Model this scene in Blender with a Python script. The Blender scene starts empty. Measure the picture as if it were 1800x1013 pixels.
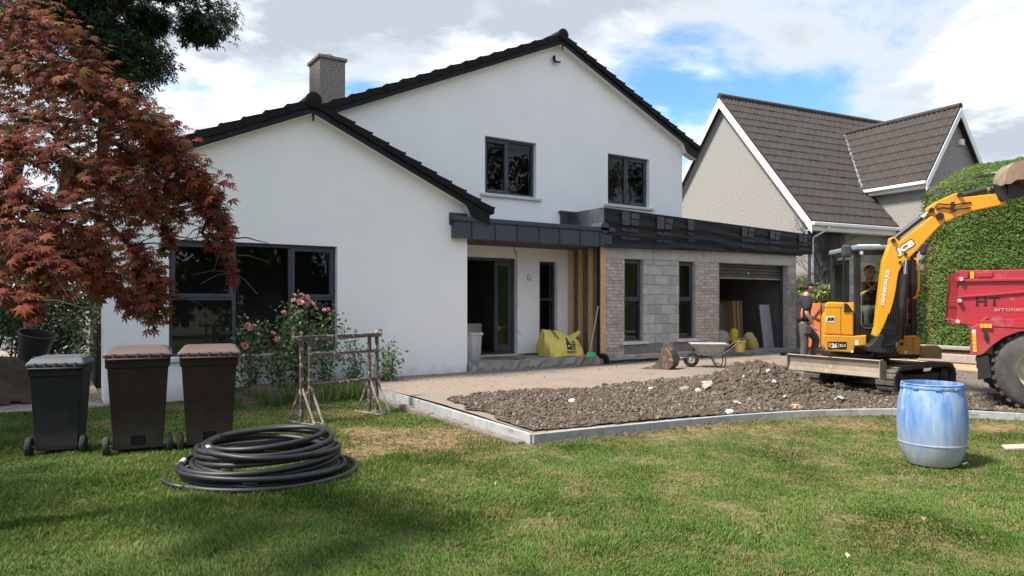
import bpy, bmesh, math, random
import numpy as np
from mathutils import Vector, Matrix, Euler, noise as mnoise

random.seed(11)
rng = np.random.default_rng(11)
R = math.radians
scene = bpy.context.scene
col = scene.collection

# ------------------------------------------------------------------ camera, sky, sun, exposure
F, CX, HZ = 1250.0, 900.0, 532.0            # focal length in photo pixels, centre column, horizon row
TH = R(33.9)
cT, sT = math.cos(TH), math.sin(TH)
CAMZ = 1.33
cd = bpy.data.cameras.new('camera')
cam = bpy.data.objects.new('camera', cd); col.objects.link(cam)
cam.location = (0, 0, CAMZ); cam.rotation_euler = (R(90), 0, -TH)
cd.sensor_width = 36; cd.lens = 36 * F / 1800
cd.shift_y = (HZ - 506.5) / 1800
cd.clip_start = 0.05; cd.clip_end = 3000
scene.camera = cam

SUN_EL = R(56)
sdir = Vector((-0.985, 0.17, 0)).normalized() * math.cos(SUN_EL) + Vector((0, 0, math.sin(SUN_EL)))   # towards the sun
sl = bpy.data.lights.new('sun', 'SUN'); sl.energy = 2.0; sl.angle = R(9.0); sl.color = (1.0, 0.94, 0.85)
so = bpy.data.objects.new('sun', sl); col.objects.link(so)
so.location = (0, 0, 30); so.rotation_euler = sdir.to_track_quat('Z', 'Y').to_euler()

w = bpy.data.worlds.new('World'); scene.world = w; w.use_nodes = True
nt = w.node_tree; nt.nodes.clear()
def N(t, **k):
    n = nt.nodes.new(t)
    for a, b in k.items(): setattr(n, a, b)
    return n
def LK(a, b): nt.links.new(a, b)
def M_(op, a, b=None, c=None):
    n = N('ShaderNodeMath', operation=op)
    for i, v in enumerate((a, b, c)):
        if v is None: continue
        if isinstance(v, (int, float)): n.inputs[i].default_value = v
        else: LK(v, n.inputs[i])
    return n.outputs[0]
sky = N('ShaderNodeTexSky', sky_type='NISHITA', sun_disc=False)
sky.sun_elevation = SUN_EL; sky.sun_rotation = math.atan2(sdir.x, sdir.y)
sky.air_density = 1.0; sky.dust_density = 0.6; sky.ozone_density = 2.5
skyc = N('ShaderNodeVectorMath', operation='SCALE'); LK(sky.outputs[0], skyc.inputs[0]); skyc.inputs[3].default_value = 0.058
hs = N('ShaderNodeVectorMath', operation='MULTIPLY'); LK(skyc.outputs[0], hs.inputs[0]); hs.inputs[1].default_value = (0.64, 0.90, 1.14)
tc = N('ShaderNodeTexCoord')
sep = N('ShaderNodeSeparateXYZ'); LK(tc.outputs['Generated'], sep.inputs[0])
dz = M_('ADD', M_('MAXIMUM', sep.outputs[2], 0.0), 0.22)
cmb = N('ShaderNodeCombineXYZ')
LK(M_('DIVIDE', sep.outputs[0], dz), cmb.inputs[0]); LK(M_('DIVIDE', sep.outputs[1], dz), cmb.inputs[1])
def cloud_noise(scale, detail, rough, off, dist=0.0, lac=2.1):
    mp = N('ShaderNodeMapping'); mp.inputs['Location'].default_value = off
    LK(cmb.outputs[0], mp.inputs[0])
    n = N('ShaderNodeTexNoise'); n.inputs['Scale'].default_value = scale; n.inputs['Detail'].default_value = detail
    n.inputs['Roughness'].default_value = rough; n.inputs['Distortion'].default_value = dist; n.inputs['Lacunarity'].default_value = lac
    LK(mp.outputs[0], n.inputs['Vector']); return n.outputs['Fac']
CLOUD_OFF = (6.1, 9.6, 0.0)
big = cloud_noise(1.15, 9, 0.56, CLOUD_OFF, 0.25)
def smooth(x, a, b):
    n = N('ShaderNodeMapRange', interpolation_type='SMOOTHERSTEP'); LK(x, n.inputs[0])
    n.inputs[1].default_value = a; n.inputs[2].default_value = b; return n.outputs[0]
mask = smooth(big, 0.365, 0.525)
shade = smooth(cloud_noise(1.3, 7, 0.6, (11.4, 2.3, 4.0), 0.3), 0.35, 0.56)
thick = smooth(big, 0.44, 0.70)
cr = N('ShaderNodeMix', data_type='RGBA'); LK(M_('MULTIPLY', M_('ADD', M_('MULTIPLY', shade, 0.75), M_('MULTIPLY', thick, 0.45)), 1.0), cr.inputs[0])
cr.inputs[6].default_value = (0.395, 0.405, 0.415, 1); cr.inputs[7].default_value = (0.14, 0.156, 0.177, 1)
mx = N('ShaderNodeMix', data_type='RGBA'); LK(mask, mx.inputs[0]); LK(hs.outputs[0], mx.inputs[6]); LK(cr.outputs[2], mx.inputs[7])
bg = N('ShaderNodeBackground'); LK(mx.outputs[2], bg.inputs[0]); bg.inputs[1].default_value = 1.0
wo = N('ShaderNodeOutputWorld'); LK(bg.outputs[0], wo.inputs[0])

scene.view_settings.view_transform = 'Standard'; scene.view_settings.look = 'None'
scene.view_settings.gamma = 1.0; scene.view_settings.exposure = 2.1; scene.view_settings.use_curve_mapping = False
scene.render.engine = 'CYCLES'
scene.cycles.max_bounces = 8; scene.cycles.transparent_max_bounces = 12
scene.cycles.use_denoising = True
scene.cycles.sample_clamp_indirect = 6.0

# ------------------------------------------------------------------ helpers
def C(x, y, z=0.0):                      # camera-aligned ground coordinates (right, ahead) to world
    return Vector((x * cT + y * sT, -x * sT + y * cT, z))
def ray(px, py):
    return C((px - CX) / F, 1.0, (HZ - py) / F)
EYE = Vector((0, 0, CAMZ))
def onY(px, py, v): d = ray(px, py); return EYE + d * (v / d.y)
def onX(px, py, u): d = ray(px, py); return EYE + d * (u / d.x)
def onZ(px, py, z): d = ray(px, py); return EYE + d * ((z - CAMZ) / d.z)
def atD(px, py, Y): return EYE + ray(px, py) * Y
def onP(px, py, p0, n):
    d = ray(px, py); return EYE + d * ((p0 - EYE).dot(n) / d.dot(n))
CR = C(1, 0); CF = C(0, 1); UP = Vector((0, 0, 1))

WM = {}                                   # world matrix of every object we make
def wm(o): return WM.get(o.name, Matrix.Identity(4)) if o is not None else Matrix.Identity(4)
def tag(o, label=None, cat=None, group=None, kind=None):
    if label: o['label'] = label
    if cat: o['category'] = cat
    if group: o['group'] = group
    if kind: o['kind'] = kind
    return o
def E(name, loc, label, cat, rz=0.0, group=None, parent=None):
    o = bpy.data.objects.new(name, None); col.objects.link(o)
    o.empty_display_size = 0.2
    M = Matrix.Translation(Vector(loc)) @ Matrix.Rotation(rz, 4, 'Z')
    WM[o.name] = M; o.matrix_world = M
    return tag(o, label, cat, group)
def place(o, M, parent=None):
    WM[o.name] = M
    if parent is not None:
        o.parent = parent; o.matrix_local = wm(parent).inverted() @ M
    else:
        o.matrix_world = M
    return o
def inst(name, me, parent, M, mat=None):
    o = bpy.data.objects.new(name, me); col.objects.link(o)
    return place(o, M, parent)
def copy_tree(o, M, parent=None):
    c = o.copy(); col.objects.link(c); c.parent = None
    base = wm(o)
    place(c, M, parent)
    for ch in [x for x in col.objects if x.parent == o]:
        copy_tree(ch, M @ base.inverted() @ wm(ch), c)
    return c
def frame(o, x, z):                       # matrix with given origin, x axis and approximate z axis
    x = Vector(x).normalized(); z = Vector(z); y = z.cross(x).normalized(); z = x.cross(y)
    M = Matrix.Identity(4)
    for i in range(3): M[i][0], M[i][1], M[i][2], M[i][3] = x[i], y[i], z[i], o[i]
    return M

class MB:
    def __init__(s): s.v = []; s.f = []; s.mi = []; s.cur = 0
    def add(s, vs, fs):
        b = len(s.v); s.v += [Vector(p) for p in vs]; s.f += [tuple(b + i for i in f) for f in fs]; s.mi += [s.cur] * len(fs); return s
    def box(s, lo, hi, M=None):
        (a, b, c), (d, e, f) = lo, hi
        vs = [Vector(p) for p in ((a,b,c),(d,b,c),(d,e,c),(a,e,c),(a,b,f),(d,b,f),(d,e,f),(a,e,f))]
        if M is not None: vs = [M @ p for p in vs]
        fs = [(0,3,2,1),(4,5,6,7),(0,1,5,4),(1,2,6,5),(2,3,7,6),(3,0,4,7)]
        if (d - a) * (e - b) * (f - c) < 0: fs = [g[::-1] for g in fs]
        return s.add(vs, fs)
    def beam(s, p, q, w, h, up=UP):        # rectangular bar from p to q
        p, q = Vector(p), Vector(q); x = (q - p); L = x.length; M = frame(p, x, up)
        return s.box((0, -w/2, -h/2), (L, w/2, h/2), M)
    def prism(s, pts, ext, cap=True):      # planar polygon extruded by the vector ext
        pts = [Vector(p) for p in pts]; n = len(pts); ext = Vector(ext)
        a = Vector((0,0,0))
        for i in range(n): a += pts[i].cross(pts[(i+1) % n])
        if a.dot(ext) > 0: pts = pts[::-1]
        vs = pts + [p + ext for p in pts]
        fs = [tuple(range(n)), tuple(range(2*n-1, n-1, -1))] if cap else []
        fs += [(i, i+n, (i+1) % n + n, (i+1) % n) for i in range(n)]
        return s.add(vs, fs)
    def tube(s, pts, r, n=8, closed=False, caps=True):
        pts = [Vector(p) for p in pts]; m = len(pts); rs = r if isinstance(r, (list, tuple)) else [r] * m
        b = len(s.v); prev = None
        for i, p in enumerate(pts):
            if closed: t = pts[(i+1) % m] - pts[i-1]
            else: t = pts[min(i+1, m-1)] - pts[max(i-1, 0)]
            t = t.normalized() if t.length > 1e-9 else Vector((0,0,1))
            if prev is None:
                a = UP if abs(t.z) < 0.9 else Vector((1,0,0))
                x = a.cross(t).normalized()
            else:
                x = prev - t * prev.dot(t)
                x = x.normalized() if x.length > 1e-6 else (UP if abs(t.z) < .9 else Vector((1,0,0))).cross(t).normalized()
            prev = x; y = t.cross(x)
            for k in range(n):
                a = 2 * math.pi * k / n
                s.v.append(p + (x * math.cos(a) + y * math.sin(a)) * rs[i])
        segs = m if closed else m - 1
        for i in range(segs):
            for k in range(n):
                j = (i + 1) % m
                s.f.append((b+i*n+k, b+i*n+(k+1)%n, b+j*n+(k+1)%n, b+j*n+k)); s.mi.append(s.cur)
        if caps and not closed:
            s.f.append(tuple(b+k for k in range(n-1,-1,-1))); s.mi.append(s.cur)
            s.f.append(tuple(b+(m-1)*n+k for k in range(n))); s.mi.append(s.cur)
        return s
    def lathe(s, prof, n=24, M=None, closed=False):
        M = M or Matrix.Identity(4); b = len(s.v); m = len(prof)
        for r_, z in prof:
            for k in range(n):
                a = 2*math.pi*k/n; s.v.append(M @ Vector((r_*math.cos(a), r_*math.sin(a), z)))
        for i in range(m if closed else m-1):
            j = (i+1) % m
            for k in range(n):
                s.f.append((b+i*n+k, b+i*n+(k+1)%n, b+j*n+(k+1)%n, b+j*n+k)); s.mi.append(s.cur)
        return s
    def disc(s, c, nrm, r, n=20):
        M = frame(c, Vector(nrm).orthogonal(), nrm)
        return s.add([M @ Vector((r*math.cos(2*math.pi*k/n), r*math.sin(2*math.pi*k/n), 0)) for k in range(n)], [tuple(range(n))])
    def build(s, name, mat, parent=None, bevel=0.0, smooth=None, M=None, segs=2, mats=None):
        me = bpy.data.meshes.new(name)
        W = M if M is not None else (wm(parent) if parent is not None else Matrix.Identity(4))
        inv = W.inverted()
        me.from_pydata([tuple(inv @ p) for p in s.v], [], s.f)
        for m_ in (mats or [mat]): me.materials.append(m_)
        if mats: me.polygons.foreach_set('material_index', s.mi)
        me.update()
        if smooth is not None:
            me.polygons.foreach_set('use_smooth', [True] * len(me.polygons))
            me.set_sharp_from_angle(angle=R(smooth))
        o = bpy.data.objects.new(name, me); col.objects.link(o)
        place(o, W, parent)
        if bevel:
            bm_ = o.modifiers.new('bevel', 'BEVEL'); bm_.width = bevel; bm_.segments = segs; bm_.limit_method = 'ANGLE'; bm_.angle_limit = R(40)
        return o

def ellipsoid(mb, c, r, n=12, m=8, M=None):
    prof = [(math.sin(math.pi*i/m), -math.cos(math.pi*i/m)) for i in range(m+1)]
    T = Matrix.Translation(Vector(c)) @ (M or Matrix.Identity(4)) @ Matrix.Diagonal((r[0], r[1], r[2], 1))
    return mb.lathe([(max(a,1e-4), z) for a, z in prof], n, T)

# ------------------------------------------------------------------ materials
MATS = {}
def mat(name, c1, rough=0.7, c2=None, scale=6.0, bump=0.0, bscale=80.0, metal=0.0, spec=0.5, rnd=0.0, lo=0.35, hi=0.65, detail=6.0, coat=0.0, c3=None, scale3=30.0, thr3=(0.62, 0.7), sheen=0.0, trans=0.0, stretch=None, coords='Object'):
    m = bpy.data.materials.new(name); m.use_nodes = True; t = m.node_tree; b = t.nodes['Principled BSDF']
    b.inputs['Roughness'].default_value = rough; b.inputs['Metallic'].default_value = metal
    b.inputs['Specular IOR Level'].default_value = spec
    if coat: b.inputs['Coat Weight'].default_value = coat
    if sheen: b.inputs['Sheen Weight'].default_value = sheen
    def nn(k, **kw):
        n = t.nodes.new(k)
        for a, v in kw.items(): setattr(n, a, v)
        return n
    tcn = nn('ShaderNodeTexCoord'); vec = tcn.outputs[coords]
    if coords == 'Position': pass
    if stretch:
        mp = nn('ShaderNodeMapping'); mp.inputs['Scale'].default_value = stretch; t.links.new(vec, mp.inputs[0]); vec = mp.outputs[0]
    outc = None
    c1 = tuple(c1) + (1,)
    b.inputs['Base Color'].default_value = c1
    if c2 is not None:
        n = nn('ShaderNodeTexNoise'); n.inputs['Scale'].default_value = scale; n.inputs['Detail'].default_value = detail; n.inputs['Roughness'].default_value = 0.6
        t.links.new(vec, n.inputs['Vector'])
        mr = nn('ShaderNodeMapRange'); t.links.new(n.outputs['Fac'], mr.inputs[0]); mr.inputs[1].default_value = lo; mr.inputs[2].default_value = hi
        x = nn('ShaderNodeMix', data_type='RGBA'); t.links.new(mr.outputs[0], x.inputs[0]); x.inputs[6].default_value = c1; x.inputs[7].default_value = tuple(c2) + (1,)
        outc = x.outputs[2]
    if c3 is not None:
        n = nn('ShaderNodeTexNoise'); n.inputs['Scale'].default_value = scale3; n.inputs['Detail'].default_value = 5
        mp3 = nn('ShaderNodeMapping'); mp3.inputs['Location'].default_value = (4.3, 1.7, 9.1); t.links.new(vec, mp3.inputs[0]); t.links.new(mp3.outputs[0], n.inputs['Vector'])
        mr = nn('ShaderNodeMapRange'); t.links.new(n.outputs['Fac'], mr.inputs[0]); mr.inputs[1].default_value = thr3[0]; mr.inputs[2].default_value = thr3[1]
        x = nn('ShaderNodeMix', data_type='RGBA'); t.links.new(mr.outputs[0], x.inputs[0]); x.inputs[7].default_value = tuple(c3) + (1,)
        if outc is None: x.inputs[6].default_value = c1
        else: t.links.new(outc, x.inputs[6])
        outc = x.outputs[2]
    if rnd:
        oi = nn('ShaderNodeObjectInfo'); mr = nn('ShaderNodeMapRange'); t.links.new(oi.outputs['Random'], mr.inputs[0])
        mr.inputs[3].default_value = 1 - rnd; mr.inputs[4].default_value = 1 + rnd
        x = nn('ShaderNodeVectorMath', operation='SCALE')
        if outc is None: x.inputs[0].default_value = c1[:3]
        else: t.links.new(outc, x.inputs[0])
        t.links.new(mr.outputs[0], x.inputs[3]); outc = x.outputs[0]
    if outc is not None: t.links.new(outc, b.inputs['Base Color'])
    if bump:
        n = nn('ShaderNodeTexNoise'); n.inputs['Scale'].default_value = bscale; n.inputs['Detail'].default_value = 4
        t.links.new(vec, n.inputs['Vector'])
        bp = nn('ShaderNodeBump'); bp.inputs['Strength'].default_value = min(1.0, bump); bp.inputs['Distance'].default_value = 0.01 * max(1.0, bump)
        t.links.new(n.outputs['Fac'], bp.inputs['Height']); t.links.new(bp.outputs[0], b.inputs['Normal'])
    if trans:                                # thin leaves let some light through
        out = t.nodes['Material Output']; tr = nn('ShaderNodeBsdfTranslucent'); ms = nn('ShaderNodeMixShader'); ms.inputs[0].default_value = trans
        if outc is not None: t.links.new(outc, tr.inputs[0])
        else: tr.inputs[0].default_value = c1
        t.links.new(b.outputs[0], ms.inputs[1]); t.links.new(tr.outputs[0], ms.inputs[2]); t.links.new(ms.outputs[0], out.inputs[0])
    MATS[name] = m
    return m
def glass_mat(name, tint=(0.75, 0.78, 0.78), refl=1.0):
    m = bpy.data.materials.new(name); m.use_nodes = True; t = m.node_tree; t.nodes.clear()
    o = t.nodes.new('ShaderNodeOutputMaterial'); ms = t.nodes.new('ShaderNodeMixShader')
    tr = t.nodes.new('ShaderNodeBsdfTransparent'); tr.inputs[0].default_value = tint + (1,)
    gl = t.nodes.new('ShaderNodeBsdfGlossy'); gl.inputs['Roughness'].default_value = 0.015
    fr = t.nodes.new('ShaderNodeFresnel'); fr.inputs[0].default_value = 1.55
    mu = t.nodes.new('ShaderNodeMath'); mu.operation = 'MULTIPLY'; mu.inputs[1].default_value = 1.15 * refl; mu.use_clamp = True
    t.links.new(fr.outputs[0], mu.inputs[0]); t.links.new(mu.outputs[0], ms.inputs[0])
    t.links.new(tr.outputs[0], ms.inputs[1]); t.links.new(gl.outputs[0], ms.inputs[2]); t.links.new(ms.outputs[0], o.inputs[0])
    return m

def text_mesh(body, mat_, bold=0.0, extrude=0.0, shear=0.0, spacing=1.0):
    cu = bpy.data.curves.new('t', 'FONT'); cu.body = body; cu.align_x = 'CENTER'; cu.align_y = 'CENTER'
    cu.size = 1.0; cu.offset = bold; cu.extrude = extrude; cu.shear = shear; cu.space_character = spacing; cu.resolution_u = 3
    o = bpy.data.objects.new('t', cu); col.objects.link(o)
    dg = bpy.context.evaluated_depsgraph_get(); dg.update()
    me = bpy.data.meshes.new_from_object(o.evaluated_get(dg)); me.materials.clear(); me.materials.append(mat_)
    bpy.data.objects.remove(o); me.name = 'lettering'
    xs = [v.co.x for v in me.vertices]; ys = [v.co.y for v in me.vertices]
    cx, cy = (min(xs)+max(xs))/2, (min(ys)+max(ys))/2; wd = max(xs)-min(xs); ht = max(ys)-min(ys)
    for v in me.vertices: v.co.x = (v.co.x-cx)/wd; v.co.y = (v.co.y-cy)/ht
    return me                              # one unit wide, one unit high, centred
def put_text(me, name, parent, centre, xdir, updir, wid, hei, lift=0.004):
    xdir = Vector(xdir).normalized(); updir = Vector(updir).normalized(); n = xdir.cross(updir).normalized(); updir = n.cross(xdir)
    M = Matrix.Identity(4); cpt = Vector(centre) + n * lift
    for i in range(3): M[i][0], M[i][1], M[i][2], M[i][3] = xdir[i]*wid, updir[i]*hei, n[i], cpt[i]
    return inst(name, me, parent, M)

# ------------------------------------------------------------------ materials of the place
m_wall = mat('white_render', (0.84, 0.85, 0.855), 0.85, (0.80, 0.815, 0.82), 0.9, bump=0.45, bscale=120, spec=0.25, detail=9)
def splash_dirt(m, z0, z1, colour, amount=.55):      # rain-splash dirt along the foot of a wall
    t = m.node_tree; b = t.nodes['Principled BSDF']; src = b.inputs['Base Color'].links[0].from_socket
    ge = t.nodes.new('ShaderNodeNewGeometry'); sp = t.nodes.new('ShaderNodeSeparateXYZ'); t.links.new(ge.outputs['Position'], sp.inputs[0])
    n = t.nodes.new('ShaderNodeTexNoise'); n.inputs['Scale'].default_value = 7; n.inputs['Detail'].default_value = 8; t.links.new(ge.outputs['Position'], n.inputs['Vector'])
    ad = t.nodes.new('ShaderNodeMath'); ad.operation = 'MULTIPLY_ADD'; ad.inputs[1].default_value = .5; t.links.new(n.outputs['Fac'], ad.inputs[0]); t.links.new(sp.outputs[2], ad.inputs[2])
    mr = t.nodes.new('ShaderNodeMapRange'); mr.inputs[1].default_value = z1 + .25; mr.inputs[2].default_value = z0 + .25; mr.inputs[4].default_value = amount; t.links.new(ad.outputs[0], mr.inputs[0])
    x = t.nodes.new('ShaderNodeMix'); x.data_type = 'RGBA'; t.links.new(mr.outputs[0], x.inputs[0]); t.links.new(src, x.inputs[6]); x.inputs[7].default_value = colour + (1,); t.links.new(x.outputs[2], b.inputs['Base Color'])
splash_dirt(m_wall, -.15, .16, (.42, .37, .31))
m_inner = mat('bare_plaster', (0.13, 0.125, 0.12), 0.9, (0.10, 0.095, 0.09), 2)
m_dark = mat('dark_frame', (0.030, 0.036, 0.050), 0.38, (0.055, 0.062, 0.078), 5)
m_tile = mat('black_roof_tile', (0.006, 0.006, 0.0065), 0.6, (0.010, 0.0095, 0.0095), 5, bump=0.2, bscale=60, rnd=0.25, spec=0.15)
m_barge = mat('black_upvc', (0.006, 0.006, 0.008), 0.45, (0.009, 0.009, 0.011), 4, spec=.2)
m_soffit = mat('white_upvc', (0.72, 0.72, 0.72), 0.4, (0.66, 0.66, 0.66), 3)
m_sill = mat('concrete_sill', (0.60, 0.59, 0.56), 0.8, (0.48, 0.47, 0.45), 7, bump=0.2)
m_zinc = mat('grey_sheet_metal', (0.055, 0.063, 0.085), 0.45, (0.045, 0.052, 0.07), 3, metal=0.25)
m_glass = glass_mat('window_glass')
m_wood = mat('new_timber', (0.62, 0.40, 0.21), 0.75, (0.50, 0.29, 0.135), 3, bump=0.2, bscale=30, stretch=(9, 9, 1), c3=(0.13, 0.06, 0.03), scale3=7, thr3=(0.70, 0.75), rnd=0.12)
m_conc = mat('old_concrete', (0.36, 0.335, 0.30), 0.92, (0.24, 0.22, 0.195), 4, bump=0.6, bscale=40, c3=(0.17, 0.15, 0.13), scale3=9)
m_block = mat('concrete_block', (0.44, 0.435, 0.42), 0.95, (0.35, 0.345, 0.33), 9, bump=0.7, bscale=70, rnd=0.16, detail=9)
m_brick = mat('weathered_pale_brick', (0.46, 0.43, 0.385), 0.95, (0.35, 0.32, 0.28), 9, bump=0.9, bscale=45, rnd=0.17, c3=(0.30, 0.265, 0.225), scale3=12, thr3=(0.6, 0.72), coords='Object')
m_mortar = mat('mortar', (0.42, 0.40, 0.37), 0.95, (0.30, 0.285, 0.26), 10, bump=0.6, bscale=60)
m_lintel = mat('concrete_lintel', (0.45, 0.44, 0.42), 0.9, (0.36, 0.35, 0.335), 4, bump=0.4, bscale=60)
m_membrane = mat('black_membrane', (0.008, 0.008, 0.009), 0.55, (0.013, 0.013, 0.015), 5, bump=0.5, bscale=9, stretch=(1, 1, 5), spec=0.25)
m_print = mat('grey_print', (0.065, 0.07, 0.08), 0.6, (0.03, 0.033, 0.038), 9)
m_kerb = mat('kerb_concrete', (0.36, 0.37, 0.365), 0.9, (0.28, 0.285, 0.28), 8, bump=0.25, bscale=90, rnd=0.07, c3=(0.19, 0.165, 0.14), scale3=8, thr3=(0.58, 0.74))
m_soil = mat('dark_soil', (0.075, 0.052, 0.036), 0.98, (0.035, 0.024, 0.018), 7, bump=1.0, bscale=22)
m_drive = mat('sandy_hardcore', (0.245, 0.185, 0.134), 0.97, (0.195, 0.163, 0.134), 0.85, bump=0.8, bscale=26, detail=10, lo=0.36, hi=0.62, c3=(0.15, 0.122, 0.10), scale3=2.2, thr3=(0.60, 0.74))
m_rubble = mat('dark_rubble', (0.128, 0.10, 0.07), 0.95, (0.05, 0.038, 0.027), 11, bump=0.6, bscale=50)
m_clod = mat('brown_clods', (0.115, 0.084, 0.058), 0.97, (0.06, 0.043, 0.03), 9, bump=0.9, bscale=40)
m_pale = mat('pale_stone', (0.60, 0.57, 0.52), 0.9, (0.45, 0.42, 0.38), 9, rnd=0.15)

# ------------------------------------------------------------------ terrain
KERB_X = 4.47
KX = np.array([4.4, 5.6, 6.9, 7.9, 8.73, 9.35, 9.88, 10.35, 10.75, 11.0, 11.1, 12.0, 30.0])
KY = np.array([6.22, 6.08, 5.90, 5.62, 5.26, 4.85, 4.30, 3.55, 2.4, 0.6, -8.0, -8.0, -8.0])
def kerb_v(u): return np.interp(u, KX, KY)
def ss(a, b, x):
    t = np.clip((x - a) / (b - a), 0, 1); return t * t * (3 - 2 * t)
def vnoise(x, y, sc, seed=0):               # cheap smooth value noise, vectorised
    x = np.asarray(x) * sc + seed * 17.31; y = np.asarray(y) * sc + seed * 5.77
    xi, yi = np.floor(x), np.floor(y); fx, fy = x - xi, y - yi
    fx = fx * fx * (3 - 2 * fx); fy = fy * fy * (3 - 2 * fy)
    def h(a, b):
        q = np.sin(a * 127.1 + b * 311.7 + seed * 74.7) * 43758.5453
        return q - np.floor(q)
    return (h(xi, yi) * (1 - fx) + h(xi + 1, yi) * fx) * (1 - fy) + (h(xi, yi + 1) * (1 - fx) + h(xi + 1, yi + 1) * fx) * fy
def fbm(x, y, sc, seed=0, o=4):
    a, s_, t = 0.0, 0.5, 0.0
    for i in range(o): a = a + s_ * vnoise(x, y, sc * 2 ** i, seed + i * 3); t += s_; s_ *= 0.55
    return a / t
def lawn_z(u, v):
    u, v = np.asarray(u, float), np.asarray(v, float)
    z = -0.205 + 0.075 * ss(8.6, 11.4, v) + 0.05 * (fbm(u, v, 0.8, 3) - 0.5) + 0.02 * (fbm(u, v, 4, 5) - 0.5)
    z = z + 0.02 * ss(4.2, 4.8, u) * ss(kerb_v(u) - 1.2, kerb_v(u) - .1, v) + 0.045 * ss(5.6, 7.2, u) * ss(kerb_v(u) - 1.6, kerb_v(u) - .1, v)
    return z
def drive_z(u, v):
    u, v = np.asarray(u, float), np.asarray(v, float)
    return -0.085 + 0.085 * ss(5.5, 9.0, v) + 0.05 * ss(8, 13, u) * (1 - ss(5.5, 9, v)) + 0.02 * (fbm(u, v, 0.9, 8) - 0.5) + 0.012 * (fbm(u, v, 5, 4) - 0.5)
def in_drive(u, v): return (u > KERB_X) & (v > kerb_v(u))
def cam_xy(u, v): return u * cT - v * sT, u * sT + v * cT
def proj(u, v, z):
    X, Y = cam_xy(u, v); return CX + F * X / Y, HZ - F * (z - CAMZ) / Y

def grid_mesh(name, U, V, Z, material, attr=None, keep=None, smooth=True):
    h, w_ = U.shape
    co = np.stack([U, V, Z], -1).reshape(-1, 3).astype(np.float32)
    i = np.arange(h * w_).reshape(h, w_)
    q = np.stack([i[:-1, :-1], i[:-1, 1:], i[1:, 1:], i[1:, :-1]], -1).reshape(-1, 4)
    if keep is not None: q = q[keep[:-1, :-1].reshape(-1) & keep[1:, 1:].reshape(-1)]
    return np_mesh(name, co, q, material, attr, smooth)
def np_mesh(name, co, faces, material, attr=None, smooth=False, parent=None):
    me = bpy.data.meshes.new(name); k = faces.shape[1]; n = len(faces)
    me.vertices.add(len(co)); me.vertices.foreach_set('co', np.ascontiguousarray(co, np.float32).ravel())
    me.loops.add(n * k); me.loops.foreach_set('vertex_index', np.ascontiguousarray(faces, np.int32).ravel())
    me.polygons.add(n); me.polygons.foreach_set('loop_start', np.arange(0, n * k, k, dtype=np.int32))
    if smooth: me.polygons.foreach_set('use_smooth', np.ones(n, bool))
    me.update(calc_edges=True)
    if attr is not None:
        for an, av in attr.items():
            a = me.attributes.new(an, 'FLOAT', 'POINT'); a.data.foreach_set('value', np.ascontiguousarray(av, np.float32).ravel())
    me.materials.append(material)
    o = bpy.data.objects.new(name, me); col.objects.link(o)
    if parent is not None: o.parent = parent; o.matrix_local = wm(parent).inverted(); WM[o.name] = Matrix.Identity(4)
    return o

# dryness of the lawn: a property of the turf (dead patches, bare strips along the kerb)
PATCH = [(740, 775, 140, 22, .85), (640, 762, 60, 12, .7), (860, 770, 60, 22, .5), (1310, 752, 190, 13, .65), (1180, 768, 100, 11, .5), (1480, 748, 110, 14, .7), (1760, 752, 90, 12, .9),
         (1460, 800, 130, 12, .4), (620, 800, 30, 12, .6), (330, 820, 24, 14, .9), (560, 730, 120, 14, .55), (230, 748, 70, 10, .5), (330, 715, 60, 14, .5), (1620, 925, 60, 14, .3)]
def dryness(u, v):
    z = lawn_z(u, v); X, Y = cam_xy(u, v); Y = np.maximum(Y, 0.5)
    px = CX + F * X / Y; py = HZ - F * (z - CAMZ) / Y
    d = np.zeros_like(px)
    nb = fbm(u, v, 1.6, 21, 5); nf = fbm(u, v, 5.5, 33, 4)
    for (a, b, ra, rb, s_) in PATCH:
        q = np.sqrt(((px - a) / ra) ** 2 + ((py - b) / rb) ** 2)
        d = np.maximum(d, s_ * (1 - ss(0.35, 1.5, q + (nb - 0.5) * 1.5)))
    side = 0.12 + 0.20 * ss(560, 1050, px)
    d = np.maximum(d, 0.5 * side * ss(0.40, 0.66, nb) + 0.75 * side * ss(0.42, 0.66, nf))
    return np.clip(d + (nf - 0.5) * 0.55 * (d > 0.05), 0, 1)

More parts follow.
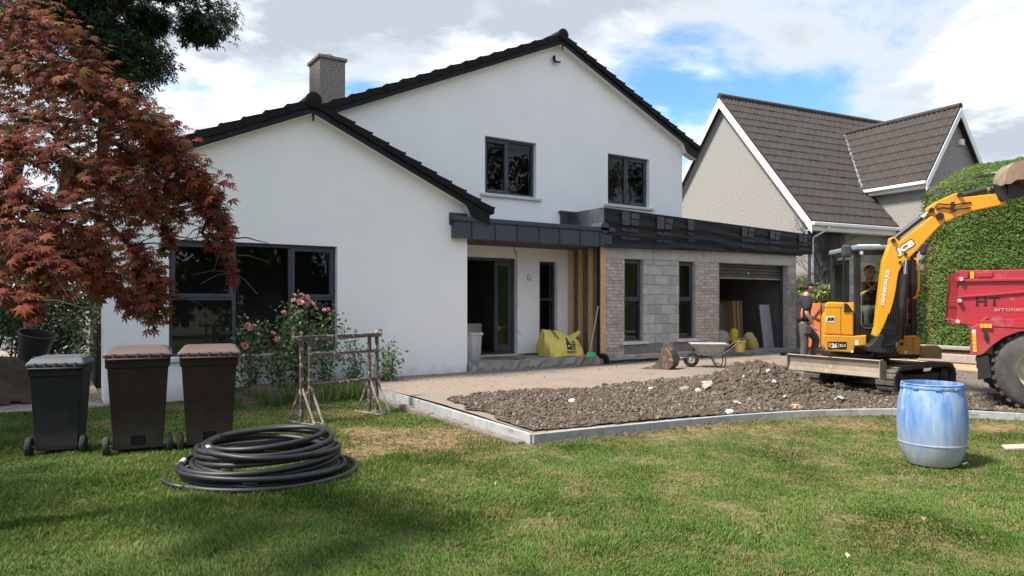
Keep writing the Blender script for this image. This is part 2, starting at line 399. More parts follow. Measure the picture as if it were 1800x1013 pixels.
def turf_material(name, blades):
    m = bpy.data.materials.new(name); m.use_nodes = True; t = m.node_tree; b = t.nodes['Principled BSDF']
    b.inputs['Roughness'].default_value = 0.75 if not blades else 0.6; b.inputs['Specular IOR Level'].default_value = 0.25
    at = t.nodes.new('ShaderNodeAttribute'); at.attribute_name = 'dry'
    tn = t.nodes.new('ShaderNodeAttribute'); tn.attribute_name = 'tone'
    def ramp(src, stops):
        r = t.nodes.new('ShaderNodeValToRGB'); t.links.new(src, r.inputs[0]); e = r.color_ramp.elements
        while len(e) > 2: e.remove(e[-1])
        e[0].position, e[0].color = stops[0][0], stops[0][1] + (1,)
        e[1].position, e[1].color = stops[-1][0], stops[-1][1] + (1,)
        for p_, c_ in stops[1:-1]:
            x = e.new(p_); x.color = c_ + (1,)
        return r.outputs[0]
    if blades:
        g = ramp(tn.outputs['Fac'], [(0.0, (0.045, 0.105, 0.014)), (0.45, (0.088, 0.168, 0.024)), (0.8, (0.15, 0.225, 0.045)), (1.0, (0.25, 0.275, 0.09))])
        s_ = ramp(tn.outputs['Fac'], [(0.0, (0.13, 0.095, 0.035)), (0.5, (0.23, 0.18, 0.072)), (1.0, (0.38, 0.31, 0.155))])
    else:
        n = t.nodes.new('ShaderNodeTexNoise'); n.inputs['Scale'].default_value = 14; n.inputs['Detail'].default_value = 9
        tcn = t.nodes.new('ShaderNodeTexCoord'); t.links.new(tcn.outputs['Object'], n.inputs['Vector'])
        g = ramp(n.outputs['Fac'], [(0.3, (0.035, 0.048, 0.014)), (0.55, (0.075, 0.10, 0.022)), (0.75, (0.12, 0.10, 0.045))])
        s_ = ramp(n.outputs['Fac'], [(0.3, (0.09, 0.052, 0.028)), (0.5, (0.19, 0.118, 0.06)), (0.72, (0.29, 0.20, 0.11))])
        bp = t.nodes.new('ShaderNodeBump'); bp.inputs['Strength'].default_value = 0.8; bp.inputs['Distance'].default_value = 0.02
        t.links.new(n.outputs['Fac'], bp.inputs['Height']); t.links.new(bp.outputs[0], b.inputs['Normal'])
    x = t.nodes.new('ShaderNodeMix'); x.data_type = 'RGBA'; t.links.new(at.outputs['Fac'], x.inputs[0]); t.links.new(g, x.inputs[6]); t.links.new(s_, x.inputs[7])
    t.links.new(x.outputs[2], b.inputs['Base Color'])
    if blades:
        out = t.nodes['Material Output']; tr = t.nodes.new('ShaderNodeBsdfTranslucent'); ms = t.nodes.new('ShaderNodeMixShader'); ms.inputs[0].default_value = 0.35
        t.links.new(x.outputs[2], tr.inputs[0]); t.links.new(b.outputs[0], ms.inputs[1]); t.links.new(tr.outputs[0], ms.inputs[2]); t.links.new(ms.outputs[0], out.inputs[0])
    return m
m_turf = turf_material('turf_soil', False); m_blade = turf_material('grass_blade', True)

# far ground, one sheet to the horizon
m_far = mat('far_ground', (0.10, 0.11, 0.05), 0.95, (0.16, 0.13, 0.08), 0.3)
g = MB().add([(-900, -900, -0.42), (900, -900, -0.42), (900, 900, -0.42), (-900, 900, -0.42)], [(0, 1, 2, 3)]).build('ground', m_far)
tag(g, kind='structure')

# lawn sheet
u = np.linspace(-9, 13, 276); v = np.linspace(-8, 11.45, 244); U, V = np.meshgrid(u, v)
Zl = lawn_z(U, V)
keep = ~((U > KERB_X + 0.35) & (V > kerb_v(U) + 0.35))
lawn = grid_mesh('lawn', U, V, Zl, m_turf, {'dry': dryness(U, V)}, keep)
tag(lawn, kind='structure')

# bare yard along the house's left flank
u = np.linspace(-16, 0.86, 90); v = np.linspace(11.4, 30, 90); U, V = np.meshgrid(u, v)
m_yard = mat('trodden_earth', (0.30, 0.25, 0.20), 0.97, (0.14, 0.11, 0.085), 2.2, bump=1.0, bscale=18, detail=10, c3=(0.42, 0.38, 0.33), scale3=9, thr3=(0.62, 0.7))
yard = grid_mesh('yard_ground', U, V, -0.135 + 0.05 * ss(11.5, 16, V) + 0.05 * (fbm(U, V, 1.5, 9) - .5) + 0.03 * (fbm(U, V, 7, 12) - .5), m_yard)
tag(yard, kind='structure')

# driveway of sandy hardcore
ncol, nrow = 190, 150
cu_ = np.linspace(KERB_X - 0.01, 24, ncol); tt = np.linspace(0, 1, nrow)
U = np.tile(cu_, (nrow, 1)); V0 = kerb_v(cu_) - 0.01; V = V0[None, :] + tt[:, None] * (12.6 - V0[None, :])
def add_mud(m):                              # wheel-churned grey mud where the machines stand
    t = m.node_tree; b = t.nodes['Principled BSDF']; src = b.inputs['Base Color'].links[0].from_socket
    at = t.nodes.new('ShaderNodeAttribute'); at.attribute_name = 'mud'; x = t.nodes.new('ShaderNodeMix'); x.data_type = 'RGBA'
    t.links.new(at.outputs['Fac'], x.inputs[0]); t.links.new(src, x.inputs[6]); x.inputs[7].default_value = (.125, .10, .082, 1); t.links.new(x.outputs[2], b.inputs['Base Color'])
add_mud(m_drive)
mud = np.clip(ss(9.6, 12.0, U) * (1 - ss(8.6, 10.4, V)) * (.45 + .9 * fbm(U, V, 1.1, 26)) + .8 * ss(.62, .72, fbm(U * .35, V * 1.6, 1.3, 27)) * ss(8.5, 10, U), 0, .95)
drive = grid_mesh('driveway', U, V, drive_z(U, V) - .02 * mud * fbm(U, V, 3, 28), m_drive, {'mud': mud})
tag(drive, kind='structure')

# ------------------------------------------------------------------ kerb stones, each its own piece
def arc_pts():
    pts = [Vector((KERB_X, 10.75, 0.02)), Vector((4.42, 6.20, -0.075))]
    return pts
kerb = E('garden_kerb', (KERB_X, 6.2, -0.2), 'pale grey concrete kerb edging around the rubble of the driveway', 'kerb')
def kerb_stone(a, b, ht=0.16, wd=0.055):
    mb = MB(); a, b = Vector(a), Vector(b); x = (b - a); L = x.length; M = frame(a, x, UP)
    mb.box((0.002, -wd / 2, -ht), (L - 0.002, wd / 2, 0), M)
    return mb.build('kerb_stone', m_kerb, kerb, bevel=0.006)
a, b = Vector((4.50, 10.72, 0.005)), Vector((4.42, 6.19, -0.075))
nst = 5
for i in range(nst): kerb_stone(a.lerp(b, i / nst), a.lerp(b, (i + 1) / nst))
pts = [(4.42, 6.19)]
uu = 4.42
path = [Vector((x, float(kerb_v(x)) + 0.0, -0.075 + 0.03 * float(ss(6, 10, x)))) for x in np.linspace(4.42, 11.05, 400)]
path[0] = Vector((4.42, 6.19, -0.075))
acc, last, lim = 0.0, path[0], 0.915
for i in range(1, len(path)):
    seg = (path[i] - last).length
    if seg >= lim:
        kerb_stone(last, path[i]); last = path[i]
        lim = 0.915 if last.x < 6.6 else 0.45
    if last.y < 1.2: break
# haunching of dark mortar behind the kerb on the lawn side
mb = MB()
for i in range(14):
    y0 = 10.5 - i * 0.30; y1 = y0 - 0.32
    mb.box((4.30 + 0.02 * random.random(), y1, -0.35), (4.40, y0, -0.115 + 0.02 * random.random() - 0.004 * i), None)
hb = mb.build('haunching', mat('kerb_haunch', (0.20, 0.165, 0.14), 0.95, (0.13, 0.11, 0.09), 9, bump=0.8, bscale=40), kerb, bevel=0.02)
hb['kind'] = 'stuff'

edging = E('edging_strip', (0.3, 11.5, -0.2), 'weathered concrete edging strip on the earth beside the house corner', 'edging')
for i in range(5):
    x0 = -0.75 + i * 0.42 + (0.0 if i else 0)
    MB().box((x0 + 0.003, 11.42 + 0.01 * i, -0.3), (x0 + 0.417, 11.48 + 0.01 * i, -0.085 - 0.004 * (4 - i))).build('edging_stone', m_kerb, edging, bevel=0.006)

# ------------------------------------------------------------------ loose stone of the driveway
def rock_variants(n, seed, flat=0.7):
    out = []; r = random.Random(seed)
    for _ in range(n):
        bm = bmesh.new(); bmesh.ops.create_icosphere(bm, subdivisions=1, radius=1.0)
        for v_ in bm.verts:
            v_.co *= r.uniform(0.62, 1.12)
        for v_ in bm.verts: v_.co.z *= flat; v_.co.x *= r.uniform(.98, 1.02)
        # cut with random planes to get angular faces
        for _k in range(4):
            nrm = Vector((r.uniform(-1, 1), r.uniform(-1, 1), r.uniform(-1, 1))).normalized(); d = r.uniform(0.42, 0.7)
            for v_ in bm.verts:
                e = v_.co.dot(nrm) - d
                if e > 0: v_.co -= nrm * e
        bm.verts.ensure_lookup_table()
        co = np.array([v_.co[:] for v_ in bm.verts]); fa = np.array([[v_.index for v_ in f.verts] for f in bm.faces]); bm.free()
        out.append((co, fa))
    return out
ROCKS = rock_variants(14, 5)
def scatter_rocks(name, pos, size, material, tilt=1.0, seed=0, label=None, cat=None, parent=None):
    r = np.random.default_rng(seed); cos, fas, base = [], [], 0
    for i in range(len(pos)):
        co, fa = ROCKS[r.integers(len(ROCKS))]
        e = Euler((r.uniform(-tilt, tilt), r.uniform(-tilt, tilt), r.uniform(0, 6.28))).to_matrix()
        s3 = size[i] * np.array([r.uniform(.8, 1.5), r.uniform(.7, 1.1), r.uniform(.6, 1.0)])
        cc = (co * s3) @ np.array(e).T + pos[i]
        cos.append(cc); fas.append(fa + base); base += len(co)
    o = np_mesh(name, np.concatenate(cos), np.concatenate(fas), material, parent=parent)
    o['kind'] = 'stuff'
    if label: o['label'] = label
    if cat: o['category'] = cat
    return o
def in_poly(x, y, poly):
    c_ = np.zeros(len(x), bool); n = len(poly); j = n - 1
    for i in range(n):
        xi, yi = poly[i]; xj, yj = poly[j]
        hit = ((yi > y) != (yj > y)) & (x < (xj - xi) * (y - yi) / (yj - yi + 1e-12) + xi)
        c_ ^= hit; j = i
    return c_
RUB = [(796, 712), (850, 700), (960, 692), (1060, 687), (1190, 676), (1230, 668), (1440, 668), (1500, 688), (1640, 692), (1800, 702), (1960, 712), (2000, 745), (1800, 734), (1480, 724), (1250, 737), (932, 766)]
RUBW = [tuple(onZ(a, b, -0.05).xy) for a, b in RUB]
def rub_points(n, seed):
    r = np.random.default_rng(seed); xs = [p[0] for p in RUBW]; ys = [p[1] for p in RUBW]
    x = r.uniform(min(xs), max(xs), n * 3); y = r.uniform(min(ys), max(ys), n * 3)
    k = in_poly(x + (fbm(x, y, 1.7, 2) - .5) * .7, y + (fbm(x, y, 1.7, 6) - .5) * .7, RUBW) & in_drive(x, y - 0.06) & (x > KERB_X + .08); return x[k][:n], y[k][:n]
MC = onZ(1358, 690, -0.03); MCX, MCY = MC.x + 0.15, MC.y + 0.35
def mound_h(x, y):
    X, Y = cam_xy(x - MCX, y - MCY)
    q = np.sqrt((X / 1.08) ** 2 + (Y / 1.12) ** 2) + (fbm(x, y, 1.6, 14) - .5) * 0.35
    h = 0.385 * (1 - ss(0.0, 1.0, q)) ** 0.85
    return h + 0.02 * (1 - ss(0.7, 1.4, q))
def rub_z(x, y):
    return drive_z(x, y) + 0.010 + 0.022 * fbm(x, y, 2.0, 15) + mound_h(x, y)
# bed of crushed dark material under the stones
xs = [p[0] for p in RUBW]; ys = [p[1] for p in RUBW]
U, V = np.meshgrid(np.linspace(min(xs), max(xs), 240), np.linspace(min(ys), max(ys), 200))
kp = in_poly((U + (fbm(U, V, 1.7, 2) - .5) * .7).ravel(), (V + (fbm(U, V, 1.7, 6) - .5) * .7).ravel(), RUBW).reshape(U.shape) & in_drive(U, V - 0.05)
bed = grid_mesh('rubble_bed', U, V, rub_z(U, V) + 0.03 * (fbm(U, V, 9, 17) - .5), m_clod, None, kp); tag(bed, kind='structure')
x, y = rub_points(11500, 1)
scatter_rocks('rubble', np.stack([x, y, rub_z(x, y) + 0.004], -1), np.minimum(rng.gamma(1.7, 0.0105, len(x)) + 0.007, .046), m_rubble, seed=2, label='dark crushed stone rubble spread inside the driveway kerb', cat='rubble')
m_rub2 = mat('grey_rubble', (0.26, 0.215, 0.175), 0.95, (0.15, 0.122, 0.098), 9)
x, y = rub_points(1700, 7)
scatter_rocks('rubble', np.stack([x, y, rub_z(x, y) + 0.008], -1), np.minimum(rng.gamma(1.7, 0.010, len(x)) + 0.007, .034), m_rub2, seed=4, label='paler grey stones mixed into the rubble inside the kerb', cat='rubble')
# earth heap
U, V = np.meshgrid(np.linspace(MCX - 1.9, MCX + 1.9, 150), np.linspace(MCY - 1.9, MCY + 1.9, 150))
hh = mound_h(U, V)
heap = grid_mesh('soil_heap', U, V, drive_z(U, V) - 0.03 + 0.04 * fbm(U, V, 2.0, 15) + hh + 0.06 * (fbm(U, V, 6, 19) - .45) * (hh > 0.02), m_clod, None, hh > 0.03)
tag(heap, 'heap of brown earth and broken stone in front of the garage', 'soil heap', kind='stuff')
r = np.random.default_rng(5); th = r.uniform(0, 6.28, 2600); rr = np.sqrt(r.uniform(0, 1, 2600)) * 1.35
x = MCX + rr * np.cos(th); y = MCY + rr * np.sin(th); k = mound_h(x, y) > 0.06
x, y = x[k], y[k]
o = scatter_rocks('clods', np.stack([x, y, rub_z(x, y) + 0.0], -1), r.gamma(3.2, 0.0085, len(x)) + 0.012, m_clod, seed=6, parent=heap)
# pale lumps and slabs one can pick out
slabm = [rock for rock in rock_variants(4, 21, 0.35)]
def slab(px, py, Yd, size, flat, lab, material=m_pale, rz=0.3, name='stone_lump', cat='stone'):
    p = atD(px, py, Yd); k = random.randrange(4); co, fa = slabm[k]
    mb = MB(); e = Euler((random.uniform(-.3, .3), random.uniform(-.3, .3), rz)).to_matrix()
    mb.add([p + e @ Vector((c_[0] * size, c_[1] * size * .7, c_[2] * size * flat)) for c_ in co], [tuple(f) for f in fa])
    o_ = mb.build(name, material); tag(o_, lab, cat, 'loose stones on the rubble'); return o_
def slab_g(px, py, size, flat, lab, material=m_pale, rz=0.3, name='stone_lump', cat='stone'):
    d = ray(px, py); tt_ = np.linspace(5, 14, 900); P = np.array(EYE)[None] + np.array(d)[None] * tt_[:, None]
    zz = rub_z(P[:, 0], P[:, 1]); i = int(np.argmax(P[:, 2] < zz + size * flat * 0.25)); return slab(px, py, tt_[i], size, flat, lab, material, rz, name, cat)
m_slabd = mat('dark_slab', (0.20, 0.18, 0.16), 0.9, (0.30, 0.28, 0.25), 6)
slab_g(1244, 677, 0.20, 0.8, 'flat dark slab with a pale top at the edge of the earth heap', m_slabd, 0.4, 'broken_slab', 'slab')
slab_g(1240, 672, 0.12, 0.5, 'pale chip lying on the dark slab beside the earth heap', m_pale, 0.2)
slab_g(1203, 682, 0.13, 0.7, 'thin grey slab beside the earth heap, nearest the house door', m_slabd, 0.1, 'broken_slab', 'slab')
slab_g(1227, 686, 0.08, 1.6, 'white lump in front of the dark slab', m_pale)
slab_g(1350, 653, 0.06, 2.4, 'white block near the top of the earth heap', m_pale)
slab_g(1361, 671, 0.07, 2.0, 'pale pointed stone on the camera side of the earth heap', m_pale, 1.0)
slab_g(1307, 662, 0.04, 2.0, 'small white pebble high on the earth heap', m_pale)
slab_g(1476, 701, 0.16, 0.9, 'wide pale grey slab lying to the right of the earth heap', mat('grey_slab', (0.42, 0.43, 0.41), .9, (.33, .33, .32), 8), 0.8, 'broken_slab', 'slab')
slab_g(1296, 708, 0.11, 0.8, 'flat pale stone between the earth heap and the kerb', m_pale, 0.3)
slab_g(1380, 697, 0.06, 1.6, 'small white stone at the foot of the earth heap', m_pale)
slab_g(1282, 724, 0.09, 1.0, 'pale stone close against the kerb', m_pale, 0.3)
slab_g(1397, 714, 0.12, 0.5, 'orange shard of tile close to the kerb', mat('terracotta_shard', (0.42, 0.22, 0.12), .9), 0.5, 'tile_shard', 'tile')
slab_g(1142, 684, 0.09, 0.8, 'pale flat chip on the sand left of the heap', m_pale, 0.1)
slab_g(1005, 705, 0.08, 1.0, 'pale stone in the middle of the dark rubble', m_pale, 0.6)
r = np.random.default_rng(19); x = r.uniform(4.35, 10.6, 900); y = kerb_v(x) - .05 - np.abs(r.normal(0, .10, 900))
scatter_rocks('soil_crumbs', np.stack([x, y, lawn_z(x, y) + .002], -1), r.gamma(2, .006, 900) + .005, m_clod, seed=21, label='crumbs of soil and grit spilled on the grass along the kerb', cat='soil')
# fine grit strewn over the sandy part
r = np.random.default_rng(9); x = r.uniform(4.7, 18, 5200); y = r.uniform(4, 11.6, 5200); k = in_drive(x, y - .1) & ((y < 8.5) | (y > 10.6) | (r.uniform(0, 1, 5200) < .3)); x, y = x[k], y[k]
scatter_rocks('gravel', np.stack([x, y, drive_z(x, y) + 0.001], -1), r.gamma(2.5, 0.0045, len(x)) + 0.004, m_rub2, seed=10, label='fine grit strewn over the sandy driveway', cat='gravel')

# ------------------------------------------------------------------ grass
def make_grass():
    r = np.random.default_rng(77)
    n = 820000
    Y = 3.3 * (11.8 / 3.3) ** r.uniform(0, 1, n)           # density falls off with distance
    X = r.uniform(-1, 1, n) * (0.80 * Y + 0.7)
    u = X * cT + Y * sT; v = -X * sT + Y * cT
    ok = ~((u > KERB_X - 0.14) & (v > kerb_v(u) - 0.07)) & (v < 11.38)
    u, v, Y = u[ok], v[ok], Y[ok]
    d = dryness(u, v)
    clump = fbm(u, v, 2.6, 41, 4); lush = ss(0.50, 0.72, fbm(u, v, 1.3, 52, 3))
    pr = np.clip(1.08 - 1.1 * d, 0.04, 1) * (0.35 + 0.65 * ss(0.25, 0.62, clump))
    ok = r.uniform(0, 1, len(u)) < pr
    u, v, Y, d, clump, lush = u[ok], v[ok], Y[ok], d[ok], clump[ok], lush[ok]
    n = len(u); z = lawn_z(u, v)
    X, _ = cam_xy(u, v)
    left = 1 - ss(-1.6, 1.2, X)                              # the turf is longer towards the trees
    h = (0.010 + 0.014 * clump + 0.016 * lush * (1 - d) + 0.011 * left) * r.uniform(0.55, 1.35, n) * (1 - 0.45 * d)
    for (tx, ty, tr_) in ((672, 746, .16), (1335, 852, .20), (1375, 868, .14), (740, 742, .10), (600, 706, .22), (650, 705, .2), (1290, 782, .12), (1130, 880, .14), (820, 905, .2), (430, 930, .25), (160, 850, .3), (250, 905, .25), (1050, 960, .2), (1550, 870, .12), (1690, 790, .14), (1010, 790, .12), (1180, 760, .1)):
        tp_ = onZ(tx, ty, -.2); q = np.exp(-((u - tp_.x) ** 2 + (v - tp_.y) ** 2) / (tr_ * .6) ** 2); h = h * (1 + 1.3 * q); d = d * (1 - .9 * np.clip(q * 1.5, 0, 1))
    wdt = r.uniform(0.0018, 0.0040, n) * (0.75 + 0.09 * Y)
    a = r.uniform(0, 2 * np.pi, n); lean = r.uniform(0.25, 1.25, n) * h * (1 + 0.5 * d)
    flow = (fbm(u, v, 0.9, 61, 2) - .5) * 9
    a2 = np.where(r.uniform(0, 1, n) < 0.55, flow, a)
    dx, dy = np.cos(a2), np.sin(a2); sx, sy = -np.sin(a), np.cos(a)
    b0 = np.stack([u - sx * wdt, v - sy * wdt, z - 0.004], -1); b1 = np.stack([u + sx * wdt, v + sy * wdt, z - 0.004], -1)
    mx_, my_ = u + dx * lean * .35, v + dy * lean * .35
    c0 = np.stack([mx_ - sx * wdt * .8, my_ - sy * wdt * .8, z + h * .62], -1); c1 = np.stack([mx_ + sx * wdt * .8, my_ + sy * wdt * .8, z + h * .62], -1)
    tp = np.stack([u + dx * lean, v + dy * lean, z + h], -1)
    co = np.stack([b0, b1, c1, c0, tp], 1).reshape(-1, 3)
    base = (np.arange(n) * 5)[:, None]
    tri = np.concatenate([base + np.array([0, 1, 2]), base + np.array([0, 2, 3]), base + np.array([3, 2, 4])], 0)
    tone = np.clip(0.36 + 0.62 * (r.uniform(0, 1, n) - .5) + 0.75 * (fbm(u, v, 1.1, 71, 3) - .45) + 0.10 * (1 - left), 0, 1)
    dd = np.where(r.uniform(0, 1, n) < 0.10 + 0.75 * d, np.clip(0.65 + .35 * r.uniform(0, 1, n), 0, 1), d * 0.35)
    o = np_mesh('grass', co, tri, m_blade, {'dry': np.repeat(dd, 5), 'tone': np.repeat(tone, 5)})
    tag(o, 'patchy mown grass covering the front lawn', 'grass', kind='stuff')
make_grass()

# ------------------------------------------------------------------ the white house
FV, BV = 11.81, 12.94                       # front planes: projecting block and garage / main wall and porch back
PIT = 0.443
house = E('house', (4, 12, 0), 'white rendered gabled house under renovation with unfinished block garage', 'house')

def wall_cells(mb, x0, x1, z0, z1, y, th, holes):
    """solid wall in the xz plane facing -y, with rectangular openings and their reveals"""
    xs = sorted({x0, x1, *[h[0] for h in holes], *[h[1] for h in holes]}); zs = sorted({z0, z1, *[h[2] for h in holes], *[h[3] for h in holes]})
    for i in range(len(xs) - 1):
        for j in range(len(zs) - 1):
            cx, cz = (xs[i] + xs[i+1]) / 2, (zs[j] + zs[j+1]) / 2
            if any(h[0] < cx < h[1] and h[2] < cz < h[3] for h in holes): continue
            a, b, c, d = xs[i], xs[i+1], zs[j], zs[j+1]
            mb.add([(a, y, c), (b, y, c), (b, y, d), (a, y, d)], [(0, 1, 2, 3)])
            mb.add([(a, y+th, c), (b, y+th, c), (b, y+th, d), (a, y+th, d)], [(3, 2, 1, 0)])
    for (a, b, c, d) in holes:
        mb.add([(a, y, c), (a, y, d), (a, y+th, d), (a, y+th, c)], [(0, 1, 2, 3)])
        mb.add([(b, y, c), (b, y, d), (b, y+th, d), (b, y+th, c)], [(3, 2, 1, 0)])
        mb.add([(a, y, d), (b, y, d), (b, y+th, d), (a, y+th, d)], [(0, 1, 2, 3)])
        mb.add([(a, y, c), (b, y, c), (b, y+th, c), (a, y+th, c)], [(3, 2, 1, 0)])
    mb.add([(x0, y, z0), (x0, y, z1), (x0, y+th, z1), (x0, y+th, z0)], [(3, 2, 1, 0)])
    mb.add([(x1, y, z0), (x1, y, z1), (x1, y+th, z1), (x1, y+th, z0)], [(0, 1, 2, 3)])
    return mb

# openings (x0, x1, z0, z1)
LW = (1.69, 4.32, 0.50, 2.29)               # big window of the front block
DOOR = (7.05, 8.84, 0.20, 2.30)
PW = (9.44, 9.95, 0.47, 2.26)
UW1 = (8.00, 9.35, 3.68, 4.90); UW2 = (11.48, 12.86, 3.72, 4.93)
GW1 = (10.97, 11.55, 0.46, 2.31); GW2 = (12.72, 13.28, 0.47, 2.31)
GD = (14.13, 16.94, 0.10, 2.32)

# front block
L0, L1, LA = 0.84, 6.90, 3.87; LZ = 4.55; LE = LZ - (L1 - LA) * PIT
mb = MB(); wall_cells(mb, L0, L1, -0.45, LE, FV, 0.3, [LW])
mb.prism([(L0, FV, LE), (L1, FV, LE), (LA, FV, LZ)], (0, 0.3, 0))
mb.box((L0, FV + 0.3, -0.45), (L0 + 0.3, 12.35, LE)); mb.box((L0 + .3, 12.11, -.45), (1.55, 12.35, LE)); mb.box((1.35, 12.3501, -.45), (1.6, 15.2, LE)); mb.box((L1 - 0.3, FV + 0.3, -0.45), (L1, BV, LE))
mb.box((1.6, 14.9, -0.45), (3.2, 15.2, LE))
mb.build('wall', m_wall, house)
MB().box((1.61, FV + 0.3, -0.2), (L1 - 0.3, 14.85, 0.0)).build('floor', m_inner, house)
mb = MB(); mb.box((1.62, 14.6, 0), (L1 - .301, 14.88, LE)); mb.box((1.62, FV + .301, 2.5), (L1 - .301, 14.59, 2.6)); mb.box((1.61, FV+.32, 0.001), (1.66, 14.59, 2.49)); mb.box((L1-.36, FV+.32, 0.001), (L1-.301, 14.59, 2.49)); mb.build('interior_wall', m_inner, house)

# main two-storey wall
MA, MZ = 9.97, 7.24; M1 = 14.05; ME = MZ - (M1 - MA) * PIT; M0 = 3.2
mb = MB(); zl = MZ - (MA - 6.0) * PIT
wall_cells(mb, 6.0, M1, 0.0, ME, BV, 0.3, [DOOR, PW, UW1, UW2])
mb.prism([(6.0, BV, ME), (M1, BV, ME), (MA, BV, MZ), (6.0, BV, zl)], (0, 0.3, 0))
mb.prism([(M0, BV, 2.65), (6.0, BV, 2.65), (6.0, BV, zl), (M0, BV, MZ - (MA - M0) * PIT)], (0, 0.3, 0))
mb.box((M1 - 0.3, BV + 0.3, 0), (M1, 21, ME)); mb.box((M0, 15.21, 0), (M0 + 0.3, 21, MZ - (MA - M0) * PIT)); mb.box((M0, 20.7, 0), (M1, 21, ME))
mb.build('wall', m_wall, house)
mb = MB(); mb.box((M0 + .301, BV + .301, 2.62), (M1 - .301, 20.69, 2.9)); mb.box((M0 + .301, 16.9, 0.2), (M1 - .301, 17.1, 2.619)); mb.box((M0 + .301, 16.4, 2.901), (M1 - .301, 16.6, 5.2)); mb.box((10.32, BV + .31, 2.901), (10.44, 16.39, 5.2)); mb.box((6.95, BV+.31, 5.201), (M1-.31, 16.6, 5.26))  # floor deck and inner partitions, partitions added to keep daylight down in the rooms
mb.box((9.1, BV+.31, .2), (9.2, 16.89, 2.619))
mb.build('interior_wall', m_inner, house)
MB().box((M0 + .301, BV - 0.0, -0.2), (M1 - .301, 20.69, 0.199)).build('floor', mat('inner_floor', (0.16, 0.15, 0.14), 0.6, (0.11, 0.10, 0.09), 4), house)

# ---------------------------------------------------------------- windows: frame > sash, pane, handle
def window(op, y, cols, sill=True, depth=0.07, setback=0.10, fw=0.055, parts=None, sillz=0.0, sill_over=0.12):
    """cols: list of (fraction width, [(fraction height from bottom, opens?)...])"""
    x0, x1, z0, z1 = op; y0 = y + setback
    mb = MB()
    mb.box((x0 + .002, y0, z0 + .002), (x0 + fw, y0 + depth, z1 - .002)); mb.box((x1 - fw, y0, z0 + .002), (x1 - .002, y0 + depth, z1 - .002))
    mb.box((x0 + fw, y0, z0 + .002), (x1 - fw, y0 + depth, z0 + fw)); mb.box((x0 + fw, y0, z1 - fw), (x1 - fw, y0 + depth, z1 - .002))
    W_ = x1 - x0; xa = x0; rects = []
    for ci, (fr, rows) in enumerate(cols):
        xb = xa + fr * W_
        if ci < len(cols) - 1: mb.box((xb - fw / 2, y0 + .001, z0 + fw), (xb + fw / 2, y0 + depth, z1 - fw))
        za = z0; ins0 = xa + (fw if ci == 0 else fw / 2); ins1 = xb - (fw if ci == len(cols) - 1 else fw / 2)
        for ri, (fh, opens) in enumerate(rows):
            zb = za + fh * (z1 - z0)
            if ri < len(rows) - 1: mb.box((ins0, y0 + .001, zb - fw / 2), (ins1, y0 + depth, zb + fw / 2))
            rects.append((ins0, ins1, za + (fw if ri == 0 else fw / 2), zb - (fw if ri == len(rows) - 1 else fw / 2), opens)); za = zb
        xa = xb
    f = mb.build('window', m_dark, house, bevel=0.004)
    for (a, b, c, d, opens) in rects:
        g0 = 0.0
        if opens:
            s_ = 0.045; q = MB(); ya, yb = y0 - 0.014, y0 + depth * .8
            q.box((a - .012, ya, c - .012), (a + s_, yb, d + .012)); q.box((b - s_, ya, c - .012), (b + .012, yb, d + .012))
            q.box((a + s_, ya, c - .012), (b - s_, yb, c + s_)); q.box((a + s_, ya, d - s_), (b - s_, yb, d + .012))
            q.build('sash', m_dark, f, bevel=0.006)
            g0 = s_ - 0.001
        gy = y0 + depth * .5
        MB().add([(a + g0, gy, c + g0), (b - g0, gy, c + g0), (b - g0, gy, d - g0), (a + g0, gy, d - g0)], [(0, 1, 2, 3)]).build('pane', m_glass, f)
    if sill:
        q = MB(); q.prism([(x0 - sill_over, y + setback + .04, z0), (x0 - sill_over, y - 0.07, z0 - 0.018), (x0 - sill_over, y - 0.07, z0 - 0.075), (x0 - sill_over, y + setback + .04, z0 - 0.075)], (x1 - x0 + 2 * sill_over, 0, 0))
        q.build('window_sill', m_sill, house, bevel=0.006)
    return f
window(LW, FV, [(0.365, [(0.5, False), (0.5, True)]), (0.34, [(1, False)]), (0.295, [(0.5, False), (0.5, True)])])
window(UW1, BV, [(0.47, [(1, True)]), (0.53, [(1, False)])])
window(UW2, BV, [(0.47, [(1, False)]), (0.53, [(1, True)])])
window(PW, BV, [(1, [(0.52, False), (0.48, False)])], sill_over=0.06)
window(GW1, FV, [(1, [(0.5, False), (0.5, True)])], fw=0.05, setback=0.09)
window(GW2, FV, [(1, [(0.5, False), (0.5, True)])], fw=0.05, setback=0.09)

# sliding door: outer frame, one fixed leaf, one leaf slid open
x0, x1, z0, z1 = DOOR; y0 = BV + 0.12
mb = MB(); fw = 0.06
mb.box((x0 + .002, y0, z0 + .002), (x0 + fw, y0 + .12, z1 - .002)); mb.box((x1 - fw, y0, z0 + .002), (x1 - .002, y0 + .12, z1 - .002)); mb.box((x0 + fw, y0, z1 - fw), (x1 - fw, y0 + .12, z1 - .002)); mb.box((x0 + fw, y0, z0 + .002), (x1 - fw, y0 + .12, z0 + .035))
door = mb.build('door', m_dark, house, bevel=0.004)
lx0, lx1 = 8.33, x1 - fw - .002
mb = MB(); yb = y0 + .02
mb.box((lx0, yb, z0 + .04), (lx0 + .09, yb + .05, z1 - fw - .002)); mb.box((lx1 - .09, yb, z0 + .04), (lx1, yb + .05, z1 - fw - .002)); mb.box((lx0 + .09, yb, z0 + .04), (lx1 - .09, yb + .05, z0 + .20)); mb.box((lx0 + .09, yb, z1 - fw - .10), (lx1 - .09, yb + .05, z1 - fw - .002))
leaf = mb.build('door_leaf', m_dark, door, bevel=0.004)
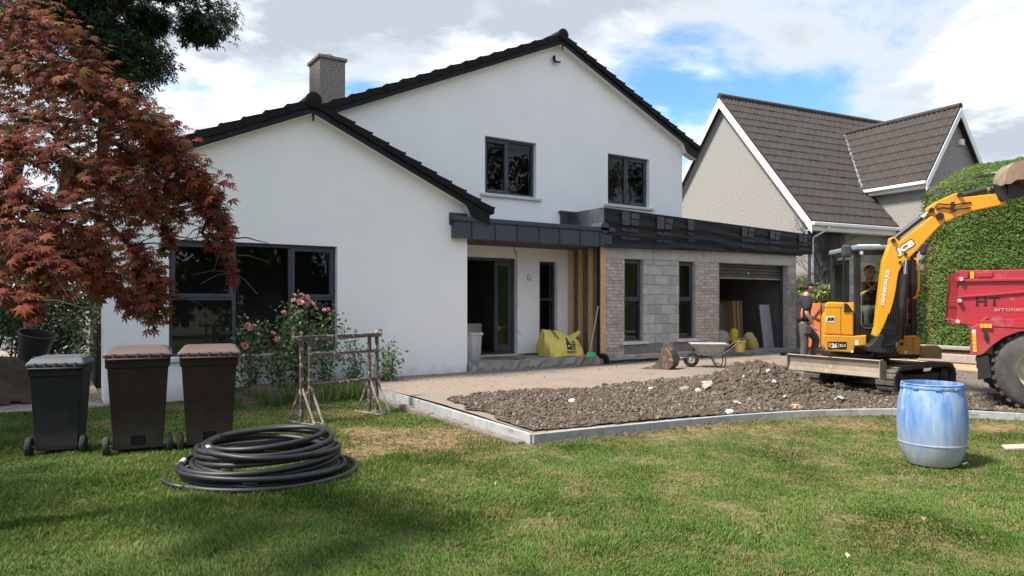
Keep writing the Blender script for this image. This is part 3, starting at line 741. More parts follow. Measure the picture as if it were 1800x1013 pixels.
MB().add([(lx0 + .089, yb + .025, z0 + .199), (lx1 - .089, yb + .025, z0 + .199), (lx1 - .089, yb + .025, z1 - fw - .099), (lx0 + .089, yb + .025, z1 - fw - .099)], [(0, 1, 2, 3)]).build('pane', glass_mat('door_glass', (0.75, 0.78, 0.78), 2.2), door)
MB().box((x0 - .03, BV - .05, z0 - .06), (x1 + .03, BV + .119, z0 + .001)).build('threshold', m_sill, house, bevel=0.004)
# pale radiator leaning inside the open door
rad = E('radiator', (7.75, BV + 1.0, 0.2), 'pale radiator standing on the floor inside the open front door', 'radiator')
mb = MB(); mb.box((7.68, BV + 0.95, 0.2), (8.5, BV + 1.03, 0.85)); mb.build('panel', mat('radiator_white', (.55, .55, .54), .4), rad, bevel=.01)
mb = MB()
for i in range(16): mb.box((7.705 + i * .05, BV + .938, .25), (7.73 + i * .05, BV + .951, .8))
mb.build('rib', MATS['radiator_white'], rad)

# ---------------------------------------------------------------- roofs
def roof(xa, xl, xr, za, y0, y1, wall_z, nl, nr, endcap=True):
    """gable roof with its ridge along y; xa apex, xl / xr eaves; za soffit apex height"""
    zl_, zr_ = za - (xa - xl) * PIT, za - (xr - xa) * PIT
    t0, t1 = 0.125, 0.23                     # bargeboard depth, top of slab
    mb = MB()
    mb.prism([(xl, y0 + .03, zl_ + t0), (xa, y0 + .03, za + t0), (xr, y0 + .03, zr_ + t0), (xr, y0 + .03, zr_ + t1), (xa, y0 + .03, za + t1), (xl, y0 + .03, zl_ + t1)], (0, y1 - y0, 0))
    rf = mb.build('roof', m_tile, house)
    for (xe, ze, s_) in ((xl, zl_, -1), (xr, zr_, 1)):
        b = MB(); b.prism([(xa, y0, za), (xe, y0, ze), (xe, y0, ze + t0 + .01), (xa, y0, za + t0 + .01)], (0, 0.025, 0)); b.build('bargeboard', m_barge, rf)
        b = MB(); b.prism([(xa, y0 + .026, za - .0), (xe, y0 + .026, ze), (xe, y0 + .026, ze + .02), (xa, y0 + .026, za + .02)], (0, wall_z - y0 + .05, 0)); b.build('soffit', m_soffit, rf)
        # boxed end at the eaves
        b = MB(); b.prism([(xe - s_ * 0.52, y0 - .002, ze + 0.52 * PIT - .005), (xe - s_ * 0.40, y0 - .002, ze + 0.40 * PIT - 0.165), (xe + s_ * .0, y0 - .002, ze - .135), (xe + s_ * .0, y0 - .002, ze + .17), (xe - s_ * .5, y0 - .002, ze + .5 * PIT + .16)], (0, .022, 0)); b.build('bargeboard', m_barge, rf)
        b = MB(); b.prism([(xe - s_ * 0.50, y0 + .021, ze + 0.5 * PIT - .01), (xe - s_ * 0.38, y0 + .021, ze + 0.38 * PIT - .16), (xe - s_*.01, y0 + .021, ze - .13), (xe - s_*.01, y0 + .021, ze + .02), ], (0, wall_z - y0 + .02, 0)); b.build('soffit', m_soffit, rf)
        # gutter end
        g_ = MB(); g_.tube([(xe + s_ * .07, y0 + .02, ze + .14), (xe + s_ * .07, y1, ze + .14)], .055, 8); g_.build('gutter', m_barge, rf, smooth=40)
        # stepped dry-verge units
        n = nl if s_ < 0 else nr; L = abs(xe - xa); d = Vector((s_, 0, -PIT)).normalized(); up_ = Vector((s_ * PIT, 0, 1)).normalized(); step = L * math.sqrt(1 + PIT * PIT) / n
        vm = MB(); H = 0.125; l_ = step + .035
        prof = [(0, -.0), (l_, .022), (l_, .022 + H), (0, H - .012)]
        a_ = [Vector((p, 0, q)) for p, q in prof]
        vm.prism(a_, (0, .19, 0))
        vm.prism([Vector((l_ - .03, -.008, .018)), Vector((l_ + .006, -.008, .02)), Vector((l_ + .006, -.008, .03 + H)), Vector((l_ - .03, -.008, .028 + H))], (0, .17, 0))
        me = vm.build('verge_tile', m_tile, None, smooth=30); data = me.data; bpy.data.objects.remove(me)
        for k in range(n):
            o_ = Vector((xa, y0 - .035 + random.uniform(-.004, .004), za + t0 - .03)) + d * (k * step)
            Mx = frame(o_, d, up_)
            # frame() may flip y; keep the outside face towards -y
            if Mx.col[1].y < 0: Mx = Mx @ Matrix.Diagonal((1, -1, 1, 1))
            inst('verge_tile', data, rf, Mx @ Matrix.Rotation(random.uniform(-.006, .006), 4, 'Y'))
    if endcap:
        b = MB(); b.lathe([(0.001, -.05), (.10, -.048), (.135, -.035), (.135, .02), (.12, .03), (.12, y1 - y0)], 20, Matrix.Translation((xa, y0 - .02, za + .20)) @ Matrix.Rotation(R(-90), 4, 'X')); b.build('ridge_cap', m_tile, rf, smooth=40)
        b = MB(); b.prism([(xa - .03, y0 - .012, za + .03), (xa + .03, y0 - .012, za + .03), (xa + .012, y0 - .012, za - .14), (xa - .012, y0 - .012, za - .14)], (0, .01, 0)); b.build('finial', m_barge, rf)
    return rf
roof(3.83, 0.42, 7.28, 4.47, 11.60, 15.4, FV, 10, 11)
roof(9.94, 2.9, 14.42, 7.19, 12.74, 21.2, BV, 20, 15)

# floodlight under the main apex
fl = MB(); p = Vector((9.86, BV - .09, 6.86)); fl.box((p.x - .09, p.y - .03, p.z - .07), (p.x + .09, p.y + .03, p.z + .07), Matrix.Translation(p) @ Matrix.Rotation(R(-18), 4, 'X') @ Matrix.Translation(-p))
lamp = E('floodlight', p, 'small floodlight fixed under the tall gable peak', 'floodlight')
fl.build('housing', m_barge, lamp, bevel=.008)
MB().box((p.x - .07, p.y - .055, p.z - .055), (p.x + .07, p.y - .045, p.z + .05), None).build('lens', mat('lamp_lens', (.6, .6, .58), .2), lamp)
MB().box((p.x - .02, p.y + .03, p.z - .01), (p.x + .02, BV + .01, p.z + .06)).build('bracket', m_barge, lamp)

# chimney
m_chim = mat('roughcast_chimney', (0.33, 0.30, 0.26), 0.95, (0.15, 0.135, 0.12), 22, bump=1.0, bscale=60, detail=9)
chx0, chx1, chy0, chy1 = 5.27, 5.86, 15.5, 16.24
ch = MB().box((chx0, chy0, 4.6), (chx1, chy1, 6.78)).build('chimney', m_chim, house, bevel=.01)
MB().box((chx0 - .04, chy0 - .04, 6.781), (chx1 + .04, chy1 + .04, 6.86)).build('chimney_cap', m_chim, ch, bevel=.015)
MB().lathe([(.13, 0), (.15, .02), (.15, .08), (.13, .12), (.001, .12)], 16, Matrix.Translation(((chx0 + chx1) / 2, (chy0 + chy1) / 2, 6.86))).build('chimney_pot', mat('clay_pot', (.16, .12, .10), .8), ch, smooth=40)

# ---------------------------------------------------------------- porch canopy in grey sheet metal
ca = (6.55, 10.46, 11.65)
mb = MB(); mb.box((ca[0] + .01, ca[2] + .012, 2.56), (ca[1] - .01, FV - .002, 2.90)); mb.box((6.902, FV - .001, 2.60), (10.335, BV - .003, 2.90))
canopy = mb.build('canopy', m_zinc, house)
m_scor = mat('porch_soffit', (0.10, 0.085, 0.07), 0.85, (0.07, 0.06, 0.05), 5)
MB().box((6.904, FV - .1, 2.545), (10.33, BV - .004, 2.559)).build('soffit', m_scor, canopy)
seams = [799, 830, 871, 910, 948, 984.5, 1020, 1055, 1077]
sx = [onY(a, 400, ca[2]).x for a in seams]; sx[0] = ca[0]; sx[-1] = ca[1]
for i in range(8):
    MB().box((sx[i] + .002, ca[2], 2.54), (sx[i+1] - .002, ca[2] + .011, 2.885)).build('fascia_panel', mat('grey_sheet_panel', (0.058, 0.067, 0.088), 0.45, (0.048, 0.055, 0.073), 3, metal=0.2, rnd=0.08) if i == 0 else MATS['grey_sheet_panel'], canopy, bevel=.003)
    if i: MB().box((sx[i] - .011, ca[2] - .026, 2.54), (sx[i] + .011, ca[2] + .0105, 2.885)).build('standing_seam', m_zinc, canopy, bevel=.003)
MB().box((ca[0], ca[2] + .0115, 2.54), (ca[0] + .009, FV - .002, 2.885)).build('fascia_panel', MATS['grey_sheet_panel'], canopy)
mb = MB(); mb.box((ca[0] - .035, ca[2] - .04, 2.886), (ca[1] + .05, FV - .001, 2.95)); mb.box((ca[0] - .035, ca[2] - .04, 2.865), (ca[1] + .05, ca[2] - .03, 2.8855)); mb.build('capping', m_zinc, canopy, bevel=.006)
MB().box((6.50, FV - .05, 2.80), (6.86, FV - .001, 3.03)).build('flashing', m_zinc, canopy, bevel=.006)
MB().lathe([(.001, -.02), (.12, -.02), (.12, .30), (.001, .30)], 18, Matrix.Translation((10.22, ca[2] - .02, 2.945)) @ Matrix.Rotation(R(-90), 4, 'X')).build('outlet_cover', m_zinc, canopy, smooth=40)

# hanging cable hook under the canopy and cable tail on the wall
def cable(name, label, pts, r_=.006, m_=m_barge, cat='cable'):
    o_ = MB().tube(pts, r_, 6).build(name, m_, None, smooth=60); tag(o_, label, cat); return o_
h0 = Vector((8.25, 12.2, 2.545)); cable('cable', 'short loose cable hanging from the underside of the porch canopy', [h0, h0 + Vector((0, 0, -.12)), h0 + Vector((.0, 0, -.17)), h0 + Vector((.05, 0, -.2)), h0 + Vector((.07, 0, -.14)), h0 + Vector((.03, 0, -.13)), h0 + Vector((.06, 0, -.28))])
q0 = Vector((9.13, BV - .012, 1.92)); cable('cable', 'coiled cable end poking out of the white wall beside the porch window', [q0 + Vector((.03 * math.cos(a) * (1 + .1 * i), -.01, .05 * math.sin(a) - i * .006)) for i, a in enumerate(np.linspace(.5, 8, 14))], .005)
q0 = Vector((8.86, BV - .012, .62)); cable('cable', 'pale thin cable looping down the wall beside the front door', [q0 + Vector((-.01, 0, .75)), q0 + Vector((-.05, -.01, .5)), q0 + Vector((-.06, -.01, .2)), q0 + Vector((.0, -.01, .05)), q0 + Vector((.09, 0, -.02))], .006, m_soffit)

# porch slab, broken along its front edge
mb = MB(); r_ = random.Random(4); xs = np.linspace(6.905, 10.50, 40); top, bot = [], []
for x_ in xs: top.append(Vector((x_, FV - .03 + r_.uniform(-.012, .012), .165 + r_.uniform(-.006, .004)))); bot.append(Vector((x_, FV - .02 + r_.uniform(-.05, .012), .06 + r_.uniform(-.03, .02))))
n_ = len(xs); base_ = [Vector((x_, FV + .0 + r_.uniform(-.05, .0), -.06)) for x_ in xs]; back = [Vector((x_, BV - .002, .168)) for x_ in xs]
mb.add(top + bot + base_ + back, [(i, i + 1, 3*n_ + i + 1, 3*n_ + i) for i in range(n_ - 1)] + [(n_ + i, n_ + i + 1, i + 1, i) for i in range(n_ - 1)] + [(2*n_ + i, 2*n_ + i + 1, n_ + i + 1, n_ + i) for i in range(n_ - 1)])
mb.add([top[-1], bot[-1], base_[-1], Vector((10.50, FV + .1, -.06)), Vector((10.50, FV + .1, .165))], [(4, 3, 2, 1, 0)])
slab_ = mb.build('porch_slab', m_conc, house)

# ---------------------------------------------------------------- garage in blocks and bricks
GL, GR, GTOP = 10.34, 17.30, 2.62
gw = MB(); wall_cells(gw, GL, GR, -0.3, GTOP, FV + .012, .25, [(GW1[0], GW1[1], GW1[2], GW1[3]), (GW2[0], GW2[1], GW2[2], GW2[3]), (GD[0], GD[1], -.299, GD[3])])
gw.box((GL, FV + .262, -.3), (GL + .2, BV, GTOP)); gw.box((GR - .2, FV + .262, -.3), (GR, 17.5, GTOP)); gw.box((GL + .2, 17.3, -.3), (GR - .2, 17.5, GTOP))
gw.box((13.6, FV + .262, -.3), (13.75, 17.3, GTOP))
garage = gw.build('garage_wall', m_mortar, house)
MB().box((GL - .001, FV + .02, GTOP + .001), (GR + .3, 17.6, GTOP + .15)).build('garage_roof', m_membrane, house)
MB().box((13.76, FV - .06, -.25), (GR - .01, 17.29, .10)).build('garage_floor', m_conc, house, bevel=.015)
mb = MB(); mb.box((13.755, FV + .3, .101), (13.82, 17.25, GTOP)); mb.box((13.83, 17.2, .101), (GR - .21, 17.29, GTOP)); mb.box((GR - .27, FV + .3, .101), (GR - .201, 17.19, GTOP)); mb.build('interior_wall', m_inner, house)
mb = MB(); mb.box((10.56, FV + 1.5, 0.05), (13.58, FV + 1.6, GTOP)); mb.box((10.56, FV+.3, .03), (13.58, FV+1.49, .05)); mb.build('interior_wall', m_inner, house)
def unit(parent, name, x0, x1, z0, z1, m_, j=.004, rough=.006, y=FV):
    mb = MB(); r_ = random; d0 = r_.uniform(-rough, rough) - .012
    a = [(x0 + j + r_.uniform(-.002, .002), z0 + j), (x1 - j, z0 + j + r_.uniform(-.002, .002)), (x1 - j + r_.uniform(-.002, .002), z1 - j), (x0 + j, z1 - j + r_.uniform(-.002, .002))]
    ys = [y + .012 + d0 + r_.uniform(-rough, rough) * .6 for _ in range(4)]
    c_ = [(.08 * (x1 - x0))] * 1
    fr = [Vector((p, yy, q)) for (p, q), yy in zip(a, ys)]
    cx_ = sum(p for p, q in a) / 4; cz_ = sum(q for p, q in a) / 4
    inn = [Vector((cx_ + (p - cx_) * (1 - .012 / max(.05, (x1 - x0))), yy - .0045, cz_ + (q - cz_) * (1 - .012 / (z1 - z0)))) for (p, q), yy in zip(a, ys)]
    bk = [Vector((p, y + .03, q)) for p, q in a]
    mb.add(inn + fr + bk, [(0, 1, 2, 3)] + [(4 + i, 4 + (i + 1) % 4, (i + 1) % 4, i) for i in range(4)] + [(8 + i, 8 + (i + 1) % 4, 4 + (i + 1) % 4, 4 + i) for i in range(4)])
    return mb.build(name, m_, parent)
def brick_panel(x0, x1, z0, z1, nm='brick', bl=.225, bh=.075, m_=None):
    k = 0; z = z0
    while z < z1 - .03:
        zt = min(z + bh, z1); x = x0 - (bl * .5 if k % 2 else 0) - .02
        while x < x1 - .02:
            a, b = max(x, x0), min(x + bl, x1)
            if b - a > .03: unit(pier, nm, a, b, z, zt, m_ or m_brick, j=.003, rough=.006)
            x += bl
        z += bh; k += 1
pier = MB().box((GL + .001, FV + .0125, -.28), (GW1[0] - .001, FV + .02, 2.30)).build('brick_pier', m_mortar, house); brick_panel(GL, GW1[0], -.13, 2.30)
pier = MB().box((GW2[1] + .001, FV + .0125, -.28), (GD[0] - .001, FV + .02, 2.30)).build('brick_pier', m_mortar, house); brick_panel(GW2[1], GD[0], -.13, 2.30)
pier = MB().box((GD[1] + .001, FV + .0125, -.28), (GR - .001, FV + .02, 2.30)).build('brick_pier', m_mortar, house); brick_panel(GD[1], GR, -.13, 2.30, bl=.30, bh=.15)
pier = MB().box((GW1[0], FV + .0125, -.28), (GW2[1], FV + .0205, .17)).build('brick_plinth', m_mortar, house); brick_panel(GW1[0], GW2[1], -.13, .17)
# blocks between the windows
pier = MB().box((GW1[1] + .001, FV + .0125, .38), (GW2[0] - .001, FV + .0203, 2.54)).build('block_panel', m_mortar, house)
z = .385; k = 0
while z < 2.3:
    zt = min(z + .2255, 2.31); x = GW1[1] - (.30 if k % 2 else .08)
    while x < GW2[0] - .02:
        a, b = max(x, GW1[1]), min(x + .45, GW2[0])
        if b - a > .05: unit(pier, 'block', a, b, z, zt, m_block, j=.005, rough=.004)
        x += .45
    z += .2255; k += 1
for (a, b) in ((GL + .0, 10.75), (10.75, 11.85), (11.85, 12.45), (12.45, 13.55), (13.55, 13.85), ): unit(pier, 'lintel_block', a, b, 2.315, 2.60, m_lintel, j=.004, rough=.004)
for (a, b) in ((13.85, 17.30),): unit(garage, 'garage_lintel', a, b, 2.325, 2.60, m_lintel, j=.003, rough=.003)
# rendered strip under the sills
for (a, b) in ((GW1[0], 11.9), (11.9, 12.6), (12.6, GW2[1])): unit(pier, 'render_patch', a, b, .175, .383, mat('grey_render', (0.23, 0.225, 0.215), .95, (.16, .155, .148), 6, bump=.5) if a == GW1[0] else MATS['grey_render'], j=.002, rough=.003)
# dark damp-proof strip at the foot of the garage wall
mb = MB(); xs = np.linspace(GL, GR + .02, 60); mb.add([(x_, FV - .05 + random.uniform(-.02, .01), .012 + random.uniform(-.01, .012)) for x_ in xs] + [(x_, FV - .004, .05 + random.uniform(-.006, .01)) for x_ in xs], [(i, i + 1, 60 + i + 1, 60 + i) for i in range(59)]); mb.build('damp_course', m_membrane, house)
# roller shutter, half up, with its box, guide rails and timber jamb
m_shut = mat('brown_shutter', (0.035, 0.024, 0.02), .45, (.05, .036, .03), 4)
mb = MB()
for i in range(4): mb.box((GD[0] + .03, FV + .16, 1.98 + i * .085), (GD[1] - .09, FV + .185, 1.98 + i * .085 + .078))
sh = mb.build('shutter', m_shut, house, bevel=.01)
MB().box((GD[0] + .03, FV + .155, 1.935), (GD[1] - .09, FV + .195, 1.978)).build('bottom_rail', mat('galvanised', (.30, .30, .30), .4, (.2, .2, .2), 6, metal=.7), sh)
MB().box((15.45, FV + .148, 2.06), (15.49, FV + .16, 2.11)).build('lock', m_sill, sh)
MB().box((GD[1] - .085, FV + .14, .101), (GD[1] - .03, FV + .22, 2.31)).build('guide_rail', m_dark, sh); MB().box((GD[0] + .0, FV + .0, .101), (GD[0] + .028, FV + .25, 2.318)).build('door_jamb', mat('rusty_jamb', (.20, .10, .06), .9, (.28, .2, .15), 8), sh)

# membrane-wrapped parapet
zt0, zt1, zb0, zb1 = 3.39, 3.20, 2.53, 2.66; y_ = 11.66; gx1 = 17.80
nseg = 60; top, bot = [], []
def mem_pt(fx, fz):
    x_ = GL - .10 + fx * (gx1 - GL + .10); zt = zt0 + (zt1 - zt0) * fx; zb = zb0 + (zb1 - zb0) * fx
    z_ = zb + (zt - zb) * fz + .012 * math.sin(x_ * 5.1 + fz * 3)* (1 - fz)
    wob = .02 * math.sin(fz * 19 + x_ * .9 + 1.5 * math.sin(x_ * 1.3)) + .012 * math.sin(fz * 41 + x_ * 2.1) + .014 * (vnoise(x_, fz * 3, 2.2, 5) - .5)
    return Vector((x_, y_ + .8 * float(wob) * (1 - fz ** 6), z_))
mv = [mem_pt(i / nseg, j / 16) for j in range(17) for i in range(nseg + 1)]
mb = MB(); mb.add(mv, [(j*(nseg+1)+i, j*(nseg+1)+i+1, (j+1)*(nseg+1)+i+1, (j+1)*(nseg+1)+i) for j in range(16) for i in range(nseg)])
a0 = mem_pt(0, 1); a1 = mem_pt(1, 1)
mb.add([a0, a1, (a1.x, BV, zt1), (a0.x, BV - .002, zt0)], [(0, 1, 2, 3)])
mb.add([(a1.x, y_, zb1), (a1.x, BV, zb1), (a1.x, BV, zt1), a1], [(0, 1, 2, 3)])
mb.add([mem_pt(0, 0), mem_pt(1, 0), (a1.x, FV + .02, zb1), (a0.x, FV + .02, zb0)], [(3, 2, 1, 0)])
par = mb.build('parapet_membrane', m_membrane, house, smooth=50)
mb = MB(); xx = GL - .10
mb.add([(xx, y_ + (BV - y_) * i / 10, zb) for zb in (2.9, 3.12, 3.39) for i in range(11)], [((j+1)*11+i, (j+1)*11+i+1, j*11+i+1, j*11+i) for j in range(2) for i in range(10)])
for i, p_ in enumerate(mb.v): p_.x += .015 * math.sin(i * 1.7)
m_mem2 = mat('grey_membrane', (0.035, 0.037, 0.043), .55, (.06, .063, .07), 6, bump=.5, bscale=14)
mb.build('parapet_side', m_mem2, par, smooth=50)
MB().box((xx - .22, BV - .08, 2.951), (xx + .14, BV - .004, 3.38)).build('upstand', m_zinc, par, bevel=.004); MB().box((xx - .27, BV - .10, 3.381), (xx + .14, BV - .004, 3.43)).build('capping', m_zinc, par, bevel=.004)
# printed thumb blocks and words on the membrane
tm_mac = text_mesh('MacBlair', m_print, .02); tm_mas = text_mesh('MASTERMAX', m_print, .02); tm_mac3 = text_mesh('Mac', m_print, .02)
def mem_print(px, wpx, py, full, low):
    c_ = onY(px, py, y_); hv = wpx / F * c_.dot(CF); hw = hv * 1.55; yy = y_ - .036; x_, z_ = c_.x, c_.z
    def rect(x0_, x1_, z0_, z1_, r_):
        pts = []
        for (cx_, cz_, a0_) in ((x1_ - r_, z1_ - r_, 0), (x0_ + r_, z1_ - r_, 90), (x0_ + r_, z0_ + r_, 180), (x1_ - r_, z0_ + r_, 270)):
            for a_ in (0, 30, 60, 90): pts.append(Vector((cx_ + r_ * math.cos(R(a0_ + a_)), yy, cz_ + r_ * math.sin(R(a0_ + a_)))))
        MB().add(pts[::-1], [tuple(range(len(pts)))]).build('print_mark', m_print, par)
    rect(x_ - .5*hw, x_ - .04*hw, z_ - .42*hv, z_ + .42*hv, .09*hv)
    if full: rect(x_ + .02*hw, x_ + .5*hw, z_ + .02*hv, z_ + .36*hv, .09*hv); rect(x_ + .02*hw, x_ + .46*hw, z_ - .42*hv, z_ - .05*hv, .09*hv)
    put_text(tm_mac if full else tm_mac3, 'lettering', par, (x_ + (0 if full else -.27*hw), yy, z_ - .72*hv), (1, 0, -.012), UP, (1.0 if full else .42)*hw, .24*hv)
    put_text(tm_mas, 'lettering', par, (x_ - (0 if full else .2*hw), yy, z_ - (1.28 if low else 1.25)*hv), (1, 0, -.012), UP, (1.0 if full else .5)*hw, .2*hv)
for (px, wpx, py, full, low) in ((1107, 27, 385, True, True), (1167, 25, 393, True, True), (1219, 22, 396, False, False), (1313, 21, 408, True, False), (1361, 18, 414, True, False), (1410, 16, 419, True, False)):
    mem_print(px, wpx, py, full, low)

# timber studs on the garage flank and at its corner
for (v_, u_) in ((12.84, GL), (12.52, GL), (12.17, GL)):
    MB().box((u_ - .105, v_ - .03, .175), (u_ - .003, v_ + .03, 2.54)).build('timber_stud', m_wood, house, bevel=.004)
MB().box((10.245, FV - .035, .22), (10.385, FV + .0, 2.54)).build('timber_stud', m_wood, house, bevel=.004)
MB().box((GL - .0105, FV + .14, .17), (GL - .002, BV - .005, 2.54)).build('flank_shade_sheet', mat('shaded_brick_flank', (.17, .155, .14), .95, (.10, .09, .08), 9, bump=.7, bscale=40), house)  # thin sheet of darkened brick colour, painting the shade between the studs
MB().box((GL - .06, FV + .005, .17), (GL - .002, FV + .13, 2.54)).build('membrane_strip', m_membrane, house)
# black drain elbow by the corner stud
mb = MB(); p = Vector((10.36, FV - .10, .02)); mb.tube([p + Vector((0, 0, -.1)), p + Vector((0, 0, .06)), p + Vector((-.01, .01, .12)), p + Vector((-.06, .03, .15)), p + Vector((-.16, .05, .155))], .055, 12); mb.build('drain_pipe', m_barge, house, smooth=50)

# ------------------------------------------------------------------ the neighbouring house
NR = R(-7.3)                                # turned a little against ours
nc = C(8.53, 20.5, 0)
neigh = E('neighbour_house', nc, 'pebble-dashed neighbouring house with steep brown tiled roofs and white bargeboards', 'house', rz=NR)
NM = wm(neigh)
m_dash = mat('pebble_dash', (0.335, 0.32, 0.295), 0.95, (0.225, 0.215, 0.197), 22, bump=1.0, bscale=40, detail=14, lo=0.38, hi=0.64)
m_ntile = mat('brown_concrete_tile', (0.050, 0.040, 0.034), 0.85, (0.032, 0.026, 0.022), 6, rnd=0.10, bump=0.3, bscale=50)
m_white = mat('white_fascia', (0.80, 0.80, 0.79), 0.4, (0.72, 0.72, 0.71), 3)
m_lead = mat('lead_valley', (0.20, 0.21, 0.22), 0.6, (0.13, 0.14, 0.15), 8)
def nb(): return MB()
def nbuild(mb, name, m_, parent=neigh, **k):
    mb.v = [NM @ p for p in mb.v]; return mb.build(name, m_, parent, **k)
HD, EZ, RZ_ = 3.4, 3.93, 8.02               # half depth, eaves, ridge
SL = (RZ_ - EZ) / HD
NL = 10.5
WX0, WX1, WXA, WY, WEZ, WRZ = 3.5, 6.3, 4.9, -1.2, 5.15, 7.15
# walls
mb = nb(); mb.prism([(0, 0, -.3), (0, 2 * HD, -.3), (0, 2 * HD, EZ), (0, HD, RZ_ - .1), (0, 0, EZ)], (.3, 0, 0)); nbuild(mb, 'wall', m_dash)
FW = (0.62, 1.75, 1.0, 2.35)
mb = nb(); wall_cells(mb, .301, WX0, -.3, EZ, 0.0, .3, [FW]); mb.box((WX1, 0, -.3), (NL, .3, EZ)); mb.box((NL - .3, .301, -.3), (NL, 2 * HD, EZ)); mb.box((.301, 2*HD - .3, -.3), (NL - .301, 2*HD, EZ)); mb.box((.31, 1.6, -.3), (NL - .31, 1.7, EZ)); nbuild(mb, 'wall', m_dash)
WW = (WX0 + .75, WX0 + 1.75, 3.3, 4.55)
mb = nb(); wall_cells(mb, WX0, WX1, -.3, WEZ, WY, .3, [WW]); mb.prism([(WX0, WY, WEZ), (WX1, WY, WEZ), (WXA, WY, WRZ - .15)], (0, .3, 0))
mb.box((WX0, WY + .301, -.3), (WX0 + .3, 2.2, WEZ)); mb.box((WX1 - .3, WY + .301, -.3), (WX1, 2.2, WEZ)); mb.box((WX0 + .31, .5, 2.5), (WX1 - .31, .6, WEZ)); nbuild(mb, 'wall', m_dash)
# windows
def nwin(x0, x1, z0, z1, y, blinds):
    mb = nb(); f = .06
    for a in ((x0, y + .08, z0, x0 + f, y + .14, z1), (x1 - f, y + .08, z0, x1, y + .14, z1), (x0 + f, y + .08, z0, x1 - f, y + .14, z0 + f), (x0 + f, y + .08, z1 - f, x1 - f, y + .14, z1), ((x0 + x1) / 2 - f / 2, y + .08, z0 + f, (x0 + x1) / 2 + f / 2, y + .14, z1 - f)): mb.box(a[:3], a[3:])
    w_ = nbuild(mb, 'window', m_white)
    for a, b in ((x0 + f, (x0 + x1) / 2 - f / 2), ((x0 + x1) / 2 + f / 2, x1 - f)):
        mb = nb(); mb.add([(a, y + .11, z0 + f), (b, y + .11, z0 + f), (b, y + .11, z1 - f), (a, y + .11, z1 - f)], [(0, 1, 2, 3)]); nbuild(mb, 'pane', m_glass, w_)
    if blinds:
        k = 9
        for i in range(k):
            xa = x0 + f + (x1 - x0 - 2 * f) * i / k; mb = nb(); mb.box((xa + .01, y + .20, z0 + .02), (xa + (x1 - x0) / k - .035, y + .205, z1 - .02)); nbuild(mb, 'blind', mat('grey_blind', (.10, .11, .12), .8) if i == 0 else MATS['grey_blind'], w_)
nwin(*FW, 0.0, True); nwin(*WW, WY, False)
mb = nb(); mb.box((FW[0] - .1, -.06, FW[2] - .08), (FW[1] + .1, .08, FW[2] - .001)); nbuild(mb, 'window_sill', m_sill)
mb = nb(); mb.box((FW[0] - .2, -.03, FW[3] + .02), (FW[1] + 1.1, -.002, FW[3] + .18)); nbuild(mb, 'lintel_band', mat('pale_band', (.42, .40, .37), .9))

# roof surfaces under the tiles (decks), then tiles one by one
nd = Vector((0, -HD, EZ - RZ_)).normalized()           # down the front slope
up_n = Vector((0, -SL, 1)).normalized()
OH = .30
mb = nb(); e_ = EZ - OH * SL
mb.prism([(-.18, -OH, e_ + .02), (-.18, HD, RZ_ + .02), (-.18, 2 * HD + OH, e_ + .02), (-.18, 2 * HD + OH, e_ + .09), (-.18, HD, RZ_ + .09), (-.18, -OH, e_ + .09)], (NL + .36, 0, 0))
nroof = nbuild(mb, 'roof', m_ntile)
mb = nb(); ws = (WRZ - WEZ) / (WXA - WX0); wo_ = .22; we = WEZ - wo_ * ws; wyf = WY - .18; wyb = HD - .35
mb.prism([(WX0 - wo_, wyf, we + .02), (WXA, wyf, WRZ + .02), (WX1 + wo_, wyf, we + .02), (WX1 + wo_, wyf, we + .09), (WXA, wyf, WRZ + .09), (WX0 - wo_, wyf, we + .09)], (0, .9, 0))
# shape of the wing's roof back to where it dies into the main slope
def main_y(z): return (z - EZ) / SL
mb.add([(WXA, wyf + .9, WRZ + .09), (WX0 - wo_, wyf + .9, we + .09), (WX0 - wo_, main_y(we) + .1, we + .09), (WXA, main_y(WRZ) + .1, WRZ + .09)], [(0, 3, 2, 1)])
mb.add([(WXA, wyf + .9, WRZ + .09), (WX1 + wo_, wyf + .9, we + .09), (WX1 + wo_, main_y(we) + .1, we + .09), (WXA, main_y(WRZ) + .1, WRZ + .09)], [(0, 1, 2, 3)])
wroof = nbuild(mb, 'wing_roof', m_ntile)
# one tile mesh: double-roll concrete tile with a thick leading edge
TW, TL = .325, .42
prof = [(0, .0), (.04, .028), (.085, .034), (.125, .010), (.165, .0), (.205, .030), (.25, .034), (.29, .010), (TW, .0)]
tmb = MB(); n_ = len(prof)
a_ = [(x_, 0, z_ + .012) for x_, z_ in prof]; b_ = [(x_, TL, z_ + .034) for x_, z_ in prof]; c_ = [(x_, TL, z_ + .004) for x_, z_ in prof]
tmb.add(a_ + b_ + c_, [(i, n_ + i, n_ + i + 1, i + 1) for i in range(n_ - 1)] + [(n_ + i, 2 * n_ + i, 2 * n_ + i + 1, n_ + i + 1) for i in range(n_ - 1)])
to = tmb.build('tile', m_ntile, None, smooth=50); tdata = to.data; bpy.data.objects.remove(to)
def tile_at(o_, xax, down, parent):
    z_ = Vector(xax).cross(Vector(down)).normalized()
    Mx = Matrix.Identity(4)
    flip = z_.z < 0
    if flip: z_ = -z_
    for i in range(3): Mx[i][0], Mx[i][1], Mx[i][2], Mx[i][3] = xax[i], down[i], z_[i], o_[i]
    return inst('tile', tdata, parent, NM @ Mx)
rows = 16; slope_len = math.hypot(HD + OH, (HD + OH) * SL); gau = slope_len / rows
xax = Vector((1, 0, 0))
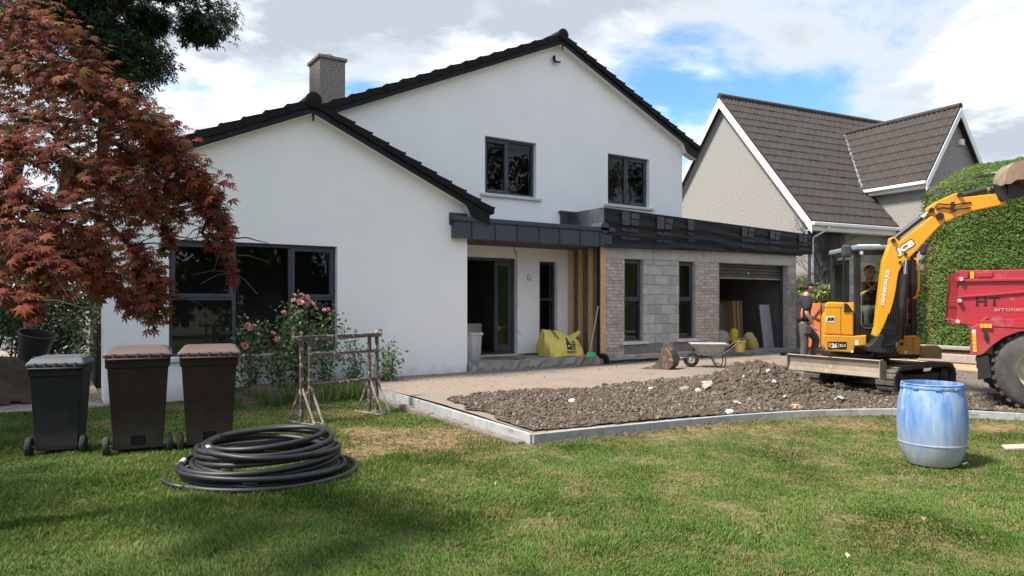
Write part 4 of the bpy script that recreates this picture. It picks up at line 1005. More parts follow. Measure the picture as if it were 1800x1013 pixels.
for r_ in range(rows):
    o0 = Vector((0, HD, RZ_ + .092)) + nd * (r_ * gau); zrow = o0.z + nd.z * TL * .6
    lim = NL if zrow > WRZ + .15 else WXA - (WRZ - max(zrow, WEZ - .1)) / ws + .05
    if zrow < WEZ - .1: lim = WX0 - .05
    x_ = -.20; 
    while x_ < lim - TW * .45:
        tile_at(Vector((x_, o0.y, o0.z)) + Vector((0, random.uniform(-.006, .006), random.uniform(0, .004))), xax, nd, nroof); x_ += TW - .012
wd = Vector((WX0 - WXA, 0, WEZ - WRZ)).normalized(); wl = math.hypot(WXA - WX0 + wo_, (WXA - WX0 + wo_) * ws); wrows = 8; wg = wl / wrows
yax = Vector((0, 1, 0))
for r_ in range(wrows):
    o0 = Vector((WXA, 0, WRZ + .092)) + wd * (r_ * wg); zrow = o0.z + wd.z * TL * .5
    y_n = wyf - .02
    while y_n < main_y(zrow) - .05:
        tile_at(Vector((o0.x, y_n, o0.z)), yax, wd, wroof); y_n += TW - .012
# ridges
mb = nb(); mb.tube([(-.2, HD, RZ_ + .12), (NL + .2, HD, RZ_ + .12)], .10, 10); nbuild(mb, 'ridge', m_ntile, nroof, smooth=50)
mb = nb(); mb.tube([(WXA, wyf - .02, WRZ + .12), (WXA, main_y(WRZ) + .2, WRZ + .12)], .09, 10); nbuild(mb, 'ridge', m_ntile, wroof, smooth=50)
mb = nb(); mb.tube([(WXA - (WRZ - we) / ws - .0, main_y(we) - .02, we + .12), (WXA, main_y(WRZ), WRZ + .11)], .06, 6); nbuild(mb, 'valley', m_lead, wroof)
# white bargeboards, gutters and soffits
def barge(p, q, ext, ht=.24): 
    mb = nb(); p, q = Vector(p), Vector(q); mb.prism([p, q, q - Vector((0, 0, ht)), p - Vector((0, 0, ht))], ext); nbuild(mb, 'bargeboard', m_white, nroof, bevel=.006)
barge((-.19, HD, RZ_ + .04), (-.19, -OH - .02, e_ + .02), (-.03, 0, 0), .30); barge((-.19, HD, RZ_ + .04), (-.19, 2 * HD + OH, e_ + .02), (-.03, 0, 0), .30)
barge((WXA, wyf - .005, WRZ + .05), (WX0 - wo_ - .02, wyf - .005, we + .02), (0, -.03, 0), .26); barge((WXA, wyf - .005, WRZ + .05), (WX1 + wo_ + .02, wyf - .005, we + .02), (0, -.03, 0), .26)
mb = nb(); mb.box((-.2, -OH + .02, e_ - .19), (WX0 - .002, .0, e_ - .17)); mb.box((-.2, -OH - .0, e_ - .17), (WX0 - .002, -OH + .025, e_ + .03)); nbuild(mb, 'soffit', m_white, nroof)
mb = nb(); mb.box((-.215, -OH - .11, e_ - .05), (WX0 + .05, -OH - .005, e_ + .05)); nbuild(mb, 'gutter', m_white, nroof, bevel=.02)
mb = nb(); mb.box((WX0 - wo_ - .10, wyf - .02, we - .05), (WX0 - wo_ - .005, main_y(we) - .05, we + .05)); nbuild(mb, 'gutter', m_white, wroof, bevel=.02)
mb = nb(); mb.box((WX0 - wo_, wyf, we - .16), (WX0 - .001, main_y(we) - .1, we - .14)); mb.box((WX0 - wo_, wyf, we - .14), (WX0 - wo_ + .025, main_y(we) - .06, we + .02)); nbuild(mb, 'soffit', m_white, wroof)
mb = nb(); mb.tube([(.42, -OH - .06, e_ - .03), (.42, -OH - .06, e_ - .12), (.10, -.07, e_ - .38), (.10, -.07, -.2)], .04, 10); nbuild(mb, 'downpipe', m_white, neigh, smooth=40)
mb = nb(); mb.box((WXA + .15, WY - .10, WRZ - 1.02), (WXA + .36, WY - .002, WRZ - .84)); ab = nbuild(mb, 'alarm_box', m_white, neigh, bevel=.01)

# bare climber on the neighbour's wall
m_vine = mat('bare_vine', (0.075, 0.06, 0.055), .95, (.12, .10, .09), 9)
vine = E('bare_climber', NM @ Vector((.6, -.1, .0)), 'leafless dark climber clinging to the neighbouring grey wall', 'climber')
mb = MB(); r_ = random.Random(8)
def twig(p, d, L, rad, lev):
    pts = [p]; q = p.copy(); d = d.copy()
    for i in range(6):
        d = (d + Vector((r_.uniform(-.5, .5), 0, r_.uniform(-.4, .4)))).normalized(); q = q + d * L / 6; q.y = -.03 - r_.random() * .10; pts.append(q.copy())
        if lev < 3 and r_.random() < .85: twig(q.copy(), (d + Vector((r_.uniform(-1.2, 1.2), 0, r_.uniform(-.5, .8)))).normalized(), L * .6, rad * .6, lev + 1)
    mb.tube([NM @ a for a in pts], [rad * (1 - .1 * i) for i in range(7)], 4, caps=False)
for i in range(7): twig(Vector((.25 + .14 * i, -.06, 1.7 + .15 * (i % 3))), Vector((r_.uniform(-.4, .4), 0, 1)), 1.25, .020, 0)
mb.build('twigs', m_vine, vine)['kind'] = 'stuff'

# rough boundary at the left, far wall, pale building beyond
gwall = MB(); p0 = C(-17, 21.5); p1 = C(-9.6, 21.5)
d_ = (p1 - p0); Mx = frame(p0, d_, UP); gwall.box((0, 0, -.4), (d_.length, .2, 1.72), Mx); gwall.box((0, -.03, 1.721), (d_.length, .23, 1.80), Mx)
o_ = gwall.build('garden_wall', mat('grey_render_wall', (.36, .35, .34), .9, (.28, .27, .26), 2, bump=.3), None, bevel=.01); tag(o_, 'plain grey rendered garden wall behind the left side of the house', 'wall')

# ------------------------------------------------------------------ foliage
def leaf_cloud(name, pos, nrm, size, shape, material, parent=None, seed=0, roll=None, curl=0.0):
    """many small leaves as one mesh; shape = (verts [k,3], faces) in the unit leaf frame (x side, y along, z normal)"""
    r = np.random.default_rng(seed); n = len(pos); sv, sf = shape; k = len(sv)
    nr = nrm / (np.linalg.norm(nrm, axis=1, keepdims=True) + 1e-9)
    if roll is None:
        t = r.normal(size=(n, 3))
    else: t = roll
    y = t - (t * nr).sum(1, keepdims=True) * nr; y /= np.linalg.norm(y, axis=1, keepdims=True) + 1e-9
    x = np.cross(y, nr)
    s = size[:, None, None]
    P = pos[:, None, :] + s * (sv[None, :, 0, None] * x[:, None] + sv[None, :, 1, None] * y[:, None] + sv[None, :, 2, None] * nr[:, None])
    tone = np.repeat(r.uniform(0, 1, n), k)
    fa = (np.arange(n) * k)[:, None, None] + sf[None]
    return np_mesh(name, P.reshape(-1, 3), fa.reshape(-1, sf.shape[1]), material, {'tone': tone}, parent=parent)
def leaf_mat(name, stops, trans=.3, rough=.45, spec=.4):
    m = bpy.data.materials.new(name); m.use_nodes = True; t = m.node_tree; b = t.nodes['Principled BSDF']
    b.inputs['Roughness'].default_value = rough; b.inputs['Specular IOR Level'].default_value = spec
    at = t.nodes.new('ShaderNodeAttribute'); at.attribute_name = 'tone'
    rp = t.nodes.new('ShaderNodeValToRGB'); t.links.new(at.outputs['Fac'], rp.inputs[0]); e = rp.color_ramp.elements
    e[0].position, e[0].color = stops[0][0], stops[0][1] + (1,); e[1].position, e[1].color = stops[-1][0], stops[-1][1] + (1,)
    for p_, c_ in stops[1:-1]: q = e.new(p_); q.color = c_ + (1,)
    t.links.new(rp.outputs[0], b.inputs['Base Color'])
    out = t.nodes['Material Output']; tr = t.nodes.new('ShaderNodeBsdfTranslucent'); ms = t.nodes.new('ShaderNodeMixShader'); ms.inputs[0].default_value = trans
    t.links.new(rp.outputs[0], tr.inputs[0]); t.links.new(b.outputs[0], ms.inputs[1]); t.links.new(tr.outputs[0], ms.inputs[2]); t.links.new(ms.outputs[0], out.inputs[0])
    return m
OVAL = (np.array([[0, 0, 0], [-.28, .35, .03], [0, .5, -.02], [.28, .35, .03], [0, 1, -.06]], float), np.array([[0, 1, 2], [0, 2, 3], [1, 4, 2], [2, 4, 3]]))
def palmate(nl=7, droop=.18):
    vs = [[0, 0, 0]]; fs = []
    ang = np.linspace(-128, 128, nl); ln = {5: [.55, .85, 1, .85, .55], 7: [.42, .72, .92, 1, .92, .72, .42]}[nl]
    for i, (a, l_) in enumerate(zip(ang, ln)):
        a_ = math.radians(a); d = np.array([math.sin(a_), math.cos(a_)]); s_ = np.array([d[1], -d[0]])
        b = len(vs); wl = .13
        for (t, w_, z_) in ((.42, -wl, -.03), (.45, wl, -.03), (1.0, 0, -droop)):
            p = d * t * l_ + s_ * w_; vs.append([p[0], p[1], z_ * l_])
        fs += [[0, b + 1, b], [b, b + 1, b + 2]]
    for i in range(nl - 1):
        pass
    return np.array(vs, float), np.array(fs)
PALM7 = palmate(7); PALM5 = palmate(5)

# ---- the red maple, close on the left
m_bark = mat('grey_bark', (0.030, 0.025, 0.021), .9, (.015, .013, .011), 8, bump=.8, bscale=25, stretch=(1, 1, .3))
m_red = leaf_mat('maple_leaf', [(0, (0.10, 0.021, 0.017)), (.30, (0.15, 0.034, 0.025)), (.52, (0.20, 0.056, 0.036)), (.68, (0.26, 0.054, 0.018)), (.78, (0.085, 0.085, 0.018)), (.90, (0.115, 0.085, 0.020)), (1, (0.32, 0.11, 0.016))], .45, .65, .15)
mp = C(-3.75, 4.55, -.2)
maple = E('maple_tree', mp, 'spreading red-leaved maple tree hanging in over the dustbins', 'tree')
# crown sprays: image-plane ridge lines with a distance; leaves shingle down and outward from each
SPR = [  # (points (px, py, depth), half width px, leaves)
 ([(-60, -20, 3.9), (40, 20, 3.8), (100, 45, 3.8), (140, 80, 3.9), (165, 115, 4.0)], 42, 330),
 ([(-40, 90, 3.7), (60, 110, 3.7), (130, 140, 3.8), (190, 175, 3.9), (250, 205, 4.0), (290, 215, 4.1)], 36, 380),
 ([(40, 200, 4.2), (150, 205, 4.2), (240, 230, 4.2), (310, 265, 4.2), (350, 300, 4.2), (385, 330, 4.2)], 38, 420),
 ([(140, 140, 4.35), (210, 175, 4.35), (275, 215, 4.35), (322, 255, 4.35)], 40, 330), ([(190, 235, 4.4), (250, 275, 4.4), (310, 320, 4.4), (350, 360, 4.4)], 46, 330),
 ([(300, 280, 4.3), (345, 320, 4.3), (380, 360, 4.3), (392, 400, 4.3)], 26, 210),
 ([(385, 385, 4.25), (398, 420, 4.25), (402, 455, 4.25)], 15, 60), ([(403, 450, 4.25), (410, 480, 4.25), (412, 505, 4.25)], 9, 26),
 ([(355, 400, 4.3), (385, 440, 4.3)], 13, 34),
 ([(-60, 230, 3.6), (60, 255, 3.6), (130, 280, 3.7), (190, 310, 3.8), (235, 345, 3.9), (262, 380, 4.0)], 36, 380),
 ([(-60, 300, 3.4), (30, 330, 3.4), (100, 370, 3.5), (150, 410, 3.6), (190, 450, 3.7)], 40, 360),
 ([(130, 350, 4.0), (190, 385, 4.0), (235, 430, 4.0), (270, 480, 4.0), (290, 520, 4.0)], 30, 260), ([(240, 470, 4.0), (280, 520, 4.0), (296, 560, 4.0)], 16, 70), ([(240, 490, 4.0), (262, 530, 4.0), (272, 572, 4.0)], 13, 50),
 ([(180, 470, 3.8), (225, 510, 3.8), (250, 545, 3.8)], 24, 110),
 ([(-60, 400, 3.2), (20, 420, 3.2), (70, 460, 3.2), (110, 500, 3.3)], 42, 230), ([(-60, 480, 3.1), (0, 500, 3.1), (50, 530, 3.1), (62, 560, 3.1)], 26, 90),
 ([(100, 430, 3.6), (150, 470, 3.6), (190, 510, 3.7)], 30, 150),
 ([(275, 350, 4.9), (290, 390, 4.9), (300, 415, 4.9), (285, 440, 4.9)], 17, 110), ([(225, 330, 4.6), (280, 345, 4.6), (320, 380, 4.6)], 16, 100),
 ([(-60, 160, 4.6), (60, 200, 4.6), (180, 300, 4.7), (240, 360, 4.7)], 60, 700), ([(-60, 30, 4.6), (60, 80, 4.6), (140, 150, 4.6)], 50, 420), ([(-60, 20, 5.0), (20, 90, 5.0), (90, 180, 5.0)], 60, 380), ([(-60, 330, 4.3), (60, 400, 4.3), (160, 440, 4.3), (200, 470, 4.3)], 48, 380),
 ([(-160, -90, 4.4), (-40, -60, 4.4), (60, -30, 4.4)], 60, 200), ([(-200, 100, 4.0), (-120, 250, 3.9), (-100, 400, 3.8)], 90, 420),
]
r = np.random.default_rng(31); P_, Nn, Sz, Rl, Tn = [], [], [], [], []
mw = MB(); mw.tube([mp, mp + Vector((.05, .05, .6)), mp + Vector((.2, .1, 1.2)), mp + Vector((.35, .25, 1.9)), mp + Vector((.5, .3, 2.7))], [.12, .10, .09, .07, .05], 10)
hub = mp + Vector((.25, .15, 1.45)); JOINTS = []
for si, (pts, hw, nl) in enumerate(SPR):
    nl = int(nl * 1.55)
    W = [atD(*p) for p in pts]
    st = hub + Vector((0, 0, max(-.6, min(1.2, (W[0].z - hub.z) * .6)))); b0 = W[0]
    if pts[0][0] > 120 and JOINTS: st = min(JOINTS, key=lambda j_: (j_ - b0).length)
    branch = [st.lerp(b0, t) + Vector((0, 0, .06 * math.sin(math.pi * t))) for t in (0, .35, .7)] + [w_ - Vector((0, 0, .03)) for w_ in W]; JOINTS += [w_ - Vector((0, 0, .03)) for w_ in W]
    mw.tube(branch, [.028 - .0225 * i / (len(branch) - 1) for i in range(len(branch))], 6)
    arr = np.array([w_[:] for w_ in W]); seg = np.linalg.norm(np.diff(arr, axis=0), axis=1); cum = np.r_[0, np.cumsum(seg)] / seg.sum()
    t = r.uniform(0, 1, nl) ** .9; c_ = np.stack([np.interp(t, cum, arr[:, k]) for k in range(3)], -1)
    dirv = (arr[-1] - arr[0]) / np.linalg.norm(arr[-1] - arr[0])
    s_ = hw / F * np.mean([p[2] for p in pts]); taper = 1.15 - .5 * t
    off = r.normal(size=(nl, 3)) * np.array([.55, .55, .55]) * s_ * taper[:, None]
    side = np.array(CR) ; 
    lateral = off @ side
    c2 = c_ + off; c2[:, 2] -= np.abs(off[:, 0] + off[:, 1]) * .35
    nrm = np.tile(np.array([0, 0, 1.0]), (nl, 1)) * .75 + off / s_ * .45 + np.array(CF)[None] * -.55 + r.normal(size=(nl, 3)) * .28
    tip = dirv[None] * .5 + off / s_ * .3 + np.array([0, 0, -.75])[None] + r.normal(size=(nl, 3)) * .25
    P_.append(c2); Nn.append(nrm); Rl.append(tip); Sz.append(r.uniform(.026, .052, nl) * np.where(r.uniform(0, 1, nl) < .2, 1.25, 1))
# fine twigs inside the crown
for _ in range(110):
    si = r.integers(len(SPR)); pts = SPR[si][0]; W = [atD(*p) for p in pts]; a_ = W[r.integers(len(W) - 1)]; d_ = Vector(r.normal(size=3)); d_.z = -abs(d_.z) * .4; d_.normalize()
    mw.tube([a_, a_ + d_ * .12 + Vector((0, 0, .02)), a_ + d_ * .25], [.005, .004, .002], 4, caps=False)
mw.build('trunk', m_bark, maple, smooth=50)
P_ = np.concatenate(P_); Nn = np.concatenate(Nn); Rl = np.concatenate(Rl); Sz = np.concatenate(Sz)
X, Y = cam_xy(P_[:, 0], P_[:, 1]); pxs = CX + F * X / Y; pys = HZ - F * (P_[:, 2] - CAMZ) / Y
inside = (pxs > 2) & (pxs < 1790) & (pys > 2)
score = Sz / Y * np.where(inside, 1, 0) / (1 + .9 * (Y - 3.0)); order = np.argsort(-score); pick = order[:300]; rest = order[300:]
leaf_cloud('crown', P_[rest], Nn[rest], Sz[rest] * 1.0, PALM7, m_red, maple, 3, Rl[rest])['kind'] = 'stuff'
m_red1 = mat('maple_leaf_single', (0.13, 0.030, 0.020), .65, (0.21, 0.058, 0.020), 9, rnd=.4, trans=.4, spec=.15)
lm = bpy.data.meshes.new('leaf'); lm.from_pydata([tuple(p) for p in PALM7[0]], [], [tuple(f) for f in PALM7[1]]); lm.materials.append(m_red1)
for i in pick:
    n_ = Vector(Nn[i]).normalized(); y_ = Vector(Rl[i]); y_ = (y_ - n_ * y_.dot(n_)).normalized(); x_ = y_.cross(n_)
    Mx = Matrix.Identity(4); s_ = float(Sz[i])
    for k in range(3): Mx[k][0], Mx[k][1], Mx[k][2], Mx[k][3] = x_[k] * s_, y_[k] * s_, n_[k] * s_, P_[i][k]
    inst('leaf', lm, maple, Mx)

# ---- generic broadleaf tree
def clump_pts(centres, radii, n, r, shell=.55):
    k = r.integers(len(centres), size=n); d = r.normal(size=(n, 3)); d /= np.linalg.norm(d, axis=1, keepdims=True)
    rad = (shell + (1 - shell) * r.uniform(0, 1, n)) * (.75 + .5 * r.uniform(0, 1, n) ** 2)
    return np.array(centres)[k] + d * np.array(radii)[k] * rad[:, None], d
def broadleaf(name, label, base, h, crown_z, rad, nclump, nleaf, lsize, material, seed, group=None, lean=(0, 0), shape=OVAL, trunk_r=.13, zflat=1.0, cat='tree', keepfn=None):
    r = np.random.default_rng(seed); t = E(name, base, label, cat, group=group)
    base = Vector(base); top = base + Vector((lean[0], lean[1], h))
    mb = MB(); ctr = base + Vector((lean[0] * .7, lean[1] * .7, (crown_z + h) / 2))
    mb.tube([base - Vector((0, 0, .3)), base + Vector((lean[0] * .2, lean[1] * .2, crown_z * .5)), base + Vector((lean[0] * .5, lean[1] * .5, crown_z)), ctr, top - Vector((0, 0, .1 * h))], [trunk_r * 1.25, trunk_r, trunk_r * .85, trunk_r * .5, trunk_r * .15], 10)
    cs, rs = [], []
    for i in range(nclump):
        d = r.normal(size=3); d /= np.linalg.norm(d); q = r.uniform(.25, 1) ** .5
        c_ = np.array(ctr) + d * q * np.array([rad, rad, (h - crown_z) / 2 * zflat]); cs.append(c_); s_ = rad * r.uniform(.22, .40); rs.append([s_, s_, s_ * .7])
        if i % 2 == 0: mb.tube([ctr - Vector((0, 0, .25 * (h - crown_z))), ctr.lerp(Vector(c_), .5) + Vector((0, 0, .1)), Vector(c_)], [trunk_r * .4, trunk_r * .22, trunk_r * .08], 6)
    mb.build('trunk', m_bark, t, smooth=50)
    p, d = clump_pts(cs, rs, nleaf, r)
    if keepfn is not None: kk = keepfn(p); p, d = p[kk], d[kk]; 
    n_ = len(p); nrm = d * .6 + np.array([0, 0, .7]) + r.normal(size=(n_, 3)) * .45; tip = d + np.array([0, 0, -.5]) + r.normal(size=(n_, 3)) * .5
    leaf_cloud('crown', p, nrm, r.uniform(.7, 1.25, n_) * lsize, shape, material, t, seed, tip)['kind'] = 'stuff'
    return t
m_dkleaf = leaf_mat('dark_green_leaf', [(0, (0.016, 0.034, 0.013)), (.5, (0.026, 0.052, 0.018)), (.85, (0.042, 0.078, 0.024)), (1, (0.065, 0.11, 0.032))], .22, .42, .45)
m_mdleaf = leaf_mat('mid_green_leaf', [(0, (0.030, 0.060, 0.016)), (.6, (0.055, 0.095, 0.025)), (1, (0.10, 0.15, 0.04))], .28, .45)
# dark tree by the house corner, its crown above the maple
tb = C(-7.95, 13.6, 0.0); 
broadleaf('sycamore_tree', 'tall dark green broadleaf tree rising behind the red maple', tb, 11.5, 5.3, 2.15, 50, 30000, .13, m_dkleaf, 12, shape=PALM5, trunk_r=.115, lean=(.3, .3), zflat=1.0)

# ---- laurel bush, garden mass at far left
def bush(name, label, centre, rad, n, lsize, material, seed, cat='shrub', shape=OVAL, stems=8, group=None):
    r = np.random.default_rng(seed); c0 = Vector(centre); t = E(name, (c0.x, c0.y, c0.z - rad[2]), label, cat, group=group)
    mb = MB()
    for i in range(stems):
        a = r.uniform(0, 6.28); q = Vector((math.cos(a) * rad[0] * .6, math.sin(a) * rad[1] * .6, r.uniform(-.2, .6) * rad[2])); b = Vector((c0.x + q.x * .2, c0.y + q.y * .2, c0.z - rad[2] - .1)); mb.tube([b, b.lerp(c0 + q, .5) + Vector((0, 0, .1)), c0 + q], [.02, .015, .006], 5)
    mb.build('stems', m_bark, t)
    cs, rs = [], []
    for i in range(26):
        d = r.normal(size=3); d /= np.linalg.norm(d); cs.append(np.array(c0) + d * np.array(rad) * r.uniform(.25, .8)); s_ = min(rad) * r.uniform(.35, .5); rs.append([s_, s_, s_])
    p, d = clump_pts(cs, rs, n, r, .6); p[:, 2] = np.maximum(p[:, 2], c0.z - rad[2] - .05)
    nrm = d + np.array([0, 0, .5]) + r.normal(size=(n, 3)) * .4
    leaf_cloud('foliage', p, nrm, r.uniform(.7, 1.2, n) * lsize, shape, material, t, seed, d * .5 + np.array([0, 0, -.4]) + r.normal(size=(n, 3)) * .5)['kind'] = 'stuff'
    return t
m_laurel = leaf_mat('laurel_leaf', [(0, (0.018, 0.045, 0.014)), (.6, (0.035, 0.075, 0.02)), (1, (0.07, 0.12, 0.035))], .12, .25, .6)
bush('laurel_bush', 'glossy dark green laurel bush between the maple and the grey garden wall', C(-8.1, 12.6, 1.0), (.85, .8, 1.15), 5200, .085, m_laurel, 41)
bush('yew_bush', 'near-black evergreen bush behind the black tub', C(-8.9, 11.7, 1.0), (1.35, .9, 1.5), 13000, .06, m_dkleaf, 42)
bush('evergreen_bush', 'tall dark evergreen mass behind the maple at the left edge', C(-10.3, 14.4, 1.6), (1.9, 1.1, 2.2), 16000, .085, m_dkleaf, 44, stems=12)
bush('pale_bush', 'sunlit yellow-green bush glimpsed above the grey garden wall', C(-15.2, 24.5, 1.6), (2.6, 1.6, 1.9), 5000, .12, leaf_mat('lime_leaf', [(0, (.16, .26, .04)), (1, (.32, .42, .10))], .4), 43)
# trees beyond the left edge of the picture; they shade the bins and the left of the lawn
broadleaf('broadleaf_tree', 'large garden tree left of the maple, crown out of the picture', C(-9.6, 8.2, -.2), 9.5, 2.6, 3.0, 46, 15000, .17, m_dkleaf, 51, group='trees left of the picture')
broadleaf('broadleaf_tree', 'garden tree left of the lawn near the photographer', C(-9.4, 3.0, -.2), 8.0, 2.4, 2.5, 40, 11000, .17, m_dkleaf, 52, group='trees left of the picture')
# trees across the road behind the photographer, seen mirrored in the windows
for i, (x_, y_, h_, rd) in enumerate(((5, -14, 6, 3.4), (9.2, -14.5, 6.3, 3.4), (13.5, -14, 6.5, 3.6), (25, -12, 12, 3.8), (36, -12, 12, 4.0), (30.5, -11, 7, 3.6), (19, -13, 6.5, 3.4))):
    broadleaf('roadside_tree', ['bushy roadside tree mirrored darkly in the big ground-floor window', 'broad roadside tree mirrored in the middle of the ground-floor window', 'tall roadside tree mirrored in the sliding door', 'tall roadside tree mirrored in the wider upstairs window', 'roadside tree mirrored in the upstairs window nearest the eaves', 'roadside tree mirrored in the garage windows', 'roadside tree mirrored behind the door of the porch'][i], (x_, y_, -.3), h_, .7, rd, 44, 8000, .36, m_dkleaf, 60 + i, 'trees mirrored in the windows', trunk_r=.2)

# ---- conifer hedge on the right: clipped face of short feathery sprays
def hedge(name, label, u0, v0, v1, z0, top, bulge, n, seed, material, wdt=1.5):
    r = np.random.default_rng(seed); t = E(name, (u0 + wdt / 2, (v0 + v1) / 2, z0), label, 'hedge')
    # clumped surface points over the visible face, top and ends
    y = r.uniform(v0, v1, n); s_ = r.uniform(0, 1, n)
    zt = top(y); per = zt - z0 + wdt * .75
    a = s_ * per; face = a < (zt - z0) - .35
    rr = .35
    x = np.where(face, u0, u0 + (a - (zt - z0 - rr)) ); z = np.where(face, z0 + a, zt - .0)
    over = np.clip((a - (zt - z0 - rr)) / rr, 0, 1); x = np.where(face, x, x); 
    z = np.where(face, z, zt - .22 * (1 - over) ** 2)
    nx = np.where(face, -1.0, -(1 - over) * .8); nz = np.where(face, .15, .3 + over)
    lump = (fbm(y, z, 2.0, seed, 4) - .5) * bulge + (fbm(y * 1.3, z * 3.5, 4, seed + 3, 3) - .5) * .10
    x = x - lump * (-nx); z = z + lump * nz * .6
    x += r.normal(size=n) * .025
    # rounded near/far ends
    ends = np.minimum(np.abs(y - v1), 1.0); x += np.where(y > v1 - .45, (1 - np.sqrt(np.clip(1 - ((y - (v1 - .45)) / .45) ** 2, 0, 1))) * .45, 0)
    p = np.stack([x, y, z], -1)
    ne = n // 5; pe = np.stack([u0 + .2 + r.uniform(0, wdt, ne), v1 + r.normal(size=ne) * .05 + (fbm(r.uniform(0, 9, ne), r.uniform(0, 9, ne), 2, 2) - .5) * .2, z0 + r.uniform(0, 1, ne) * (top(np.full(ne, v1)) - z0 - .15)], -1)
    p = np.concatenate([p, pe]); nn_ = np.concatenate([np.stack([nx, np.zeros(n), nz], -1), np.tile([-.1, 1, .15], (ne, 1))])
    m_ = len(p); tip = nn_ * .8 + np.array([0, -.9, .15]) * np.where(r.uniform(0, 1, m_) < .75, 1, -.6)[:, None] + r.normal(size=(m_, 3)) * .35
    nrm = nn_ * .8 + r.normal(size=(m_, 3)) * .7 + np.array([0, 0, .4])
    SPRAY = (np.array([[0, 0, 0], [-.10, .45, .02], [.10, .45, .02], [0, 1, -.05], [-.22, .62, 0], [.22, .66, 0]], float), np.array([[0, 2, 1], [1, 2, 3], [0, 1, 4], [0, 5, 2]]))
    o_ = leaf_cloud('foliage', p, nrm, r.uniform(.035, .078, m_), SPRAY, material, t, seed, tip); o_['kind'] = 'stuff'
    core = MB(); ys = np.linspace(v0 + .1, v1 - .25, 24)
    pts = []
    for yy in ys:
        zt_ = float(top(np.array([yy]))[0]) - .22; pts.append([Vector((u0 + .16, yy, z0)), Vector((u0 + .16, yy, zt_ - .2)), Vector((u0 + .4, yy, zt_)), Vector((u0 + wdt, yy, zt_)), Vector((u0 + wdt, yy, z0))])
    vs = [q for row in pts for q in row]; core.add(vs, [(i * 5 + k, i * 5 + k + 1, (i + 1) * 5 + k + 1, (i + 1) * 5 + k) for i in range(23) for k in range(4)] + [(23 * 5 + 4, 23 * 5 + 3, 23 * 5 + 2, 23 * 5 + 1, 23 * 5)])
    core.build('inner_growth', mat('hedge_inner_twigs', (.018, .026, .010), .95, (.03, .035, .016), 12) if 'hedge_inner_twigs' not in MATS else MATS['hedge_inner_twigs'], t)  # dark twiggy core behind the outer sprays
    return t
m_con = leaf_mat('conifer_spray', [(0, (0.044, 0.10, 0.015)), (.5, (0.085, 0.165, 0.026)), (.85, (0.13, 0.22, 0.040)), (.97, (0.19, 0.27, 0.065)), (1, (0.17, 0.11, 0.045))], .3, .6, .25)
hedge('conifer_hedge', 'tall clipped bright green conifer hedge behind the red truck', 16.95, -2.0, 8.35, .30, lambda y: 4.35 - .35 * ss(7.2, 8.4, y) + .12 * (fbm(y, y * 0, 1.2, 3) - .5), .22, 165000, 71, m_con, 1.6)
hedge('conifer_hedge', 'lower darker end of conifer hedge beside the excavator cab', 17.35, 8.2, 9.9, .15, lambda y: 2.35 + .10 * (fbm(y, y * 0, 1.6, 6) - .5), .2, 16000, 72, leaf_mat('dark_conifer_spray', [(0, (0.028, 0.062, 0.014)), (.6, (0.048, 0.095, 0.02)), (1, (0.085, 0.14, 0.03))], .25, .6, .25), 1.2)

# ---- sunny privet mass behind the walking worker
m_priv = leaf_mat('privet_leaf', [(0, (0.10, 0.14, 0.025)), (.5, (0.19, 0.23, 0.045)), (1, (0.34, 0.34, 0.10))], .35, .5)
p = atD(1462, 500, 18.3); bush('privet_bush', 'yellow-green sunlit leafy bush between the garage and the excavator', (p.x, p.y, 1.05), (1.15, .55, 1.2), 8500, .095, m_priv, 81)
p = atD(1418, 480, 18.9); bush('privet_bush', 'narrow leafy sprig against the garage corner, touching the black membrane', (p.x + .1, p.y + .1, 1.55), (.30, .3, .85), 900, .10, m_priv, 82)

# ---- brick garden wall under the hedge
m_rbrick = mat('red_brick', (0.27, 0.10, 0.065), .9, (.20, .075, .05), 10, bump=.5, bscale=50, rnd=.2)
bw = E('brick_wall', (16.85, 6, 0), 'low red brick garden wall with stone coping beneath the conifer hedge', 'wall')
MB().box((16.66, 1.0, -.2), (16.85, 9.9, .29)).build('mortar_core', m_mortar, bw)
for k in range(4):
    y_ = 3.8 + (.11 if k % 2 else 0)
    while y_ < 9.6:
        MB().box((16.648, y_ + .005, .0 + k * .075 + .005), (16.665, min(y_ + .22, 9.9), .0 + k * .075 + .07)).build('brick', m_rbrick, bw); y_ += .225
for k in range(14): MB().box((16.60, 1.2 + k * .62, .30), (16.95, 1.2 + k * .62 + .615, .37)).build('coping_stone', m_conc, bw, bevel=.01)

# ------------------------------------------------------------------ smaller things
def gz(p):                                   # ground height under a point
    return float(drive_z(p.x, p.y)) if bool(in_drive(np.array(p.x), np.array(p.y))) else float(lawn_z(p.x, p.y))
def local_E(name, loc, rz, label, cat, group=None):
    return E(name, loc, label, cat, rz=rz, group=group)
class L(MB):                                 # mesh builder whose coordinates are local to an empty
    def __init__(s, M): super().__init__(); s.M = M
    def build(s, name, m_, parent, **k):
        s.v = [s.M @ p for p in s.v]; return super().build(name, m_, parent, **k)
def rz_cam(deg): return -TH + R(deg)          # rotation that lines local x up with the picture's right, plus deg

